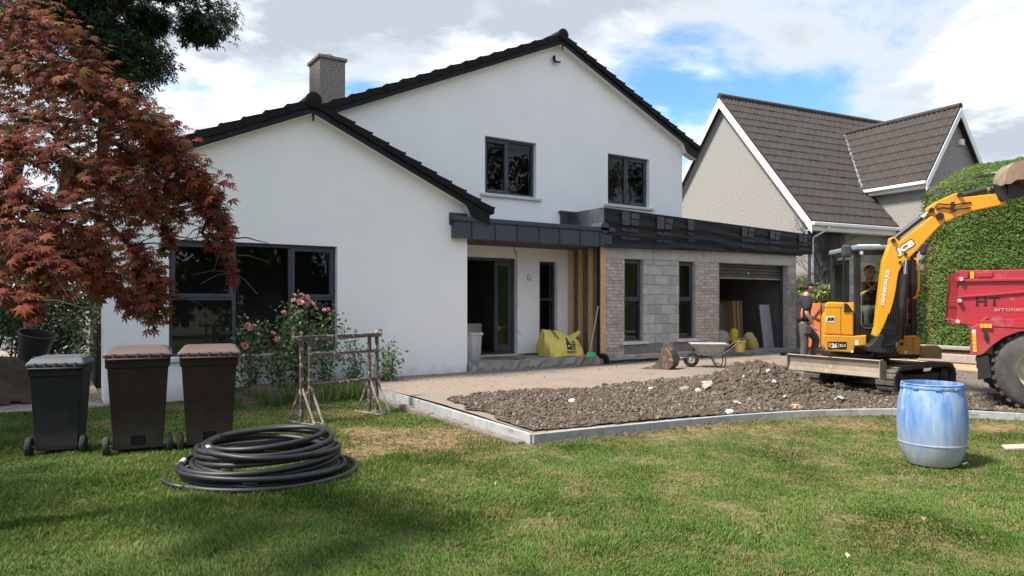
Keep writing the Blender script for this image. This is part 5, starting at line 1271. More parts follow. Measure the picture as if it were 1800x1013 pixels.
# ---- wheeled bins, seen from behind
m_rub = mat('tyre_rubber', (0.018, 0.018, 0.018), .8, (.03, .03, .028), 12, bump=.3)
def wheelie(label, px, Y, h, wd, dp, turn, body_m, lid_m, open_dx=0.0):
    b = C((px - CX) / F * Y, Y); b.z = gz(b) - .005
    t = local_E('wheelie_bin', b, rz_cam(turn), label, 'bin'); M = wm(t)
    bh = h * .90; lw, ld = wd / 2, dp / 2; k = .80
    def ring(z, sx, sy, dy=0): return [(-sx, -sy + dy, z), (sx, -sy + dy, z), (sx, sy + dy, z), (-sx, sy + dy, z)]
    q = L(M); rs = [ring(.06, lw * .78, ld * .72, -.03), ring(.10, lw * .80, ld * .74, -.03), ring(.22, lw * .83, ld * .8, -.015), ring(bh * .9, lw * .97, ld * .98), ring(bh * .9, lw * 1.03, ld * 1.03), ring(bh, lw * 1.04, ld * 1.04)]
    vs = [v_ for r_ in rs for v_ in r_]; q.add(vs, [(3, 2, 1, 0)] + [(i * 4 + j, i * 4 + (j + 1) % 4, (i + 1) * 4 + (j + 1) % 4, (i + 1) * 4 + j) for i in range(len(rs) - 1) for j in range(4)] + [(20, 21, 22, 23)])
    body = q.build('body', body_m, t, bevel=.018, segs=3)
    q = L(M); q.box((-lw * .24, -ld * .86, .10), (lw * .24, -ld * .70, .20)); q.build('recess_shade', m_barge, body, bevel=.006)  # black block painting the shade of a small recess
    # lid: shallow dome with a rolled edge
    q = L(M); ls = [ring(bh + .004, lw * 1.10, ld * 1.10, .02), ring(bh + .035, lw * 1.12, ld * 1.12, .02), ring(bh + .05, lw * 1.06, ld * 1.06, .02), ring(bh + .085, lw * .96, ld * .92, .03), ring(bh + .10, lw * .80, ld * .70, .03)]
    vs = [v_ for r_ in ls for v_ in r_]; q.add(vs, [(3, 2, 1, 0)] + [(i * 4 + j, i * 4 + (j + 1) % 4, (i + 1) * 4 + (j + 1) % 4, (i + 1) * 4 + j) for i in range(len(ls) - 1) for j in range(4)] + [(16, 17, 18, 19)])
    lid = q.build('lid', lid_m, t, bevel=.014, segs=3)
    for i in range(5): q = L(M); xx = -lw * .75 + lw * 1.5 * i / 4; q.box((xx - .012, -ld * 1.12, bh - .03), (xx + .012, -ld * 1.0, bh + .045)); q.build('lid_rib', lid_m, lid, bevel=.004)
    q = L(M); yh = -ld * 1.06 - .05; q.tube([(-lw * .95, -ld * 1.0, bh - .02), (-lw * .95, yh, bh - .01), (lw * .95, yh, bh - .01), (lw * .95, -ld * 1.0, bh - .02)], .015, 8); q.build('handle', body_m, t, smooth=50)
    q = L(M); q.tube([(-lw * 1.02, -ld * .78, .10), (lw * 1.02, -ld * .78, .10)], .011, 8); q.build('axle', mat('steel_axle', (.25, .24, .22), .5, metal=.6) if 'steel_axle' not in MATS else MATS['steel_axle'], t, smooth=50)
    for s_ in (-1, 1):
        Mw = M @ Matrix.Translation((s_ * (lw * 1.0 + .005), -ld * .78, .10)) @ Matrix.Rotation(R(90), 4, 'Y')
        q = MB(); q.lathe([(.03, -.025), (.075, -.027), (.095, -.022), (.10, -.012), (.10, .012), (.095, .022), (.075, .027), (.03, .025)], 22, Mw); wh = q.build('wheel', m_rub, t, smooth=40)
        q = MB(); q.lathe([(.001, -.02), (.03, -.03), (.055, -.022), (.055, .022), (.03, .03), (.001, .02)], 16, Mw); q.build('hub', body_m, wh, smooth=40)
    return t
m_bblack = mat('black_bin_plastic', (0.011, 0.012, 0.013), .55, (.017, .018, .019), 5, bump=.15, bscale=120, spec=.25); m_lgrey = mat('grey_lid_plastic', (.075, .082, .092), .55, (.055, .06, .068), 5, bump=.2, bscale=100)
m_bbrown = mat('brown_bin_plastic', (0.028, 0.017, 0.012), .55, (.020, .012, .009), 4, bump=.15, bscale=120, spec=.25, c3=(.06, .045, .035), scale3=5, thr3=(.6, .8)); m_lbrown = mat('brown_lid_plastic', (.115, .075, .06), .5, (.085, .056, .045), 5, bump=.2, bscale=100)
splash_dirt(m_bbrown, -.2, .25, (.10, .085, .065), .5); splash_dirt(m_bblack, -.2, .25, (.08, .075, .065), .5)
wheelie('black wheelie bin with a grey lid, smallest of the three', 108, 7.3, .99, .46, .48, 20, m_bblack, m_lgrey)
wheelie('brown wheelie bin in the middle, between the black bin and the other brown one', 245, 7.35, 1.085, .555, .58, 25, m_bbrown, m_lbrown)
wheelie('brown wheelie bin beside the roses, a stray leaf under its lid', 369, 7.6, 1.085, .54, .58, 22, m_bbrown, m_lbrown)

# ---- coil of black water pipe
m_pipe = mat('black_pipe', (0.008, 0.0085, 0.0095), .5, (.016, .017, .019), 9, c3=(.10, .10, .10), scale3=14, thr3=(.70, .78), spec=.5)
cc = C(-2.24, 6.42); cz = gz(cc)
pts = []
NLOOP = 13.0; n_ = 900; PR = .0245
for i in range(n_):
    t = i / (n_ - 1); a = 2 * math.pi * NLOOP * t + 2.85; lp = NLOOP * t
    if lp < 1.6: rad = .83 - .10 * lp + .015 * math.sin(a * 1.3); z_ = PR + .03 * max(0, lp - .9) 
    else:
        rad = .70 - .19 * ((lp - 1.6) / (NLOOP - 1.6)) + .042 * math.sin(lp * 2.4) + .020 * math.sin(a * 2 + lp); z_ = PR + .017 + .285 * ((lp - 1.6) / (NLOOP - 1.6)) + .026 * math.sin(a + 1.1 * lp)
    offx = .055 * (lp / NLOOP) + .03 * math.sin(lp * 1.9); offy = .045 * math.sin(lp * 1.7)
    X_, Y_ = cam_xy(cc.x, cc.y); q = C(X_ + offx + rad * math.cos(a), Y_ + offy + rad * math.sin(a) * .93); pts.append(Vector((q.x, q.y, cz + z_)))
# loose tail lying on the grass
X_, Y_ = cam_xy(cc.x, cc.y)
tail = [C((x_ - CX) / F * y_, y_, cz + .028) for x_, y_ in ((287, 6.02), (300, 5.88), (318, 5.80))]
coil = E('pipe_coil', (cc.x, cc.y, cz), 'untidy coil of thick black plastic pipe lying on the lawn', 'pipe')
first = pts[0]
MB().tube(tail + [tail[-1].lerp(pts[14], .5)] + pts[14:], PR, 10).build('pipe', m_pipe, coil, smooth=60)
for k in (160, 420, 700):
    p_, q_ = pts[k], pts[k + 2]; MB().tube([p_, q_], PR * 1.08, 10).build('tape', mat('white_tape', (.55, .56, .56), .5) if k == 160 else MATS['white_tape'], coil, smooth=60)

# ---- blue barrel
bp = C((1638 - CX) / F * 6.72, 6.72); bz = float(lawn_z(bp.x, bp.y)) + .035
m_blue = bpy.data.materials.new('dusty_blue_plastic'); m_blue.use_nodes = True
def blue_nodes(m):
    t = m.node_tree; b = t.nodes['Principled BSDF']; b.inputs['Roughness'].default_value = .5
    tc_ = t.nodes.new('ShaderNodeTexCoord')
    def nz(sc, det, stretch, loc=(0, 0, 0)):
        mp_ = t.nodes.new('ShaderNodeMapping'); mp_.inputs['Scale'].default_value = stretch; mp_.inputs['Location'].default_value = loc; t.links.new(tc_.outputs['Object'], mp_.inputs[0])
        n = t.nodes.new('ShaderNodeTexNoise'); n.inputs['Scale'].default_value = sc; n.inputs['Detail'].default_value = det; n.inputs['Roughness'].default_value = .65; t.links.new(mp_.outputs[0], n.inputs['Vector']); return n.outputs['Fac']
    def mr(x, a, b_, c_=0, d=1):
        n = t.nodes.new('ShaderNodeMapRange'); t.links.new(x, n.inputs[0]); n.inputs[1].default_value = a; n.inputs[2].default_value = b_; n.inputs[3].default_value = c_; n.inputs[4].default_value = d; return n.outputs[0]
    def mix(f, a, b_):
        n = t.nodes.new('ShaderNodeMix'); n.data_type = 'RGBA'; t.links.new(f, n.inputs[0])
        for s_, v_ in ((6, a), (7, b_)):
            if isinstance(v_, tuple): n.inputs[s_].default_value = v_ + (1,)
            else: t.links.new(v_, n.inputs[s_])
        return n.outputs[2]
    def mth(op, a, b_):
        n = t.nodes.new('ShaderNodeMath'); n.operation = op; n.use_clamp = True
        for i, v_ in enumerate((a, b_)):
            if isinstance(v_, (int, float)): n.inputs[i].default_value = v_
            else: t.links.new(v_, n.inputs[i])
        return n.outputs[0]
    sp = t.nodes.new('ShaderNodeSeparateXYZ'); t.links.new(tc_.outputs['Object'], sp.inputs[0])
    streak = mth('MULTIPLY', mr(nz(26, 6, (1, 1, .05)), .42, .66), mr(nz(4, 6, (1, 1, .35), (5, 5, 1)), .36, .60)); cloudy = mr(nz(3.2, 8, (1, 1, .3), (3, 1, 2)), .42, .68)
    c_ = mix(cloudy, (0.045, 0.165, 0.46), (0.10, 0.25, 0.55))
    c_ = mix(mth('MULTIPLY', streak, .85), c_, (0.38, 0.44, 0.48))
    dust = mr(nz(3.0, 5, (1, 1, .22), (2, 6, 3)), .40, .58); c_ = mix(mth('MULTIPLY', dust, .42), c_, (0.40, 0.46, 0.50))
    low = mth('MULTIPLY', mr(sp.outputs[2], .44, .06), mr(nz(11, 9, (1, 1, .35), (7, 2, 1)), .28, .52))
    c_ = mix(low, c_, (0.36, 0.36, 0.34))
    spl = mr(nz(22, 6, (1, 1, .45), (1, 8, 4)), .62, .70)
    c_ = mix(mth('MULTIPLY', spl, .8), c_, (0.55, 0.57, 0.57))
    t.links.new(c_, b.inputs['Base Color'])
blue_nodes(m_blue)
barrel = E('barrel', (bp.x, bp.y, bz - .035), 'open blue plastic barrel streaked with dried mortar, standing on the lawn', 'barrel', rz=rz_cam(20))
Mb = wm(barrel) @ Matrix.Translation((0, 0, .012)); BH = .765
prof = [(.001, 0), (.19, 0), (.215, .012), (.225, .03), (.262, .11), (.283, .20), (.287, .203), (.287, .213), (.284, .216), (.294, .32), (.296, .42), (.290, .54), (.276, .64), (.262, .69), (.256, .715), (.262, .722), (.263, .738), (.256, .742), (.256, .755), (.262, .760), (.258, BH), (.248, BH), (.245, .74), (.262, .64), (.280, .42), (.27, .2), (.21, .05), (.001, .045)]
MB().lathe(prof, 48, Mb).build('shell', m_blue, barrel, smooth=35)
for k in range(9):
    a = 2 * math.pi * k / 9; mb = MB()
    mb.box((-.024, -.004, .718), (.024, .014, .742), Mb @ Matrix.Rotation(a, 4, 'Z') @ Matrix.Translation((0, -.268, 0))); mb.build('rim_lug', m_blue, barrel, bevel=.003)
q = MB(); e_ = Mb @ Matrix.Translation((-.10, .12, .70)) @ Euler((R(24), R(10), R(20))).to_matrix().to_4x4(); q.box((-.09, -.06, 0), (.09, .06, .016), e_); o_ = q.build('tile_piece', mat('brown_red_tile', (.22, .09, .06), .8), None, bevel=.004); tag(o_, 'reddish broken tile poking up inside the blue barrel', 'tile')

# ---- steel trestle
m_rust = mat('rusty_steel', (0.075, 0.055, 0.048), .75, (.12, .085, .065), 12, c3=(.38, .36, .34), scale3=16, thr3=(.54, .64), metal=.2, bump=.3, bscale=80)
m_rustw = mat('mortar_splashed_steel', (0.42, 0.38, 0.34), .8, (.22, .16, .12), 14, bump=.4)
ta, tb_ = C(-2.62, 9.05), C(-1.93, 9.90)
tr = local_E('trestle', ((ta.x + tb_.x) / 2, (ta.y + tb_.y) / 2, float(lawn_z(ta.x, ta.y))), math.atan2((tb_ - ta).y, (tb_ - ta).x), 'rusty steel builder\'s trestle standing in front of the rose bushes', 'trestle'); M = wm(tr); hl = (tb_ - ta).length / 2
q = L(M); q.box((-hl - .20, -.028, 1.05), (hl + .14, .028, 1.105)); q.build('top_bar', m_rust, tr, bevel=.004)
for x_ in (-hl - .19, -hl - .07, hl + .06, hl + .13): q = L(M); q.box((x_ - .007, -.026, 1.09), (x_ + .007, .026, 1.16)); q.build('stop', m_rust, tr)
for e_ in (-1, 1):
    x_ = e_ * hl
    for d_ in (-.07, .06):
        q = L(M); q.box((x_ + d_ - .02, -.02, .03), (x_ + d_ + .02, .02, 1.049)); q.build('upright', m_rust, tr, bevel=.003)
        for s_ in (-1, 1): q = L(M); q.beam((x_ + d_, s_ * .02, .44), (x_ + d_, s_ * .27, .02), .03, .012, (1, 0, 0)); q.build('brace', m_rustw if s_ < 0 else m_rust, tr)
    q = L(M); q.box((x_ - .11, -.29, -.01), (x_ - .05, .29, .012)); q.box((x_ + .03, -.29, -.01), (x_ + .09, .29, .012)); q.build('foot', m_rustw, tr)
for z_ in (.86, .47): q = L(M); q.box((-hl + .06, -.018, z_ - .018), (hl + .06, .018, z_ + .018)); q.build('rail', m_rust, tr, bevel=.003)

# ---- excavator bucket lying by the wall
m_mud = mat('muddy_steel', (0.135, 0.10, 0.072), .75, (.065, .046, .034), 8, bump=.5, bscale=35, metal=.25, c3=(.27, .20, .13), scale3=9, thr3=(.58, .68))
k0 = C(3.02, 14.3); k0.z = gz(k0)
dg = local_E('digger_bucket', k0, rz_cam(-32), 'rusty muddy digging bucket lying on the sand below the garage window', 'bucket'); M = wm(dg) @ Matrix.Scale(.84, 4)
pf = [(-.42, 0.0), (-.40, .012), (-.12, .10), (.00, .24), (.06, .42), (.05, .50), (.13, .54), (.22, .50), (.30, .38), (.35, .22), (.33, .10), (.24, .012), (.05, .0)]
q = L(M); q.prism([(a, -.23, b) for a, b in pf], (0, .02, 0)); q.prism([(a, .21, b) for a, b in pf], (0, .02, 0)); q.build('side_plate', m_mud, dg, bevel=.004)
sh = [(-.44, 0.0), (.05, .0), (.24, .012), (.33, .10), (.35, .22), (.30, .38), (.22, .50), (.13, .54)]
q = L(M); vs = [(a, s_, b) for s_ in (-.2295, .2295) for a, b in sh] + [(a - .012 * (1 if i > 1 else 0), s_, b + .014) for s_ in (-.2295, .2295) for i, (a, b) in enumerate(sh)]
n_ = len(sh); q.add(vs, [(i, i + 1, n_ + i + 1, n_ + i) for i in range(n_ - 1)] + [(3*n_ + i, 3*n_ + i + 1, 2*n_ + i + 1, 2*n_ + i) for i in range(n_ - 1)] + [(0, n_, 3*n_, 2*n_)]); q.build('shell', m_mud, dg, smooth=40)
for y_ in (-.07, .07): q = L(M); q.prism([(.08, y_ - .012, .50), (.05, y_ - .012, .60), (.12, y_ - .012, .645), (.22, y_ - .012, .58), (.28, y_ - .012, .44)], (0, .024, 0)); q.build('hanger', m_mud, dg, bevel=.004)
q = L(M); q.tube([(.11, -.09, .59), (.11, .09, .59)], .028, 10); q.build('pin', m_mud, dg, smooth=50)

# ---- wheelbarrow
wb = C(4.0, 14.65); wb.z = gz(wb)
m_galv = mat('galvanised_tray', (.42, .42, .40), .55, (.30, .29, .27), 7, metal=.35, c3=(.50, .47, .42), scale3=11)
m_tubek = mat('dark_tube', (.045, .043, .042), .5, (.09, .085, .08), 12, metal=.4)
bar = local_E('wheelbarrow', wb, rz_cam(-8), 'galvanised wheelbarrow parked in front of the garage opening', 'wheelbarrow'); M = wm(bar) @ Matrix.Scale(.80, 4)
def ringr(x0, x1, w0, z_): return [(x0, -w0, z_), (x1, -w0 * .92, z_), (x1, w0 * .92, z_), (x0, w0, z_)]
lo_, hi_ = ringr(-.10, .30, .18, .30), ringr(-.42, .52, .33, .61)
q = L(M); q.add(lo_ + hi_ + [(a * .985, b * .985, c_ + .012) for a, b, c_ in lo_] + [(a * .97, b * .96, c_ + .001) for a, b, c_ in hi_], [(3, 2, 1, 0)] + [(i, (i + 1) % 4, 4 + (i + 1) % 4, 4 + i) for i in range(4)] + [(8, 9, 10, 11)] + [(12 + i, 12 + (i + 1) % 4, 8 + (i + 1) % 4, 8 + i) for i in range(4)] + [(4 + i, 4 + (i + 1) % 4, 12 + (i + 1) % 4, 12 + i) for i in range(4)]); q.build('tray', m_galv, bar, bevel=.02, segs=3)
q = L(M); rim_ = hi_ + [hi_[0]]; q.tube([Vector(p_) for p_ in hi_], .012, 8, closed=True); q.build('tray_rim', m_galv, bar, smooth=50)
for s_ in (-1, 1):
    q = L(M); q.tube([(-.62, s_ * .06, .24), (-.45, s_ * .10, .255), (-.05, s_ * .17, .27), (.30, s_ * .22, .30), (.48, s_ * .26, .42), (.78, s_ * .28, .66), (.90, s_ * .28, .72), (1.02, s_ * .28, .73)], .016, 8); fr = q.build('frame_tube', m_tubek, bar, smooth=50)
    q = L(M); q.tube([(.90, s_ * .28, .72), (1.03, s_ * .28, .73)], .022, 8); q.build('grip', m_rub, fr, smooth=50)
    q = L(M); q.tube([(.02, s_ * .18, .27), (.16, s_ * .20, .22), (.22, s_ * .22, .08), (.30, s_ * .23, .015), (.40, s_ * .23, .02), (.45, s_ * .24, .12), (.44, s_ * .25, .36)], .015, 8); q.build('leg', m_tubek, bar, smooth=50)
    q = L(M); q.beam((-.38, s_ * .09, .25), (-.30, s_ * .10, .48), .03, .01, (0, 1, 0)); q.build('tray_strut', m_tubek, bar)
q = L(M); q.box((-.66, -.09, .225), (-.60, .09, .25)); q.build('nose_bar', m_galv, bar, bevel=.005); q = L(M); q.tube([(.30, -.23, .10), (.30, .23, .10)], .012, 6); q.build('cross_tube', m_tubek, bar)
Mw = M @ Matrix.Translation((-.38, 0, .195)) @ Matrix.Rotation(R(90), 4, 'X')
q = MB(); q.lathe([(.10, -.04), (.13, -.05), (.165, -.048), (.188, -.03), (.195, 0), (.188, .03), (.165, .048), (.13, .05), (.10, .04)], 28, Mw); wl_ = q.build('wheel', m_rub, bar, smooth=40)
q = MB(); q.lathe([(.001, -.03), (.03, -.035), (.05, -.015), (.10, -.03), (.105, 0), (.10, .03), (.05, .015), (.03, .035), (.001, .03)], 20, Mw); q.build('rim', m_galv, wl_, smooth=40)

# ---- white tub bin by the door, with vertical stains
m_dirty = mat('dirty_white_plastic', (.62, .63, .62), .55, (.42, .42, .40), 5, stretch=(4, 4, .5), c3=(.28, .27, .25), scale3=6, thr3=(.6, .75))
p = onZ(833, 634, .168); p = Vector((p.x + .12, p.y + .28, .168))
tub = E('plastic_bin', p, 'mortar-stained white plastic tub beside the front door', 'bin')
MB().lathe([(.001, 0), (.16, 0), (.172, .02), (.205, .50), (.21, .50), (.225, .505), (.225, .54), (.215, .55), (.20, .545), (.195, .50), (.165, .03), (.001, .03)], 32, Matrix.Translation(p)).build('shell', m_dirty, tub, smooth=40)
MB().box((p.x + .02, p.y - .235, p.z + .50), (p.x + .13, p.y - .215, p.z + .545)).build('handle', m_dirty, tub, bevel=.006)

# ---- torn cardboard on the porch slab
m_card = mat('brown_card', (.26, .16, .095), .85, (.20, .12, .07), 6)
def sheet(name, label, pts, th, m_, cat):
    a, b, c_ = [Vector(x) for x in pts[:3]]; nrm = (b - a).cross(c_ - a).normalized()
    o_ = MB().prism(pts, nrm * th).build(name, m_, None); return tag(o_, label, cat)
def pz(px, py, z): return onZ(px, py, z)
sheet('cardboard_sheet', 'torn brown cardboard strip lying beside the white tub', [pz(850, 626, .175), pz(905, 627, .175), pz(909, 632, .175), pz(884, 631, .18), pz(850, 633, .175)], .012, m_card, 'cardboard')
sheet('cardboard_sheet', 'folded brown cardboard flap standing up on the porch slab', [pz(900, 632, .175), pz(923, 630, .175), pz(921, 623, .24), pz(912, 625, .23)], .01, m_card, 'cardboard')
sheet('cardboard_sheet', 'thin strip of cardboard below the sliding door', [pz(855, 622, .175), pz(890, 623, .175), pz(895, 625, .175), pz(860, 624, .175)], .008, m_card, 'cardboard')

# ---- yellow bulk bag
m_yel = mat('yellow_woven_bag', (.74, .62, .16), .7, (.64, .53, .11), 5, bump=.6, bscale=14, c3=(.78, .70, .24), scale3=6)
m_logo = mat('black_bag_print', (.03, .035, .03), .7)
yb_ = onZ(1000, 627, .168); bag = E('bulk_bag', (yb_.x, yb_.y + .25, .168), 'slumped yellow bulk bag with a black thumbs-up print, on the porch', 'bag'); MBG = wm(bag)
def bag_pt(a, h_):                            # a around, h_ height fraction
    ca_, sa_ = math.cos(a), math.sin(a); e_ = .55
    sx_, sy_ = math.copysign(abs(ca_) ** e_, ca_), math.copysign(abs(sa_) ** e_, sa_)
    wx_, wy_ = .50 * (1 + .06 * math.sin(h_ * 3.1) - .20 * h_ ** 2), .30 * (1 + .10 * math.sin(h_ * 3.1) - .62 * h_ ** 1.5)
    top = .48 + .10 * (-sx_) * 1.0 - .02 * sy_
    x_ = sx_ * wx_ - .07 * h_; y_ = sy_ * wy_ + .05 * h_; z_ = h_ * top
    w_ = .020 * math.sin(5 * a + 4 * h_) + .015 * math.sin(9 * a - 7 * h_)
    return Vector((x_ + w_ * ca_, y_ + w_ * sa_, z_ + .012 * math.sin(4 * a + 2)))
q = L(MBG); NA, NH = 48, 12
q.add([bag_pt(2 * math.pi * i / NA, j / NH) for j in range(NH + 1) for i in range(NA)], [(j*NA+i, j*NA+(i+1)%NA, (j+1)*NA+(i+1)%NA, (j+1)*NA+i) for j in range(NH) for i in range(NA)]); top_ = [bag_pt(2 * math.pi * i / NA, 1) for i in range(NA)]
q.add(top_ + [Vector((-.05, .05, .40))], [(i, (i + 1) % NA, NA) for i in range(NA)]); body = q.build('body', m_yel, bag, smooth=60)
q = L(MBG); q.prism([(.22, .06, .42), (.38, .0, .50), (.47, -.04, .56), (.50, -.05, .50), (.42, -.02, .40), (.32, .02, .36)], (0.02, .05, 0)); q.build('flap', m_yel, bag, bevel=.008)
q = L(MBG); q.prism([(-.40, -.05, .46), (-.37, -.06, .60), (-.33, -.02, .58), (-.28, -.02, .50)], (0.0, .03, 0)); q.build('flap', m_yel, bag, bevel=.006)
q = L(MBG); q.tube([(-.37, -.06, .58), (-.33, -.12, .55), (-.26, -.20, .44), (-.25, -.23, .38), (-.29, -.21, .42), (-.34, -.10, .54)], .008, 6); q.build('lifting_loop', m_tubek, bag, smooth=50)
def bagface(x_, z_):                          # print lies just proud of the bag's front
    h_ = z_ / .5; a = -math.pi / 2
    best = min((bag_pt(-math.pi / 2 + da, min(1, h_)) for da in np.linspace(-1.1, 1.1, 61)), key=lambda p_: abs(p_.x - x_))
    return Vector((x_, best.y - .012, z_))
def decal(poly, name='print_mark'):
    q = L(MBG); pts = []
    n_ = len(poly)
    for i in range(n_):
        a, b = poly[i], poly[(i + 1) % n_]
        for t in (0, .34, .67): pts.append((a[0] + (b[0] - a[0]) * t, a[1] + (b[1] - a[1]) * t))
    cxp = (sum(a for a, b in pts) / len(pts), sum(b for a, b in pts) / len(pts)); vs = [bagface(*cxp)] + [bagface(*p_) for p_ in pts]
    q.add(vs, [(0, 1 + i, 1 + (i + 1) % len(pts)) for i in range(len(pts))]); q.build(name, m_logo, body)
decal([(-.07, .16), (.06, .15), (.06, .26), (.02, .30), (.00, .40), (-.03, .41), (-.05, .34), (-.08, .28)])
for k in range(4): decal([(.07 + .006 * k, .325 - .05 * k), (.15 + .006 * (2 - abs(k - 1)), .33 - .05 * k), (.16 + .005 * (2 - abs(k - 1)), .30 - .05 * k), (.08 + .006 * k, .29 - .05 * k)])
decal([(-.31, .20), (-.30, .42), (-.285, .42), (-.28, .20)])
tm_mac_b = text_mesh('MacBlair', m_logo, .03); c0_ = bagface(.05, .10); put_text(tm_mac_b, 'lettering', bag, MBG @ Vector((.04, c0_.y - .02, .105)), (1, 0, 0), (0, .25, 1), .24, .05)

# ---- broom with green head leaning in the corner
g0 = onZ(1040, 628, .17); brm = E('broom', g0, 'broom with bright green head leaning by the timber studs', 'broom')
h1 = Vector((g0.x + .06, FV - .02, .30)); MB().tube([h1 + Vector((0, -.06, -.03)), Vector((10.17, FV - .03, 1.25))], .013, 8).build('handle', mat('grey_tube', (.38, .38, .37), .5), brm, smooth=50)
MB().prism([g0 + Vector((-.16, -.02, .0)), g0 + Vector((.14, .02, .0)), g0 + Vector((.16, .05, .09)), g0 + Vector((-.06, .03, .11))], (0, .05, 0)).build('head', mat('green_plastic', (.06, .42, .16), .5), brm, bevel=.01)

# ---- things in the garage mouth
def box_thing(name, label, cat, lo, hi, m_, bevel=.006, rot=None):
    o_ = MB().box(lo, hi, rot).build(name, m_, None, bevel=bevel); return tag(o_, label, cat)
m_ply = mat('ply_edge', (.36, .24, .13), .8, (.25, .16, .08), 4, stretch=(1, 14, 1)); m_osb = mat('grey_board', (.16, .15, .135), .85, (.12, .11, .10), 6)
bs = E('board_stack', (15.9, 12.9, .10), 'stack of tall boards leaning with pale edges inside the garage', 'boards')
for i in range(7):
    x_ = 15.98 + i * .055; Mx = Matrix.Translation((x_, 13.15, .102)) @ Matrix.Rotation(R(-4), 4, 'Y') @ Matrix.Rotation(R(0), 4, 'Z')
    MB().box((0, -.35 + .02 * (i % 3), 0), (.042, 1.0, 1.28 - .01 * (i % 2)), Mx).build('board', m_ply, bs, bevel=.003)
MB().box((15.2, 13.1, .102), (15.97, 13.16, 1.30)).build('board', m_osb, bs)
sheet('insulation_sheet', 'dark sheet leaning at the back of the garage', [(14.55, 13.6, .102), (15.15, 13.6, .102), (15.25, 13.9, 1.30), (14.65, 13.9, 1.30)], .05, m_osb, 'sheet')
o_ = MB().prism([(16.36, FV + .32, .102), (16.82, FV + .34, .102), (16.84, FV + .52, 1.27), (16.42, FV + .52, 1.27)], (0, .03, 0)).build('plasterboard_sheet', mat('grey_plasterboard', (.33, .35, .37), .85, (.28, .30, .32), 3), None, bevel=.003); tag(o_, 'pale grey sheet leaning inside the garage by its guide rail', 'sheet')
p = onZ(1300, 619, .10); p = Vector((p.x, p.y, .10)); bk = E('bucket', p, 'yellow plastic bucket standing at the garage mouth', 'bucket')
m_ybk = mat('yellow_bucket', (.66, .42, .08), .55, (.55, .42, .20), 6); MB().lathe([(.001, 0), (.115, 0), (.145, .24), (.16, .245), (.16, .275), (.145, .28), (.14, .27), (.11, .02), (.001, .02)], 26, Matrix.Translation(p)).build('shell', m_ybk, bk, smooth=40); MB().tube([p + Vector((.158 * math.cos(a), -.158 * abs(math.sin(a)) * .3 - .02, .25 - .02 * math.sin(a))) for a in np.linspace(0, math.pi, 12)], .004, 5).build('handle', m_galv, bk)
def sack(name, label, c_, r3, rot, m_, seed):
    q = MB(); r_ = random.Random(seed); Mx = Matrix.Translation(Vector(c_)) @ Euler(rot).to_matrix().to_4x4(); n, m__ = 22, 14
    vs = []
    for j in range(m__ + 1):
        ph = math.pi * j / m__
        for i in range(n):
            a = 2 * math.pi * i / n; sx_ = math.copysign(abs(math.cos(a)) ** .7, math.cos(a)); sy_ = math.copysign(abs(math.sin(a)) ** .7, math.sin(a)); k_ = math.sin(ph) ** .55
            w_ = 1 + .05 * math.sin(5 * a + 3 * ph + seed) + .04 * math.sin(9 * ph + 2 * a)
            vs.append(Mx @ Vector((r3[0] * sx_ * k_ * w_, r3[1] * sy_ * k_ * w_, -r3[2] * math.cos(ph))))
    q.add(vs, [(j*n+i, j*n+(i+1)%n, (j+1)*n+(i+1)%n, (j+1)*n+i) for j in range(m__) for i in range(n)]); o_ = q.build(name, m_, None, smooth=60); return tag(o_, label, 'sack')
p = onZ(1322, 616, .10); sack('cement_sack', 'dull yellow full sack slumped against the boards in the garage', (p.x + .12, p.y + .12, .28), (.16, .13, .30), (0, R(-32), 0), mat('ochre_sack', (.44, .36, .10), .8, (.34, .29, .10), 7), 2)
p = onZ(1295, 600, .30); sack('yellow_sack', 'bright yellow crumpled sack top behind the yellow bucket', (p.x + .05, p.y + .15, .44), (.13, .10, .20), (0, R(15), 0), mat('yellow_plastic', (.70, .50, .04), .5), 3)
p = onZ(1270, 618, .10); sack('grey_sack', 'pale grey dusty sack standing behind the wheelbarrow handles', (p.x + .15, p.y + .2, .35), (.24, .17, .28), (0, R(6), 0), mat('grey_sack', (.34, .33, .30), .8, (.25, .24, .23), 8), 4)
p = onZ(1272, 597, .4); sack('green_sack', 'lime green high-visibility bundle at the garage opening', (14.42, 12.45, .80), (.20, .15, .16), (0, R(20), 0), mat('lime_cloth', (.34, .48, .05), .7, (.22, .34, .04), 6), 5)
box_thing('brick_pile', 'small pile of red bricks holding up the green bundle', 'bricks', (14.22, 12.3, .102), (14.62, 12.62, .66), m_rbrick)
o_ = MB().tube([onZ(1372, 622, .045), onZ(1412, 622, .045)], .045, 12).build('pipe_length', m_barge, None, smooth=50); tag(o_, 'short length of dark pipe on the ground beside the garage corner', 'pipe')

# ---- pieces on the lawn and timbers by the brick wall
a0 = [onZ(x_, y_, -.17) for x_, y_ in ((1760, 782), (1830, 779), (1832, 787), (1768, 789))]; sheet('cardboard_sheet', 'flat tan board lying on the grass right of the blue barrel', a0, .02, mat('tan_board', (.42, .34, .26), .8), 'board')
def scrap(label, px, py, s_, m_, seed, name='paper_scrap'):
    r_ = random.Random(seed); p_ = onZ(px, py, -.20); p_ = Vector((p_.x, p_.y, float(lawn_z(p_.x, p_.y)) + .035)); mb = MB(); k = 7
    vs = [p_ + Vector((s_ * r_.uniform(.5, 1.1) * math.cos(6.28 * i / k), s_ * r_.uniform(.4, .8) * math.sin(6.28 * i / k), r_.uniform(-.01, .03))) for i in range(k)] + [p_ + Vector((0, 0, .02))]
    mb.add(vs, [(i, (i + 1) % k, k) for i in range(k)]); o_ = mb.build(name, m_); return tag(o_, label, 'litter')
m_paper = mat('white_litter', (.75, .76, .74), .6)
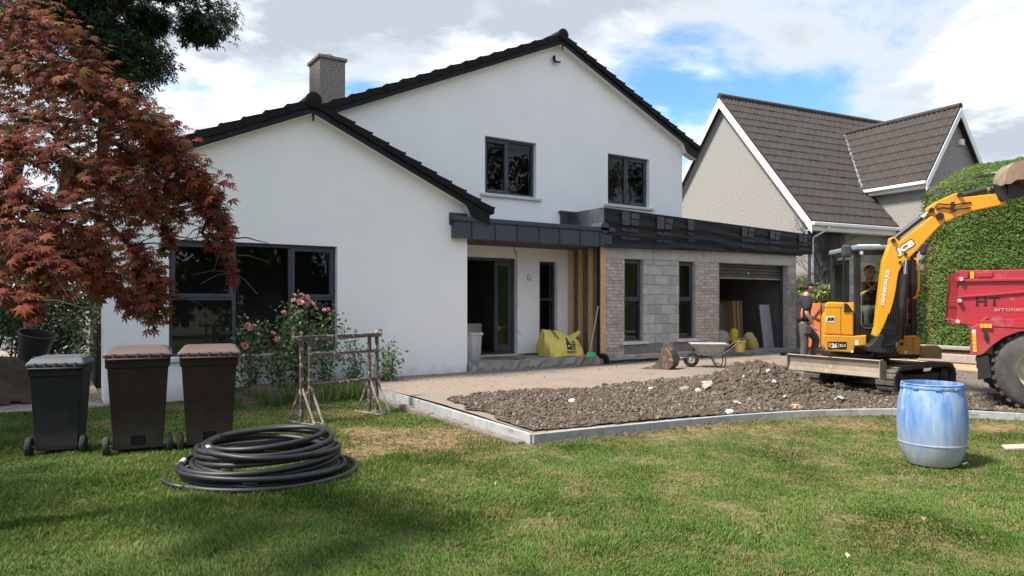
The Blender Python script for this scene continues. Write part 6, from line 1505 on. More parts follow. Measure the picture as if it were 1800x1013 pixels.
scrap('crumpled white plastic scrap on the grass in front of the blue barrel', 1697, 824, .06, m_paper, 1); scrap('dry leaf curled on the lawn right of centre', 1335, 948, .03, m_card, 3, 'dry_leaf'); scrap('dead leaf on the lawn below the barrel', 1625, 922, .028, m_card, 4, 'dry_leaf'); scrap('small brown leaf between the coil and the kerb corner', 745, 855, .022, m_card, 6, 'dry_leaf'); scrap('blue-white crumb of packaging on the middle of the lawn', 872, 856, .016, m_paper, 7); scrap('curled pale leaf near the bottom edge of the lawn', 1490, 985, .022, mat('straw_leaf', (.5, .42, .28), .8), 8, 'dry_leaf')
m_oldw = mat('grey_timber', (.40, .34, .28), .85, (.27, .22, .18), 4, stretch=(1, 10, 10)); m_neww = mat('pale_timber', (.55, .38, .22), .8, (.45, .29, .16), 4)
for i, (lab, x_, y0_, y1_, z0_, z1_, m_) in enumerate((('long grey timber sleeper against the brick wall', 16.1, 3.5, 8.6, .10, .26, m_oldw), ('pale plank under the grey sleeper by the brick wall', 15.75, 5.4, 8.3, .0, .07, m_neww), ('short pale plank nearest the excavator tracks', 15.5, 7.4, 8.4, .0, .09, m_neww), ('pale batten lying behind the truck\'s mudflap', 15.4, 4.6, 6.9, .0, .06, m_neww))):
    g_ = float(drive_z(x_, (y0_ + y1_) / 2)); box_thing('timber_plank', lab, 'plank', (x_, y0_, g_ + z0_), (x_ + .22, y1_, g_ + z1_), m_, .005)
for y_ in (4.2, 6.2, 8.0): box_thing('timber_block', ['timber block under the sleeper\'s near end', 'timber block under the middle of the sleeper', 'timber block under the sleeper\'s far end'][(4.2, 6.2, 8.0).index(y_)], 'block', (16.1, y_, float(drive_z(16.1, y_)) - .01), (16.3, y_ + .2, float(drive_z(16.1, y_)) + .098), m_neww)

# ---- black tub on a bank of earth at the far left
U, V = np.meshgrid(np.linspace(-9, 0.4, 70), np.linspace(11.6, 17, 60))
X_, Y_ = cam_xy(U, V); h_ = .62 * (1 - ss(.2, 1.0, np.sqrt(((X_ + 8.2) / 2.0) ** 2 + ((Y_ - 10.9) / 1.3) ** 2) + (fbm(U, V, 1.5, 30) - .5) * .4))
bank = grid_mesh('earth_bank', U, V, -.13 + h_ + .05 * (fbm(U, V, 5, 31) - .5), m_soil, None, h_ > .02); tag(bank, 'dark bank of bare earth at the foot of the bushes', 'earth bank', kind='stuff')
p = C((56 - CX) / F * 10.4, 10.4, .50); tubb = E('plastic_tub', p, 'black round plastic tub tilted on the dark earth bank', 'tub'); Mt = Matrix.Translation(p) @ Euler((R(14), R(10), 0)).to_matrix().to_4x4()
MB().lathe([(.001, 0), (.16, 0), (.235, .38), (.245, .385), (.245, .40), (.225, .40), (.15, .02), (.001, .02)], 28, Mt).build('shell', m_bblack, tubb, smooth=40); MB().tube([Mt @ Vector((.19 * math.cos(a), .19 * math.sin(a), .10)) for a in np.linspace(-1.6, .2, 10)], .006, 5).build('handle', m_galv, tubb)

# ---- roses along the wall
m_rleaf = leaf_mat('rose_leaf', [(0, (0.045, 0.095, 0.028)), (.6, (0.085, 0.155, 0.045)), (1, (0.15, 0.20, 0.065))], .25, .35, .5)
m_stem = mat('rose_stem', (.07, .085, .04), .7, (.10, .06, .045), 10); m_pink = mat('pink_petal', (.72, .19, .26), .5, (.80, .36, .38), 14, rnd=.15, trans=.2); m_pink2 = mat('pale_pink_petal', (.78, .40, .38), .5, (.70, .24, .28), 14, rnd=.15, trans=.2)
def bloom(p_, s_, parent, m_):
    q = MB(); r_ = random.Random(int(p_.x * 1e4) % 9973); dirn = Vector((r_.uniform(-.5, .5), -.6, r_.uniform(.1, .8))).normalized(); Mx = frame(p_, dirn.orthogonal(), dirn)
    for ring_, (cnt, rad, tilt, sz) in enumerate(((5, .15, 80, .55), (6, .35, 55, .65), (7, .55, 28, .72))):
        for k in range(cnt):
            a = 2 * math.pi * (k + .5 * ring_) / cnt + r_.uniform(-.2, .2); ca_, sa_ = math.cos(a), math.sin(a); tl = R(tilt); o_, z_ = math.cos(tl), math.sin(tl)
            pts = [(rad * .25, 0, 0), (rad * .25 + sz * o_ * .5, -sz * .42, sz * z_ * .5), (rad * .25 + sz * o_ * .5, sz * .42, sz * z_ * .5), (rad * .25 + sz * o_ * 1.05, -sz * .22, sz * z_), (rad * .25 + sz * o_ * 1.05, sz * .22, sz * z_)]
            q.add([Mx @ (Vector((x_ * ca_ - y_ * sa_, x_ * sa_ + y_ * ca_, z__)) * s_) for x_, y_, z__ in pts], [(0, 1, 2), (1, 3, 4, 2)])
    q.build('bloom', m_, parent, smooth=60)
def rose(label, px, base_py, canes, blooms, nleaf, seed, vpl=11.28):
    r_ = random.Random(seed); rn = np.random.default_rng(seed); b0 = onY(px, base_py, vpl); b0.z = float(lawn_z(b0.x, b0.y)) - .02
    t = E('rose_bush', b0, label, 'rose bush', group='roses along the white wall'); mb = MB(); LP = []
    for (tx, ty) in canes:
        tip = onY(tx, ty, vpl + r_.uniform(-.18, .12)); mid = b0.lerp(tip, .45) + Vector((r_.uniform(-.08, .08), r_.uniform(-.08, .08), 0)); pts = [b0 + Vector((r_.uniform(-.06, .06), r_.uniform(-.05, .05), 0)), b0.lerp(mid, .55) + Vector((r_.uniform(-.05, .05), 0, 0)), mid, mid.lerp(tip, .55) + Vector((r_.uniform(-.05, .05), r_.uniform(-.04, .04), .03)), tip]
        mb.tube(pts, [.011, .009, .007, .005, .003], 5)
        for _ in range(nleaf * 3):
            f = r_.uniform(.25, 1.0); k = min(3, int(f * 4)); c_ = pts[k].lerp(pts[k + 1], f * 4 - k); LP.append(np.array(c_) + rn.normal(size=3) * np.array([.075, .07, .06]) * (.6 + .6 * f))
        for _ in range(4):
            f = r_.uniform(.2, .6); c_ = pts[1].lerp(pts[3], f); mb.tube([c_, c_ + Vector((r_.uniform(-.22, .22), r_.uniform(-.1, .1), r_.uniform(.02, .22)))], [.004, .002], 4, caps=False)
    mb.build('stems', m_stem, t, smooth=60); LP = np.array(LP); n_ = len(LP)
    leaf_cloud('foliage', LP, rn.normal(size=(n_, 3)) * .6 + np.array([0, -.5, .7]), rn.uniform(.05, .085, n_), OVAL, m_rleaf, t, seed)['kind'] = 'stuff'
    for (bx, by, s_, m_) in blooms: bloom(onY(bx, by, vpl - .14), s_ * 1.25, t, m_)
P1, P2 = m_pink, m_pink2
rose('rose bush with four pink blooms beside the brown bin', 442, 690, [(420, 570), (436, 562), (455, 575), (470, 568), (445, 600), (425, 615)], [(430, 609, .055, P1), (436, 571, .04, P1), (447, 573, .036, P1), (439, 578, .042, P2), (434, 559, .024, P1), (470, 565, .02, P1)], 36, 1)
rose('rose bush with two open pink blooms in the middle of the row', 487, 695, [(478, 590), (488, 585), (500, 600), (470, 610), (505, 560), (498, 548)], [(479, 586, .040, P1), (488, 597, .044, P2), (498, 549, .036, P1), (491, 637, .035, P2)], 30, 2)
rose('tallest rose bush crowned by a dense cluster of pink blooms', 528, 690, [(516, 535), (525, 528), (540, 530), (532, 560), (515, 565), (545, 570), (520, 600), (550, 600)], [(527, 532, .062, P2), (517, 519, .034, P1), (531, 519, .036, P1), (541, 524, .036, P1), (545, 531, .036, P1), (551, 537, .034, P1), (537, 534, .040, P2), (516, 528, .036, P2), (554, 613, .03, P1), (540, 521, .03, P1)], 46, 3)
rose('slim rose bush with two buds in front of the window frame', 575, 690, [(570, 545), (576, 548), (582, 565), (572, 590), (565, 600)], [(570, 545, .035, P1), (577, 544, .032, P2)], 30, 4)
rose('sparse rose bush behind the trestle', 622, 690, [(605, 570), (615, 600), (640, 605), (625, 590), (600, 640)], [], 24, 5)
rose('leggy rose bush right of the trestle with one low pink bloom', 682, 695, [(683, 600), (690, 615), (672, 620), (695, 640), (680, 640)], [(664, 673, .055, P1), (676, 655, .03, P1)], 30, 6)
# heap of dug soil and weeds at the foot of the roses
U, V = np.meshgrid(np.linspace(1.9, 4.6, 70), np.linspace(10.2, 11.8, 44)); h_ = .17 * fbm(U, V, 2.2, 55) * ss(10.35, 10.9, V) * (1 - ss(4.1, 4.5, U)) * ss(1.9, 2.4, U) + .16 * np.exp(-(((U - 2.9) / .35) ** 2 + ((V - 11.1) / .3) ** 2))
rb = grid_mesh('flower_bed', U, V, lawn_z(U, np.minimum(V, 11.4)) - .015 + h_ + .03 * (fbm(U, V, 9, 57) - .5), m_soil); tag(rb, kind='structure')
rn = np.random.default_rng(91); n_ = 2600; uu_ = rn.uniform(2.2, 4.4, n_); vv_ = rn.uniform(10.25, 11.3, n_); k = (fbm(uu_, vv_, 2.4, 58) > .47) | (uu_ > 3.4); uu_, vv_ = uu_[k], vv_[k]; n_ = len(uu_)
BLADE = (np.array([[-.05, 0, 0], [.05, 0, 0], [.04, .6, .0], [-.04, .6, .0], [0, 1, .08]], float), np.array([[0, 1, 2], [0, 2, 3], [3, 2, 4]]))
o_ = leaf_cloud('weeds', np.stack([uu_, vv_, lawn_z(uu_, vv_) + .03], -1), np.stack([rn.normal(size=n_), rn.normal(size=n_), np.zeros(n_)], -1), rn.uniform(.08, .26, n_), BLADE, leaf_mat('weed_blade', [(0, (.05, .09, .02)), (.7, (.10, .15, .04)), (1, (.22, .22, .09))], .3, .6), None, 92, np.tile([0, 0, 1.0], (n_, 1)) + rn.normal(size=(n_, 3)) * .25); tag(o_, 'long weeds and grass tufts at the foot of the roses', 'weeds', kind='stuff')

# ------------------------------------------------------------------ mini excavator
m_jy = mat('machine_yellow', (0.74, 0.325, 0.005), .38, (.68, .295, .007), 3, coat=.25, c3=(.40, .24, .07), scale3=7, thr3=(.60, .76))
splash_dirt(m_jy, .45, 1.0, (.33, .21, .09), .55)
m_blk = mat('machine_black', (.012, .012, .013), .45, (.02, .02, .021), 6); m_hose = mat('hose_black', (.007, .007, .007), .75, spec=.15)
m_stk = mat('sticker_white', (.72, .72, .70), .5); m_stkb = mat('sticker_black', (.01, .01, .01), .5); m_red_lens = mat('pale_lens', (.62, .60, .55), .25)
m_chrome = mat('chrome_rod', (.55, .55, .55), .15, metal=1.0); m_track = mat('dusty_track_rubber', (.055, .048, .042), .85, (.14, .12, .10), 9, bump=.4)
m_bladep = mat('worn_blade', (.32, .265, .20), .6, (.21, .17, .125), 3, bump=.35, metal=.3, c3=(.36, .31, .25), scale3=12)
m_seat = mat('seat_cloth', (.03, .03, .032), .9)
ex = E('excavator', C(5.95, 11.5, 0.0), 'yellow tracked mini excavator with raised boom and a driver in its cab', 'excavator')
# --- undercarriage, along T (away from the blade)
bl_, br_ = C(4.57, 11.6), C(5.36, 10.3)
lat = (br_ - bl_).normalized(); Tdir = Vector((-lat.y, lat.x, 0))
if Tdir.dot(CR) < 0: Tdir = -Tdir
mid = (bl_ + br_) / 2
MU = Matrix.Identity(4)
for i in range(3): MU[i][0], MU[i][1], MU[i][2], MU[i][3] = Tdir[i], (UP.cross(Tdir))[i], UP[i], (mid)[i]
g0z = float(drive_z(mid.x, mid.y)); MU[2][3] = g0z
ysgn = 1 if (MU.to_3x3() @ Vector((0, 1, 0))).dot(lat) > 0 else -1
def U_(): return L(MU)
TL0, TL1, TWD = .30, 2.02, .29; HWD = .62
for s_ in (-1, 1):
    yc = s_ * HWD; a0, a1, rr = TL0 + .21, TL1 - .21, .21
    def loop(r_, n=10):
        pts = []
        for k in range(n + 1): a = math.pi / 2 + math.pi * k / n; pts.append((a0 + r_ * math.cos(a), .215 + r_ * math.sin(a)))
        for k in range(n + 1): a = -math.pi / 2 + math.pi * k / n; pts.append((a1 + r_ * math.cos(a), .215 + r_ * math.sin(a)))
        return pts
    o_, i_ = loop(.21), loop(.165); n_ = len(o_); q = U_()
    vs = [(x_, yc - TWD / 2, z_) for x_, z_ in o_] + [(x_, yc + TWD / 2, z_) for x_, z_ in o_] + [(x_, yc - TWD / 2, z_) for x_, z_ in i_] + [(x_, yc + TWD / 2, z_) for x_, z_ in i_]
    fs = []
    for k in range(n_):
        j = (k + 1) % n_; fs += [(k, j, n_ + j, n_ + k), (2*n_ + j, 2*n_ + k, 3*n_ + k, 3*n_ + j), (j, k, 2*n_ + k, 2*n_ + j), (n_ + k, n_ + j, 3*n_ + j, 3*n_ + k)]
    q.add(vs, fs); trk = q.build('track', m_track, ex, smooth=35)
    # tread lugs around the belt
    per = []; acc = 0
    for k in range(n_):
        a, b = Vector((o_[k][0], 0, o_[k][1])), Vector((o_[(k + 1) % n_][0], 0, o_[(k + 1) % n_][1])); per.append((a, b, (b - a).length))
    tot = sum(p_[2] for p_ in per); nl_ = 44
    lug = MB(); lug.box((-.022, -TWD / 2 + .004, 0), (.022, TWD / 2 - .004, .018)); lo = lug.build('tread_lug', m_track, None); ld_ = lo.data; bpy.data.objects.remove(lo)
    for k in range(nl_):
        d = tot * k / nl_
        for (a, b, l_) in per:
            if d <= l_: break
            d -= l_
        p_ = a.lerp(b, d / max(l_, 1e-6)); x_ = (b - a).normalized(); z_ = Vector((x_.z * -1, 0, x_.x)); z_ = -z_ if z_.dot(p_ - Vector((min(max(p_.x, a0), a1), 0, .215))) < 0 else z_
        Ml = Matrix.Identity(4); yv = z_.cross(x_)
        for i in range(3): Ml[i][0], Ml[i][1], Ml[i][2] = x_[i], yv[i], z_[i]
        Ml.translation = Vector((p_.x, yc, p_.z)) ; inst('tread_lug', ld_, trk, MU @ Ml)
    q = U_(); q.box((a0 + .02, yc - .07, .10), (a1 - .02, yc + .07, .30)); q.build('track_frame', m_blk, ex, bevel=.02)
    for k in range(6):
        x_ = a0 + (a1 - a0) * k / 5; rr_ = .15 if k in (0, 5) else .07; zc = .215 if k in (0, 5) else .125
        q = MB(); q.lathe([(.001, -.10), (rr_ * .5, -.10), (rr_, -.08), (rr_, .08), (rr_ * .5, .10), (.001, .10)], 18, MU @ Matrix.Translation((x_, yc, zc)) @ Matrix.Rotation(R(90), 4, 'X')); q.build('roller', m_blk, ex, smooth=40)
q = U_(); q.box((.72, -.48, .20), (1.62, .48, .44)); q.build('chassis', m_blk, ex, bevel=.03)
# dozer blade, slightly raised, curved face
q = U_(); pf = [(x_, .28 + (z_ - .12) * .84) for x_, z_ in [(-.02, .12), (-.075, .14), (-.05, .22), (-.035, .30), (-.05, .38), (-.085, .435), (-.06, .45), (-.01, .40), (.012, .30), (.0, .2)]]
q.prism([(x_, -.775, z_) for x_, z_ in pf], (0, 1.55, 0)); bld = q.build('dozer_blade', m_bladep, ex, bevel=.006)
for s_ in (-1, 1): q = U_(); q.prism([(-.10, s_ * .777, .28), (.06, s_ * .777, .28), (.06, s_ * .777, .52), (-.03, s_ * .777, .565), (-.10, s_ * .777, .55)], (0, s_ * .015, 0)); q.build('end_plate', m_bladep, bld)
for s_ in (-1, 1): q = U_(); q.beam((.0, s_ * .28, .40), (.75, s_ * .28, .30), .08, .10); q.build('blade_arm', m_blk, ex, bevel=.008)

# --- upper structure: local x to the picture's right, y away from the camera
OX, OY = 5.45, 10.75
xr = C(.995, -.10); yr = C(.10, .995)
MX = Matrix.Identity(4); o0 = C(OX, OY, g0z)
for i in range(3): MX[i][0], MX[i][1], MX[i][2], MX[i][3] = xr[i], yr[i], UP[i], o0[i]
MXi = MX.inverted()
def X_(): return L(MX)
def lx(px, py, y):                            # photo pixel on the upper structure's plane y = const, in local coordinates
    p_ = onP(px, py, MX @ Vector((0, y, 0)), yr); return MXi @ p_
HOODX, SKX = .10, .07
def poly_x(pix, y, dep, name, m_, parent=ex, bevel=.012, segs=2):
    q = X_(); q.prism([lx(a, b, y) for a, b in pix], (dep * .42 if y in (HOODX, SKX) and name in ('hood', 'skirt') else 0, dep, 0)); return q.build(name, m_, parent, bevel=bevel, segs=segs)
q = MB(); q.lathe([(.001, .42), (.34, .42), (.34, .53), (.001, .53)], 28, MX @ Matrix.Translation((.18, .72, 0))); q.build('slew_ring', m_blk, ex, smooth=40)
q = X_(); q.box((-.42, .14, .53), (.74, 1.35, .60)); q.build('platform', m_blk, ex, bevel=.02)
hood = poly_x([(1450, 534), (1456, 531), (1484, 532), (1500, 548), (1500, 590), (1448, 588)], HOODX, .55, 'hood', m_jy, ex, .022, 3)
skirt = poly_x([(1446, 589), (1500, 591), (1523, 589.5), (1523, 608), (1503, 609), (1499, 621), (1451, 617)], SKX, .6, 'skirt', m_jy, ex, .016, 3)
poly_x([(1484.5, 533), (1491, 535), (1500, 548), (1484, 549)], .085, .03, 'vent_grille', m_blk, hood, .004)
rside = poly_x([(1575, 592), (1612, 590), (1620, 598), (1617, 624), (1566, 624)], .10, .9, 'side_panel', m_jy, ex, .018, 3)
for (a, b, c_, d) in ((1450, 540.4, 1499, 541.0), (1477.5, 541, 1478.2, 588)):
    p_, q_ = lx(a, b, HOODX), lx(c_, d, HOODX); q = X_(); q.box((p_.x, HOODX - .002, q_.z), (q_.x, HOODX + .01, p_.z)); q.build('panel_seam', m_blk, hood)
p_, q_ = lx(1604.5, 592, .10), lx(1605.2, 624, .10); q = X_(); q.box((p_.x, .098, q_.z), (q_.x, .11, p_.z)); q.build('panel_seam', m_blk, rside)
rear = X_(); rear.box((-.30, 1.05, .55), (.74, 1.5, 1.25)); rear.build('counterweight', m_jy, ex, bevel=.12, segs=4)
# cab: posts, roof, sills, glass
CY = .20; cz0 = lx(1510, 608, CY).z; cz1 = lx(1510, 441, CY).z; cxl = lx(1503, 500, CY).x; cxr = lx(1612, 500, CY).x; CD = 1.12
q = X_(); q.box((cxl, CY, cz0), (cxl + .085, CY + .07, cz1)); q.build('cab_post', m_blk, ex, bevel=.012)
q = X_(); q.box((cxr - .07, CY, cz0), (cxr, CY + .07, cz1)); q.build('cab_post', m_blk, ex, bevel=.012)
for xx in (cxl, cxr - .06): q = X_(); q.box((xx, CY + CD - .07, cz0), (xx + .06, CY + CD, cz1)); q.build('cab_post', m_blk, ex, bevel=.012)
q = X_(); q.box((cxl + .0, CY + .002, cz1 - .06), (cxr, CY + .068, cz1)); q.build('front_header', m_blk, ex, bevel=.008)
q = X_(); q.box((cxl + .086, CY + .004, cz0), (cxr - .071, CY + .066, cz0 + .34)); q.build('front_apron', m_blk, ex, bevel=.01)
q = X_(); q.box((cxl + .003, CY + .071, cz0), (cxl + .057, CY + CD - .071, cz0 + .50)); q.build('side_apron', m_blk, ex, bevel=.01); q = X_(); q.box((cxr - .057, CY + .071, cz0), (cxr - .003, CY + CD - .071, cz0 + .42)); q.build('side_apron', m_blk, ex, bevel=.01)
q = X_(); q.box((cxl + .061, CY + CD - .06, cz0), (cxr - .061, CY + CD - .005, cz0 + .65)); q.build('rear_apron', m_blk, ex)
q = X_(); q.box((cxl - .02, CY - .03, cz1), (cxr + .02, CY + CD + .02, cz1 + .085)); rf = q.build('cab_roof', mat('cab_roof_grey', (.20, .24, .26), .45, (.16, .19, .21), 4), ex, bevel=.03, segs=3)
q = X_(); q.box((-.10 + .08, .5, cz1 + .086), (.32, 1.0, cz1 + .12)); q.build('roof_hatch', m_white, rf, bevel=.01)
# rounded rear side frame, glass panes
q = X_(); zc_ = cz0 + .50
q.tube([(cxl + .03, CY + .05, zc_), (cxl + .03, CY + CD - .05, zc_), (cxl + .03, CY + CD - .02, zc_ + .3), (cxl + .03, CY + CD - .05, cz1 - .2), (cxl + .03, CY + CD - .22, cz1 - .03), (cxl + .03, CY + .06, cz1 - .02)], .03, 8); q.build('side_frame', m_blk, ex, smooth=50)
q = X_(); q.box((cxl + .018, CY + .56, zc_), (cxl + .042, CY + .585, cz1 - .02)); q.build('side_mullion', m_blk, ex)
m_cglass = glass_mat('cab_glass', (.72, .80, .78), .8)
def pane_x(vs, name='pane'): q = X_(); q.add(vs, [(0, 1, 2, 3)]); return q.build(name, m_cglass, ex)
pane_x([(cxl + .086, CY + .035, cz0 + .34), (cxr - .071, CY + .035, cz0 + .34), (cxr - .071, CY + .035, cz1 - .06), (cxl + .086, CY + .035, cz1 - .06)])
pane_x([(cxl + .03, CY + .07, zc_), (cxl + .03, CY + .55, zc_), (cxl + .03, CY + .55, cz1 - .03), (cxl + .03, CY + .07, cz1 - .03)]); pane_x([(cxl + .03, CY + .59, zc_), (cxl + .03, CY + CD - .05, zc_), (cxl + .03, CY + CD - .05, cz1 - .10), (cxl + .03, CY + .59, cz1 - .03)])
pane_x([(cxr - .03, CY + .07, cz0 + .42), (cxr - .03, CY + CD - .07, cz0 + .42), (cxr - .03, CY + CD - .07, cz1 - .01), (cxr - .03, CY + .07, cz1 - .01)])
# pale window gasket lines on the lower screen
q = X_(); z_a, z_b = lx(1520, 577, CY).z, lx(1520, 545, CY).z; xa_, xb_ = lx(1514, 560, CY).x, lx(1595, 560, CY).x
q.tube([(xa_, CY - .002, cz1 - .08), (xa_, CY - .002, z_a + .05), (xa_ + .05, CY - .002, z_a), (xb_ - .05, CY - .002, z_a), (xb_, CY - .002, z_a + .05), (xb_, CY - .002, cz1 - .08)], .005, 5, caps=False); q.build('gasket', mat('grey_gasket', (.16, .16, .16), .5), ex)
# mirrors, work lamp, grab rail
def mirror(px0, px1, py0, py1, y, arm):
    a, b = lx(px0, py0, y), lx(px1, py1, y); q = X_(); q.box((a.x, y - .04, b.z), (b.x, y + .03, a.z)); mm = q.build('mirror', m_dark, ex, bevel=.035, segs=3)
    q = X_(); q.tube([((a.x + b.x) / 2, y, a.z - .02), arm], .012, 6); q.build('mirror_arm', m_blk, mm, smooth=50)
mirror(1479, 1496, 431, 453, .05, (cxl + .03, CY + .02, cz1 - .05)); mirror(1617, 1629, 427, 449, .10, (cxr, CY + .02, cz1 - .05))
a, b = lx(1509, 441, .14), lx(1517, 449, .14); q = X_(); q.box((a.x, .11, b.z), (b.x, .19, a.z)); wl2 = q.build('work_lamp', m_blk, ex, bevel=.008); q = X_(); q.box((a.x + .012, .105, b.z + .012), (b.x - .012, .1095, a.z - .012)); q.build('lens', m_red_lens, wl2)
q = X_(); ra = [lx(1607, 455, .12), lx(1612, 457, .10), lx(1615, 470, .08), lx(1615, 505, .08), lx(1612, 521, .08), lx(1606, 525, .12)]; q.tube(ra, .018, 8); q.build('grab_rail', m_jy, ex, smooth=50)
# seat and levers
sc_ = lx(1530, 545, .80); q = X_(); q.box((sc_.x - .25, .66, cz0 + .30), (sc_.x + .25, 1.10, cz0 + .44)); q.build('seat', m_seat, ex, bevel=.04, segs=3); q = X_(); q.box((sc_.x - .23, 1.08, cz0 + .44), (sc_.x + .23, 1.2, cz0 + .98)); q.build('backrest', m_seat, ex, bevel=.04, segs=3)
for s_ in (-1, 1): q = X_(); q.tube([(sc_.x + s_ * .33, .62, cz0 + .3), (sc_.x + s_ * .33, .60, cz0 + .62), (sc_.x + s_ * .32, .58, cz0 + .70)], .016, 6); q.build('lever', m_blk, ex, smooth=50)
# --- kingpost and boom: profile in a vertical plane swung towards the truck
kp = MX @ lx(1562, 600, -.10); bd = C(.97, -.24).normalized(); bn = Vector((bd.y, -bd.x, 0)); bn = -bn if bn.dot(EYE - kp) < 0 else bn
def bp_(px, py, off=0.0): return onP(px, py, kp + bn * off, bn)
def boom_poly(pix, half, name, m_, parent=ex, bevel=.008, off=0.0):
    q = MB(); q.prism([bp_(a, b) + bn * (off + half) for a, b in pix], bn * (-2 * half)); return q.build(name, m_, parent, bevel=bevel)
q = X_(); k1 = lx(1560, 600, .0); q.box((k1.x - .16, -.04, .56), (k1.x + .16, .20, .66)); q.box((k1.x - .16, -.04, .80), (k1.x + .16, .20, .90)); q.build('swing_bracket', m_blk, ex, bevel=.02)
boom_poly([(1521, 608), (1530, 602), (1540, 588), (1548, 588), (1560, 600), (1575, 612), (1565, 622), (1540, 621), (1522, 618)], .12, 'kingpost', m_blk, ex, .02)
boom = boom_poly([(1533, 588), (1537, 575), (1541, 540), (1547, 488), (1551, 458), (1557, 442), (1562, 430), (1563, 420), (1567, 417), (1572, 419), (1578, 426), (1632, 384), (1640, 377), (1650, 376), (1656, 383), (1656, 392), (1640, 407), (1606, 444), (1594, 456), (1586, 462), (1577, 480), (1572, 512), (1565, 545), (1554, 567), (1546, 584), (1541, 592), (1535, 592)], .085, 'boom', m_jy, ex, .012)
dip = boom_poly([(1628, 373), (1628, 367), (1641, 357), (1676, 341), (1682, 340), (1688, 348), (1754, 341), (1763, 345), (1768, 352), (1764, 360), (1703, 373), (1680, 382), (1660, 391), (1650, 390), (1643, 383), (1634, 378)], .06, 'dipper_arm', m_jy, ex, .012)
for (a, b, r_, par_) in ((1648, 382, .055, boom), (1567, 424, .03, boom), (1634, 371, .035, dip), (1683, 344, .03, dip), (1760, 350, .045, dip), (1588, 448, .025, boom), (1579, 462, .02, boom)):
    q = MB(); c_ = bp_(a, b); q.lathe([(.001, -.115), (r_, -.115), (r_, .115), (.001, .115)], 14, frame(c_, bd, bn)); q.build('pivot_pin', m_blk, par_, smooth=40)
def ram(a, b, split, rb_, rr_, name, off=0.0):
    p_, q_ = bp_(*a) + bn * off, bp_(*b) + bn * off; m__ = p_.lerp(q_, split); t_ = MB().tube([p_, m__], rb_, 12).build(name, m_blk, ex, smooth=40); MB().tube([m__, q_], rr_, 10).build('rod', m_chrome, t_, smooth=40); return t_
ram((1566, 425), (1634, 372), .80, .040, .024, 'dipper_ram'); ram((1684, 346), (1744, 331), .82, .042, .025, 'bucket_ram'); ram((1578, 596), (1589, 458), .82, .058, .03, 'boom_ram', .10)
# hose bundle in front of the kingpost
for k in range(7):
    o_ = .06 + .014 * k; q = MB(); q.tube([bp_(1534 + 3 * k, 612 - k) + bn * o_, bp_(1545 + 3 * k, 606) + bn * (o_ + .05), bp_(1552 + 4 * k, 590) + bn * (o_ + .06), bp_(1556 + 4 * k, 565) + bn * (o_ + .03), bp_(1562 + 3.2 * k, 540) + bn * o_, bp_(1570 + 2.4 * k, 505) + bn * o_ * .8, bp_(1580 + 1.5 * k, 470) + bn * .06], .013, 6); q.build('hose', m_hose, ex, smooth=50)
q = MB(); q.tube([bp_(1641, 366) + bn * .07, bp_(1646, 360) + bn * .08, bp_(1660, 361) + bn * .08, bp_(1672, 362) + bn * .08, bp_(1690, 359) + bn * .075, bp_(1704, 357) + bn * .07], .010, 6); q.build('hose', m_hose, dip, smooth=50); q = MB(); q.tube([bp_(1643, 369) + bn * .07, bp_(1656, 367) + bn * .08, bp_(1672, 371) + bn * .08, bp_(1690, 368) + bn * .075, bp_(1703, 366) + bn * .07], .010, 6); q.build('hose', m_hose, dip, smooth=50)
boom_poly([(1668, 357), (1674, 356), (1674, 374), (1668, 374)], .008, 'hose_clamp', m_blk, dip, .002, .085)
# bucket links and bucket
boom_poly([(1740, 327), (1748, 325), (1763, 350), (1757, 356), (1752, 352)], .09, 'tipping_link', m_blk, ex, .006); boom_poly([(1744, 324), (1766, 330), (1774, 333), (1772, 347), (1764, 350), (1758, 338), (1744, 333)], .05, 'bucket_link', m_blk, ex, .006)
bk_ = [(1756, 328), (1757, 310), (1763, 298), (1772, 290), (1790, 286), (1812, 284), (1838, 292), (1850, 312), (1846, 334), (1838, 336), (1826, 330), (1803, 327), (1786, 320), (1774, 321), (1764, 328)]
q = MB(); prof_ = [bp_(a, b) for a, b in bk_[:9]]; n_ = len(prof_)
vs = [p_ + bn * s_ for s_ in (.23, -.23) for p_ in prof_]; cen = bp_(1805, 318); vs += [p_.lerp(cen, .06) + bn * s_ for s_ in (.23, -.23) for p_ in prof_]
q.add(vs, [(i, i + 1, n_ + i + 1, n_ + i) for i in range(n_ - 1)] + [(3*n_ + i, 3*n_ + i + 1, 2*n_ + i + 1, 2*n_ + i) for i in range(n_ - 1)] + [(0, n_, 3*n_, 2*n_), (n_ - 1, 2*n_ + n_ - 1, 3*n_ + n_ - 1, n_ + n_ - 1)]); m_bk2 = mat('sandy_mud_steel', (.30, .22, .15), .8, (.20, .145, .10), 7, bump=.4, bscale=40); bkt = q.build('digging_bucket', m_bk2, ex, smooth=50)
for s_ in (.232, -.232): q = MB(); q.prism([bp_(a, b) + bn * s_ for a, b in bk_], bn * (-.018 if s_ > 0 else .018)); q.build('side_plate', m_bk2, bkt)
boom_poly([(1768, 320), (1790, 322), (1800, 332), (1796, 346), (1778, 350), (1768, 346)], .07, 'bucket_ears', m_blk, bkt, .006)
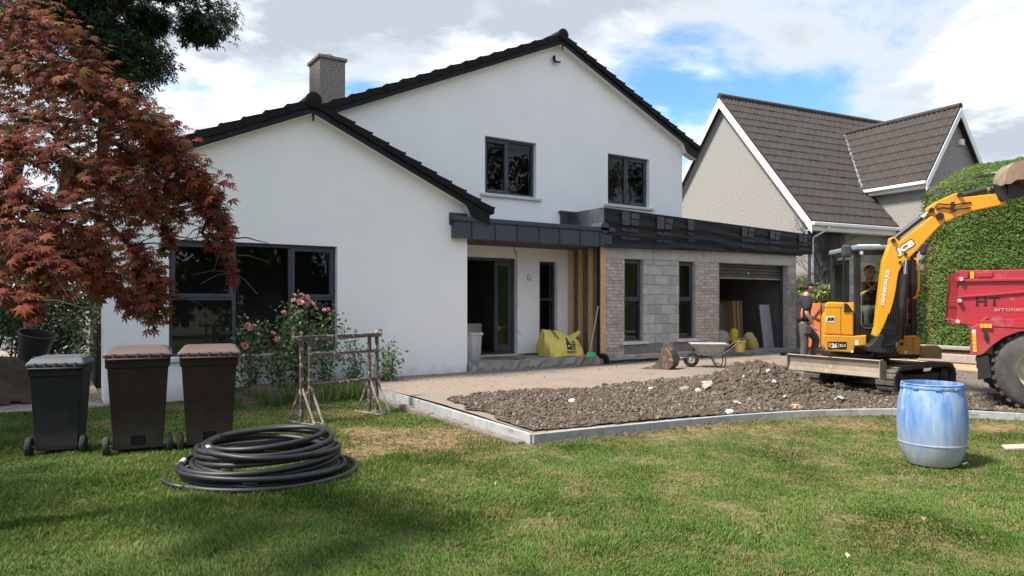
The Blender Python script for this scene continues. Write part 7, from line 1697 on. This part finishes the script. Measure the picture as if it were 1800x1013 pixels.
# --- stickers and lettering
t_jcb = text_mesh('JCB', m_stk, .06, shear=.15); t_jcbk = text_mesh('JCB', m_stkb, .09, shear=.15); t_den = text_mesh('DENNISON JCB', m_stk, .045, shear=.1); t_26 = text_mesh('26', m_stk, .05); t_c1 = text_mesh('C-1', m_stk, .05); t_i = text_mesh('|', m_jy, .03)
def on_boom(a, b, me, wpx, hpx, p_, name='lettering', lift=.0):
    u_ = (bp_(*b) - bp_(*a)); c_ = bp_(*p_) + bn * (.088 + lift); sc_ = (c_ - EYE).dot(CF) / F; put_text(me, name, boom, c_, u_, bn.cross(u_), wpx * sc_ * 1.02, hpx * sc_)
on_boom((1570, 443), (1604, 421), t_jcbk, 36, 17, (1588, 437)); on_boom((1570, 443), (1604, 421), t_jcb, 33, 14, (1588, 437), lift=.003)
on_boom((1549, 538), (1559, 470), t_den, 62, 7.5, (1553.5, 506))
def plate(px0, py0, px1, py1, y, m_, name, parent, th=.004): a, b = lx(px0, py0, y), lx(px1, py1, y); q = X_(); q.box((a.x, y - th, b.z), (b.x, y, a.z)); return q.build(name, m_, parent)
fy = .10; pl = plate(1452, 556, 1467, 567, fy, m_stk, 'badge', hood); c_ = MX @ ((lx(1452, 556, fy) + lx(1467, 567, fy)) / 2); put_text(t_jcbk, 'lettering', hood, c_ - yr * .005, xr, UP, .105, .06)
pl = plate(1455, 601, 1488, 614, .07, m_stkb, 'badge', skirt)
for me, a, w_, h_ in ((t_26, 1466, .085, .075), (t_i, 1473.5, .012, .08), (t_c1, 1480.5, .085, .045)): put_text(me, 'lettering', skirt, (MX @ lx(a, 607.5, .07)) - yr * .005, xr, UP, w_, h_)
plate(1456.5, 603, 1460, 611, .066, m_jy, 'badge', skirt, .003)
for (a, b, c_, d, m_) in ((1497, 597, 1502, 608, m_jy), (1503, 598, 1509, 607, m_stk), (1496, 616, 1500, 620, m_stk)): plate(a, b, c_, d, .07, m_, 'sticker', skirt)
for (a, b, c_, d, m_) in ((1568, 601, 1577, 611, m_stk), (1590, 617, 1594, 622, m_stk)): plate(a, b, c_, d, .10, m_, 'sticker', rside)
t_94 = text_mesh('94', m_stkb, .05); put_text(t_94, 'lettering', rside, (MX @ lx(1572.5, 607, .10)) - yr * .006, xr, UP, .045, .035)
for (a, b) in ((1585, 604.5), (1597, 604.5)): q = MB(); q.lathe([(.001, 0), (.026, 0), (.026, .008), (.001, .008)], 12, frame((MX @ lx(a, b, .10)), xr, -yr)); q.build('plug', m_stkb if a < 1590 else m_galv, rside)

# ------------------------------------------------------------------ jerrycan on the track
p = atD(1635, 640, 11.1); jm = mat('tan_jerrycan', (.40, .26, .11), .6, (.32, .21, .09), 6)
jc = E('jerrycan', (p.x, p.y, .46), 'tan plastic jerrycan standing on the excavator track', 'jerrycan', rz=rz_cam(-25)); M = wm(jc)
q = L(M); q.prism([(-.15, -.08, 0), (.15, -.08, 0), (.15, -.08, .16), (.10, -.08, .20), (-.06, -.08, .20), (-.09, -.08, .17), (-.15, -.08, .17)], (0, .16, 0)); q.build('body', jm, jc, bevel=.015, segs=3); q = L(M); q.lathe([(.03, .165), (.03, .195), (.001, .195)], 12, Matrix.Translation((-.115, 0, 0))); q.build('cap', jm, jc, smooth=40)

# ------------------------------------------------------------------ orange tipping skip behind the excavator
m_or = mat('orange_paint', (.62, .16, .045), .6, (.52, .13, .045), 4, c3=(.40, .12, .06), scale3=8); m_orb = mat('shaded_orange', (.26, .10, .055), .7, (.20, .08, .05), 6)  # second tone is the orange with the side's shade put into its colour
p0 = atD(1436, 570, 15.6); sk = E('tipping_skip', (p0.x, p0.y, 0), 'orange steel skip hopper between the walking man and the excavator', 'skip', rz=rz_cam(-38)); M = wm(sk)
q = L(M); q.prism([(-.30, -.1, 1.0), (-.12, -.1, 1.31), (.10, -.1, 1.31), (.10, -.1, .35), (-.32, -.1, .35)], (0, .9, 0)); q.build('hopper', m_or, sk, bevel=.012); q = L(M); q.box((.101, -.05, .2), (.25, .75, 1.29)); q.build('side_wall', m_orb, sk, bevel=.01)
q = L(M); q.box((-.28, .0, .0), (.2, .1, .349)); q.build('runner', m_orb, sk); q = L(M); q.box((-.28, .6, .0), (.2, .7, .349)); q.build('runner', m_orb, sk); q = L(M); q.beam((-.16, -.112, .86), (.10, -.112, 1.20), .02, .04, (0, 1, 0)); q.build('brace', m_orb, sk)

# ------------------------------------------------------------------ red dump truck, only its tail in the picture
m_rtr = mat('red_truck_paint', (.42, .012, .030), .45, (.35, .022, .034), 3, c3=(.40, .12, .12), scale3=5, thr3=(.60, .76), coat=.2); splash_dirt(m_rtr, .35, 1.15, (.30, .13, .11), .5); m_refl = mat('amber_reflector', (.85, .42, .02), .4); m_bolt = mat('pale_bolt', (.5, .45, .40), .5, metal=.4); m_flap = mat('rubber_flap', (.012, .012, .012), .7)
tp = C(5.90, 9.4, 0); td = C(.887, -.462).normalized(); tn = Vector((td.y, -td.x, 0)); tn = -tn if tn.dot(EYE - tp) < 0 else tn
def tpt(px, py, off=0.0): return onP(px, py, tp + tn * off, tn)
truck = E('dump_truck', (tp.x, tp.y, 0), 'red dump truck tail with amber reflectors and the letters H T', 'truck')
def tpoly(pix, off, dep, name, m_, parent=truck, bevel=.008): q = MB(); q.prism([tpt(a, b, off) for a, b in pix], tn * (-dep)); return q.build(name, m_, parent, bevel=bevel)
XR = 2150
def ext(y_left, slope): return y_left + slope * (XR - 1690)
tub_ = tpoly([(1687, 476), (XR, ext(476, -.018)), (XR, ext(566, .03)), (1715, 573), (1687, 570), (1676, 566), (1681, 563), (1683, 542), (1681, 540), (1684, 520), (1686, 500)], 0.0, 1.9, 'dump_body', m_rtr, truck, .01)
tpoly([(1684, 491), (XR, ext(491, -.02)), (XR, ext(497, -.02)), (1684, 496)], .03, .04, 'body_rib', m_rtr, tub_, .006); tpoly([(1683, 521), (1740, 516.5), (XR, ext(524, -.09)), (XR, ext(528, -.09)), (1740, 520.5), (1683, 524)], .025, .035, 'body_rib', m_rtr, tub_, .005)
tpoly([(1687, 476), (1702, 476), (1702, 489), (1687, 490)], .035, .045, 'corner_block', m_rtr, tub_, .006); tpoly([(1717, 479), (1745, 478), (1745, 487), (1717, 488)], .02, .03, 'raised_panel', m_rtr, tub_, .006)
# slanted lower flank (fold) and chassis valance with wheel arch
tpoly([(1722, 566), (1737, 556), (1738, 559), (1724, 570)], .05, .06, 'fold_lip', m_rtr, tub_, .004)
arch = [(1706, 575), (1722, 570), (XR, 585), (XR, 640), (1962, 650), (1948, 622), (1925, 602), (1895, 590), (1858, 583), (1820, 580.5), (1790, 584), (1764, 594), (1744, 608), (1730, 622), (1722, 625), (1707, 624)]
val = tpoly(arch, .05, .12, 'valance', m_rtr, truck, .008)
tpoly([(1722, 564), (1800, 560), (XR, 575), (XR, 587), (1800, 577), (1722, 573)], .06, .02, 'valance_rail', m_rtr, val, .004)
tpoly([(1671, 562), (1684, 562), (1684, 570), (1673, 570)], .03, .3, 'tail_lug', m_rtr, tub_, .004); tpoly([(1679, 487), (1688, 486), (1688, 495), (1680, 495)], .03, .3, 'tail_lug', m_rtr, tub_, .004)
for (a, b) in ((1690, 491), (1687, 529), (1684, 566)): q = MB(); q.lathe([(.001, .02), (.022, .02), (.028, .012), (.028, -.03), (.001, -.03)], 14, frame(tpt(a, b, .045), td, tn)); q.build('bolt', m_bolt, tub_, smooth=40)
def refl(a, b, w_, h_, off=.056): tpoly([(a, b), (a + w_, b), (a + w_, b + h_), (a, b + h_)], off, .006, 'reflector', m_refl, val, 0)
for k in range(3): refl(1722.5 + 7.3 * k, 569.5 + .1 * k, 6.3, 6.5, .085)
for k in range(5): refl(1709.3 + .3 * k, 586 + 6.7 * k, 6.2, 5.9)
for k in range(2): refl(1705.5, 477.8 + 6.2 * k, 6.5, 5.6, .03)
tpoly([(1708.5, 580), (1715, 580), (1715, 585.4), (1708.5, 585.4)], .056, .006, 'sticker', m_stk, val, 0)
tpoly([(1729, 584), (1736, 584), (1737, 597), (1731, 597)], .085, .03, 'latch', m_blk, val, .004)
tpoly([(1715, 626), (1738, 626), (1743, 664), (1719, 668), (1719, 650)], .03, .02, 'mud_flap', m_flap, truck, .003)
t_H = text_mesh('H', m_stkb, .01); t_T = text_mesh('T', m_stkb, .01); t_bar = text_mesh('arroneng', mat('faded_lettering', (.46, .20, .17), .6), .02)
s_ = (tpt(1700, 530) - EYE).dot(CF) / F
for me, a in ((t_H, 1725, ), (t_T, 1748, )): put_text(me, 'lettering', tub_, tpt(a, 530, .003), td, UP, 15.5 * s_, 15 * s_)
for me, a in ((t_H, 1725), (t_T, 1748)):
    for dx, y__ in ((-7.2, 523), (-7.2, 537), (7.2, 523), (7.2, 537)) if me is t_H else ((0, 537),): tpoly([(a + dx - 3, y__ - .8), (a + dx + 3, y__ - .8), (a + dx + 3, y__ + .8), (a + dx - 3, y__ + .8)], .006, .004, 'serif', m_stkb, tub_, 0)
put_text(t_bar, 'lettering', tub_, tpt(1778, 546, .003), td, UP, 50 * s_, 8 * s_)
# wheel
def wheel(px, py, r_, off):
    c_ = tpt(px, py, off); Mw = frame(c_, td, tn); W_ = .30
    q = MB(); q.lathe([(r_ * .52, .02), (r_ * .60, .0), (r_ * .82, .012), (r_ * .95, -.02), (r_, -.07), (r_, -W_ + .07), (r_ * .95, -W_ + .02), (r_ * .6, -W_)], 48, Mw); m_ty = mat('dusty_tyre', (.045, .043, .041), .85, (.085, .08, .075), 7, bump=.2) if 'dusty_tyre' not in MATS else MATS['dusty_tyre']; wh = q.build('wheel', m_ty, truck, smooth=40)
    nl = 30
    for k in range(nl):
        a = 2 * math.pi * k / nl; ml = Mw @ Matrix.Rotation(a, 4, 'Z'); q = MB(); q.box((r_ * .965, -.022, -.13), (r_ * 1.035, .022, -.015), ml @ Matrix.Translation((0, 0, 0)) @ Matrix.Rotation(R(0), 4, 'X')); q.build('tread_block', m_ty, wh)
    q = MB(); q.lathe([(.001, -.10), (r_ * .16, -.10), (r_ * .18, -.06), (r_ * .22, -.06), (r_ * .25, -.12), (r_ * .44, -.10), (r_ * .50, -.02), (r_ * .545, .012), (r_ * .56, 0), (r_ * .53, -.02)], 36, Mw); q.build('rim', mat('cream_rim', (.50, .44, .34), .6, (.36, .31, .24), 7) if 'cream_rim' not in MATS else MATS['cream_rim'], wh, smooth=30)
    return wh
wz = tpt(1834, 652, .02); R_W = wz.z - float(drive_z(wz.x, wz.y)) + .0
wheel(1834, 652, R_W, .02)
q = MB(); a_ = tpt(1834, 652, -.1); q.tube([a_, a_ - tn * 1.7], .07, 10); q.build('axle', m_blk, truck); 
mb = MB(); mb.prism([tpt(1745, 575, -.25), tpt(XR, 590, -.25), tpt(XR, 640, -.25), tpt(1745, 625, -.25)], tn * -.9); mb.build('chassis', m_blk, truck)
w2 = wheel(1834, 652, R_W, .02); 
for o_ in [w2] + list(w2.children): o_.matrix_local = o_.matrix_local
place(w2, Matrix.Translation(-tn * 1.62) @ wm(w2), truck)

# ------------------------------------------------------------------ people
m_skin = mat('skin', (.52, .29, .21), .55, (.46, .24, .17), 9); m_tee = mat('black_cotton', (.012, .012, .014), .9, (.02, .02, .022), 12); m_trs = mat('grey_work_cloth', (.085, .083, .078), .9, (.055, .054, .052), 9); m_ora = mat('orange_panel', (.75, .17, .07), .8); m_hair = mat('dark_hair', (.03, .02, .015), .7); m_boot = mat('dusty_boot', (.10, .08, .06), .9, (.06, .05, .04), 9); m_cap = mat('black_cap', (.012, .012, .013), .85); m_trs2 = mat('grey_green_work_cloth', (.12, .125, .11), .9, (.08, .083, .075), 9)
def skin_obj(name, V, Ed, Rd, m_, parent, M, root=0, sub=2, extra=None):
    me = bpy.data.meshes.new(name); me.from_pydata([tuple(v_) for v_ in V], Ed, []); o = bpy.data.objects.new(name, me); col.objects.link(o)
    sk = o.modifiers.new('skin', 'SKIN'); sk.use_smooth_shade = True; sk.branch_smoothing = .6
    ly = me.skin_vertices[0] if len(me.skin_vertices) else None
    if ly is None:
        bpy.context.view_layer.objects.active = o; bpy.ops.mesh.customdata_skin_add(); ly = me.skin_vertices[0]
    for i, r_ in enumerate(Rd): ly.data[i].radius = r_ if isinstance(r_, tuple) else (r_, r_); ly.data[i].use_root = (i == root)
    ss_ = o.modifiers.new('sub', 'SUBSURF'); ss_.levels = ss_.render_levels = sub
    dg = bpy.context.evaluated_depsgraph_get(); dg.update(); nm = bpy.data.meshes.new_from_object(o.evaluated_get(dg)); bpy.data.objects.remove(o)
    vs = [v_.co.copy() for v_ in nm.vertices]; fs = [tuple(p_.vertices) for p_ in nm.polygons]; bpy.data.meshes.remove(nm)
    mb = MB(); mb.add(vs, fs)
    if extra: extra(mb)
    mb.v = [M @ v_ for v_ in mb.v]
    return mb.build(name, m_, parent, smooth=70)
def head_shape(mb, c, face, up, s_=1.0):
    """skull, jaw, nose, brow, ears as one shaped surface around c looking along face"""
    f = Vector(face).normalized(); up = Vector(up); r_ = f.cross(up).normalized(); up = r_.cross(f)
    n, m_ = 20, 16; b = len(mb.v); vs = []
    for j in range(m_ + 1):
        ph = math.pi * j / m_; z_ = -math.cos(ph)
        for i in range(n):
            a = 2 * math.pi * i / n; x_, y_ = math.sin(ph) * math.cos(a), math.sin(ph) * math.sin(a)   # x_ forward, y_ side
            X = x_ * .098; Y = y_ * .078; Z = z_ * .118
            if z_ < -.1: X *= 1 - .18 * (-z_) if x_ < 0 else 1.0; Y *= 1 - .28 * (-z_ - .1)
            if x_ > .75 and abs(y_) < .30 and -.45 < z_ < .05: X += .026 * (1 - abs(y_) / .30) * (1 - abs(z_ + .2) / .26 * .7)
            if x_ > .6 and .05 < z_ < .28: X -= .006
            if x_ > .8 and -.75 < z_ < -.55: X += .006
            if abs(y_) > .93 and -.3 < z_ < .2 and abs(x_) < .35: Y *= 1.13
            vs.append(Vector(c) + (f * X + r_ * Y + up * Z) * s_)
    mb.add(vs, [(j*n+i, j*n+(i+1)%n, (j+1)*n+(i+1)%n, (j+1)*n+i) for j in range(m_) for i in range(n)])
def hand(mb_v, wrist, direction, palm_n, s_=1.0):
    """palm and five bent fingers as joints for the skin graph: returns verts, edges, radii relative to wrist index"""
    d = Vector(direction).normalized(); nrm = Vector(palm_n).normalized(); sd = d.cross(nrm).normalized(); V = [], [], []
    V = []; Ed = []; Rd = []
    palm = Vector(wrist) + d * .075 * s_; V.append(palm); Rd.append((.036 * s_, .022 * s_)); Ed.append((-1, 0))
    for k, (o_, l_) in enumerate(((-.030, .065), (-.010, .078), (.011, .073), (.031, .056))):
        b = len(V); p1 = palm + d * .022 * s_ + sd * o_ * s_; p2 = p1 + (d * .85 + nrm * .35).normalized() * l_ * .5 * s_; p3 = p2 + (d * .45 + nrm * .85).normalized() * l_ * .5 * s_
        V += [p1, p2, p3]; Rd += [.0105 * s_, .0095 * s_, .008 * s_]; Ed += [(0, b), (b, b + 1), (b + 1, b + 2)]
    b = len(V); t1 = Vector(wrist) + d * .035 * s_ - sd * .035 * s_ + nrm * .008; t2 = t1 + (d * .7 - sd * .5 + nrm * .3).normalized() * .045 * s_; V += [t1, t2]; Rd += [.012 * s_, .010 * s_]; Ed += [(-1, b), (b, b + 1)]
    return V, Ed, Rd

# --- man walking to the right, in profile
wp = C((1411 - CX) / F * 14.4, 14.4); wp.z = float(drive_z(wp.x, wp.y))
man = E('person', wp, 'man in black cap, black and orange shirt and grey trousers walking past the garage', 'person', rz=rz_cam(0)); MMN = wm(man)
# local: x to the picture's right (walking direction), y away from the camera
pel = Vector((0, 0, .93)); che = Vector((.03, 0, 1.25)); nek = Vector((.06, 0, 1.47)); hd0 = Vector((.10, 0, 1.56)); hd1 = Vector((.115, 0, 1.62))
J = [pel, Vector((.01, 0, 1.08)), che, Vector((.045, 0, 1.40)), nek, hd0,
     Vector((.03, -.17, 1.40)), Vector((-.015, -.23, 1.12)), Vector((.13, -.21, .90)),           # near arm: shoulder, elbow, wrist
     Vector((.03, .17, 1.40)), Vector((.08, .22, 1.13)), Vector((.27, .16, 1.02)),              # far arm
     Vector((-.02, -.09, .90)), Vector((.00, -.10, .50)), Vector((-.05, -.10, .10)), Vector((.10, -.10, .035)),   # near leg, planted
     Vector((.03, .09, .90)), Vector((.33, .10, .58)), Vector((.20, .10, .19)), Vector((.33, .10, .12))]          # far leg, lifted
Ed = [(0, 1), (1, 2), (2, 3), (3, 4), (4, 5), (3, 6), (6, 7), (7, 8), (3, 9), (9, 10), (10, 11), (0, 12), (12, 13), (13, 14), (14, 15), (0, 16), (16, 17), (17, 18), (18, 19)]
Rd = [(.105, .08), (.10, .08), (.13, .105), (.10, .08), .055, .06, .062, .045, .030, .062, .045, .030, .085, .058, .042, .035, .085, .058, .042, .035]
for wi, dr, pn in ((8, Vector((.35, 0, -.95)), Vector((.9, .2, .3))), (11, Vector((.8, -.1, -.35)), Vector((0, -.6, -.6)))):
    hv, he, hr = hand(None, J[wi], dr, pn); b = len(J); J += hv; Rd += hr; Ed += [((wi if a < 0 else b + a), b + c_) for a, c_ in he]
body = skin_obj('body', J, Ed, Rd, m_skin, man, MMN, 0, 2, lambda mb: head_shape(mb, (.125, 0, 1.63), (1, 0, -.12), (.1, 0, 1)))
skin_obj('shirt', [J[0] - Vector((0, 0, .03)), J[1], J[2], J[3], J[4] + Vector((-.01, 0, .0)), J[6] + Vector((0, -.02, .0)), J[6].lerp(J[7], .9), J[9] + Vector((0, .02, .0)), J[9].lerp(J[10], .9)], [(0, 1), (1, 2), (2, 3), (3, 4), (3, 5), (5, 6), (3, 7), (7, 8)], [(.20, .17), (.17, .15), (.175, .15), (.155, .13), .095, .115, .085, .115, .085], m_tee, man, MMN)
skin_obj('side_panel', [Vector((-.065, -.135, 1.00)), Vector((-.07, -.14, 1.12)), Vector((-.06, -.135, 1.22))], [(0, 1), (1, 2)], [(.018, .04), (.03, .036), (.015, .025)], m_ora, man, MMN, 0, 1)
skin_obj('trousers', [J[0] + Vector((0, 0, .12)), J[0], J[12], J[13], J[14] - Vector((0, 0, .03)), J[16], J[17], J[18] - Vector((0, 0, .03))], [(0, 1), (1, 2), (2, 3), (3, 4), (1, 5), (5, 6), (6, 7)], [(.145, .12), (.145, .12), .108, .082, .068, .108, .084, .068], m_trs, man, MMN, 1)
q = L(MMN); q.box((-.05, -.215, .70), (.10, -.17, .87)); q.build('cargo_pocket', m_trs, man, bevel=.02)
for a, b in ((14, 15), (18, 19)): skin_obj('boot', [J[a] + Vector((-.02, 0, .04)), J[a] + Vector((-.03, 0, -.03)), J[b]], [(0, 1), (1, 2)], [.058, .056, .045], m_boot, man, MMN, 0, 1)
q = MB(); ellipsoid(q, (.112, 0, 1.685), (.108, .09, .075)); q.v = [MMN @ v_ for v_ in q.v]; cap_ = q.build('cap', m_cap, man, smooth=60); q = L(MMN); q.prism([(.19, -.075, 1.68), (.29, -.05, 1.66), (.30, 0, 1.658), (.29, .05, 1.66), (.19, .075, 1.68)], (0, 0, .012)); q.build('peak', m_cap, cap_, bevel=.004)
q = MB(); ellipsoid(q, (.085, 0, 1.645), (.085, .086, .075)); q.v = [MMN @ v_ for v_ in q.v]; q.build('hair', m_hair, man, smooth=60)
q = MB(); ellipsoid(q, (.175, 0, 1.555), (.05, .052, .035)); q.v = [MMN @ v_ for v_ in q.v]; q.build('beard', mat('stubble', (.20, .12, .085), .8), man, smooth=60)
for s_ in (-1, 1): q = MB(); ellipsoid(q, (.20, s_ * .036, 1.635), (.012, .016, .009)); q.v = [MMN @ v_ for v_ in q.v]; q.build('eye', m_hair, man, smooth=60)

# --- driver seated in the cab, facing the camera
sp = MX @ Vector((sc_.x - .0, .86, cz0 + .44)); opn = E('person', sp, 'excavator driver in a dark shirt and grey trousers sitting in the cab, hand on chest', 'person'); Mo = Matrix.Identity(4)
for i in range(3): Mo[i][0], Mo[i][1], Mo[i][2], Mo[i][3] = xr[i], yr[i], UP[i], sp[i]
WM[opn.name] = Matrix.Translation(sp)
J = [Vector((0, .02, .08)), Vector((0, .03, .22)), Vector((0, .01, .38)), Vector((0, 0, .50)), Vector((0, -.02, .585)), Vector((0, -.03, .65)),
     Vector((-.17, 0, .50)), Vector((-.25, -.10, .28)), Vector((-.10, -.20, .42)), Vector((.17, 0, .50)), Vector((.26, -.06, .25)), Vector((.28, -.24, .16)),
     Vector((-.10, -.02, .08)), Vector((-.15, -.38, .12)), Vector((-.15, -.42, -.28)), Vector((-.15, -.54, -.33)), Vector((.10, -.02, .08)), Vector((.13, -.38, .12)), Vector((.13, -.42, -.28)), Vector((.13, -.54, -.33))]
Ed = [(0, 1), (1, 2), (2, 3), (3, 4), (4, 5), (3, 6), (6, 7), (7, 8), (3, 9), (9, 10), (10, 11), (0, 12), (12, 13), (13, 14), (14, 15), (0, 16), (16, 17), (17, 18), (18, 19)]
Rd = [(.14, .11), (.13, .10), (.14, .10), (.10, .075), .055, .06, .06, .045, .03, .06, .045, .03, .085, .062, .045, .035, .085, .062, .045, .035]
for wi, dr, pn in ((8, Vector((.85, .05, .35)), Vector((.2, .95, 0))), (11, Vector((.0, -.8, -.1)), Vector((0, 0, -1)))):
    hv, he, hr = hand(None, J[wi], dr, pn); b = len(J); J += hv; Rd += hr; Ed += [((wi if a < 0 else b + a), b + c_) for a, c_ in he]
skin_obj('body', J, Ed, Rd, m_skin, opn, Mo, 0, 2, lambda mb: head_shape(mb, (0, -.045, .705), (.08, -1, -.18), (0, 0, 1)))
skin_obj('shirt', [J[0] - Vector((0, 0, .05)), J[1], J[2], J[3], J[6] - Vector((.02, 0, 0)), J[6].lerp(J[7], .95), J[9] + Vector((.02, 0, 0)), J[9].lerp(J[10], .95)], [(0, 1), (1, 2), (2, 3), (3, 4), (4, 5), (3, 6), (6, 7)], [(.20, .17), (.18, .145), (.185, .15), (.15, .12), .115, .085, .115, .085], m_tee, opn, Mo)
q = L(Mo); q.prism([(-.075, -.105, .53), (0, -.14, .43), (.075, -.105, .53), (.09, -.085, .55), (0, -.122, .41), (-.09, -.085, .55)][:3] + [(.06, -.10, .55), (0, -.13, .47), (-.06, -.10, .55)], (0, -.012, 0)); q.build('collar', m_ora, opn)
skin_obj('trousers', [J[0], J[12], J[13], J[14], J[16], J[17], J[18]], [(0, 1), (1, 2), (2, 3), (0, 4), (4, 5), (5, 6)], [(.155, .13), .105, .082, .068, .105, .082, .068], m_trs2, opn, Mo)
for a, b in ((14, 15), (18, 19)): skin_obj('boot', [J[a], J[a] + Vector((0, .02, -.05)), J[b]], [(0, 1), (1, 2)], [.056, .056, .045], m_boot, opn, Mo, 0, 1)
q = MB(); ellipsoid(q, (0, -.018, .755), (.088, .098, .082)); q.v = [Mo @ v_ for v_ in q.v]; q.build('hair', m_hair, opn, smooth=60)
for s_ in (-1, 1): q = MB(); ellipsoid(q, (s_ * .034 + .008, -.135, .715), (.015, .010, .009)); q.v = [Mo @ v_ for v_ in q.v]; q.build('eye', m_hair, opn, smooth=60)
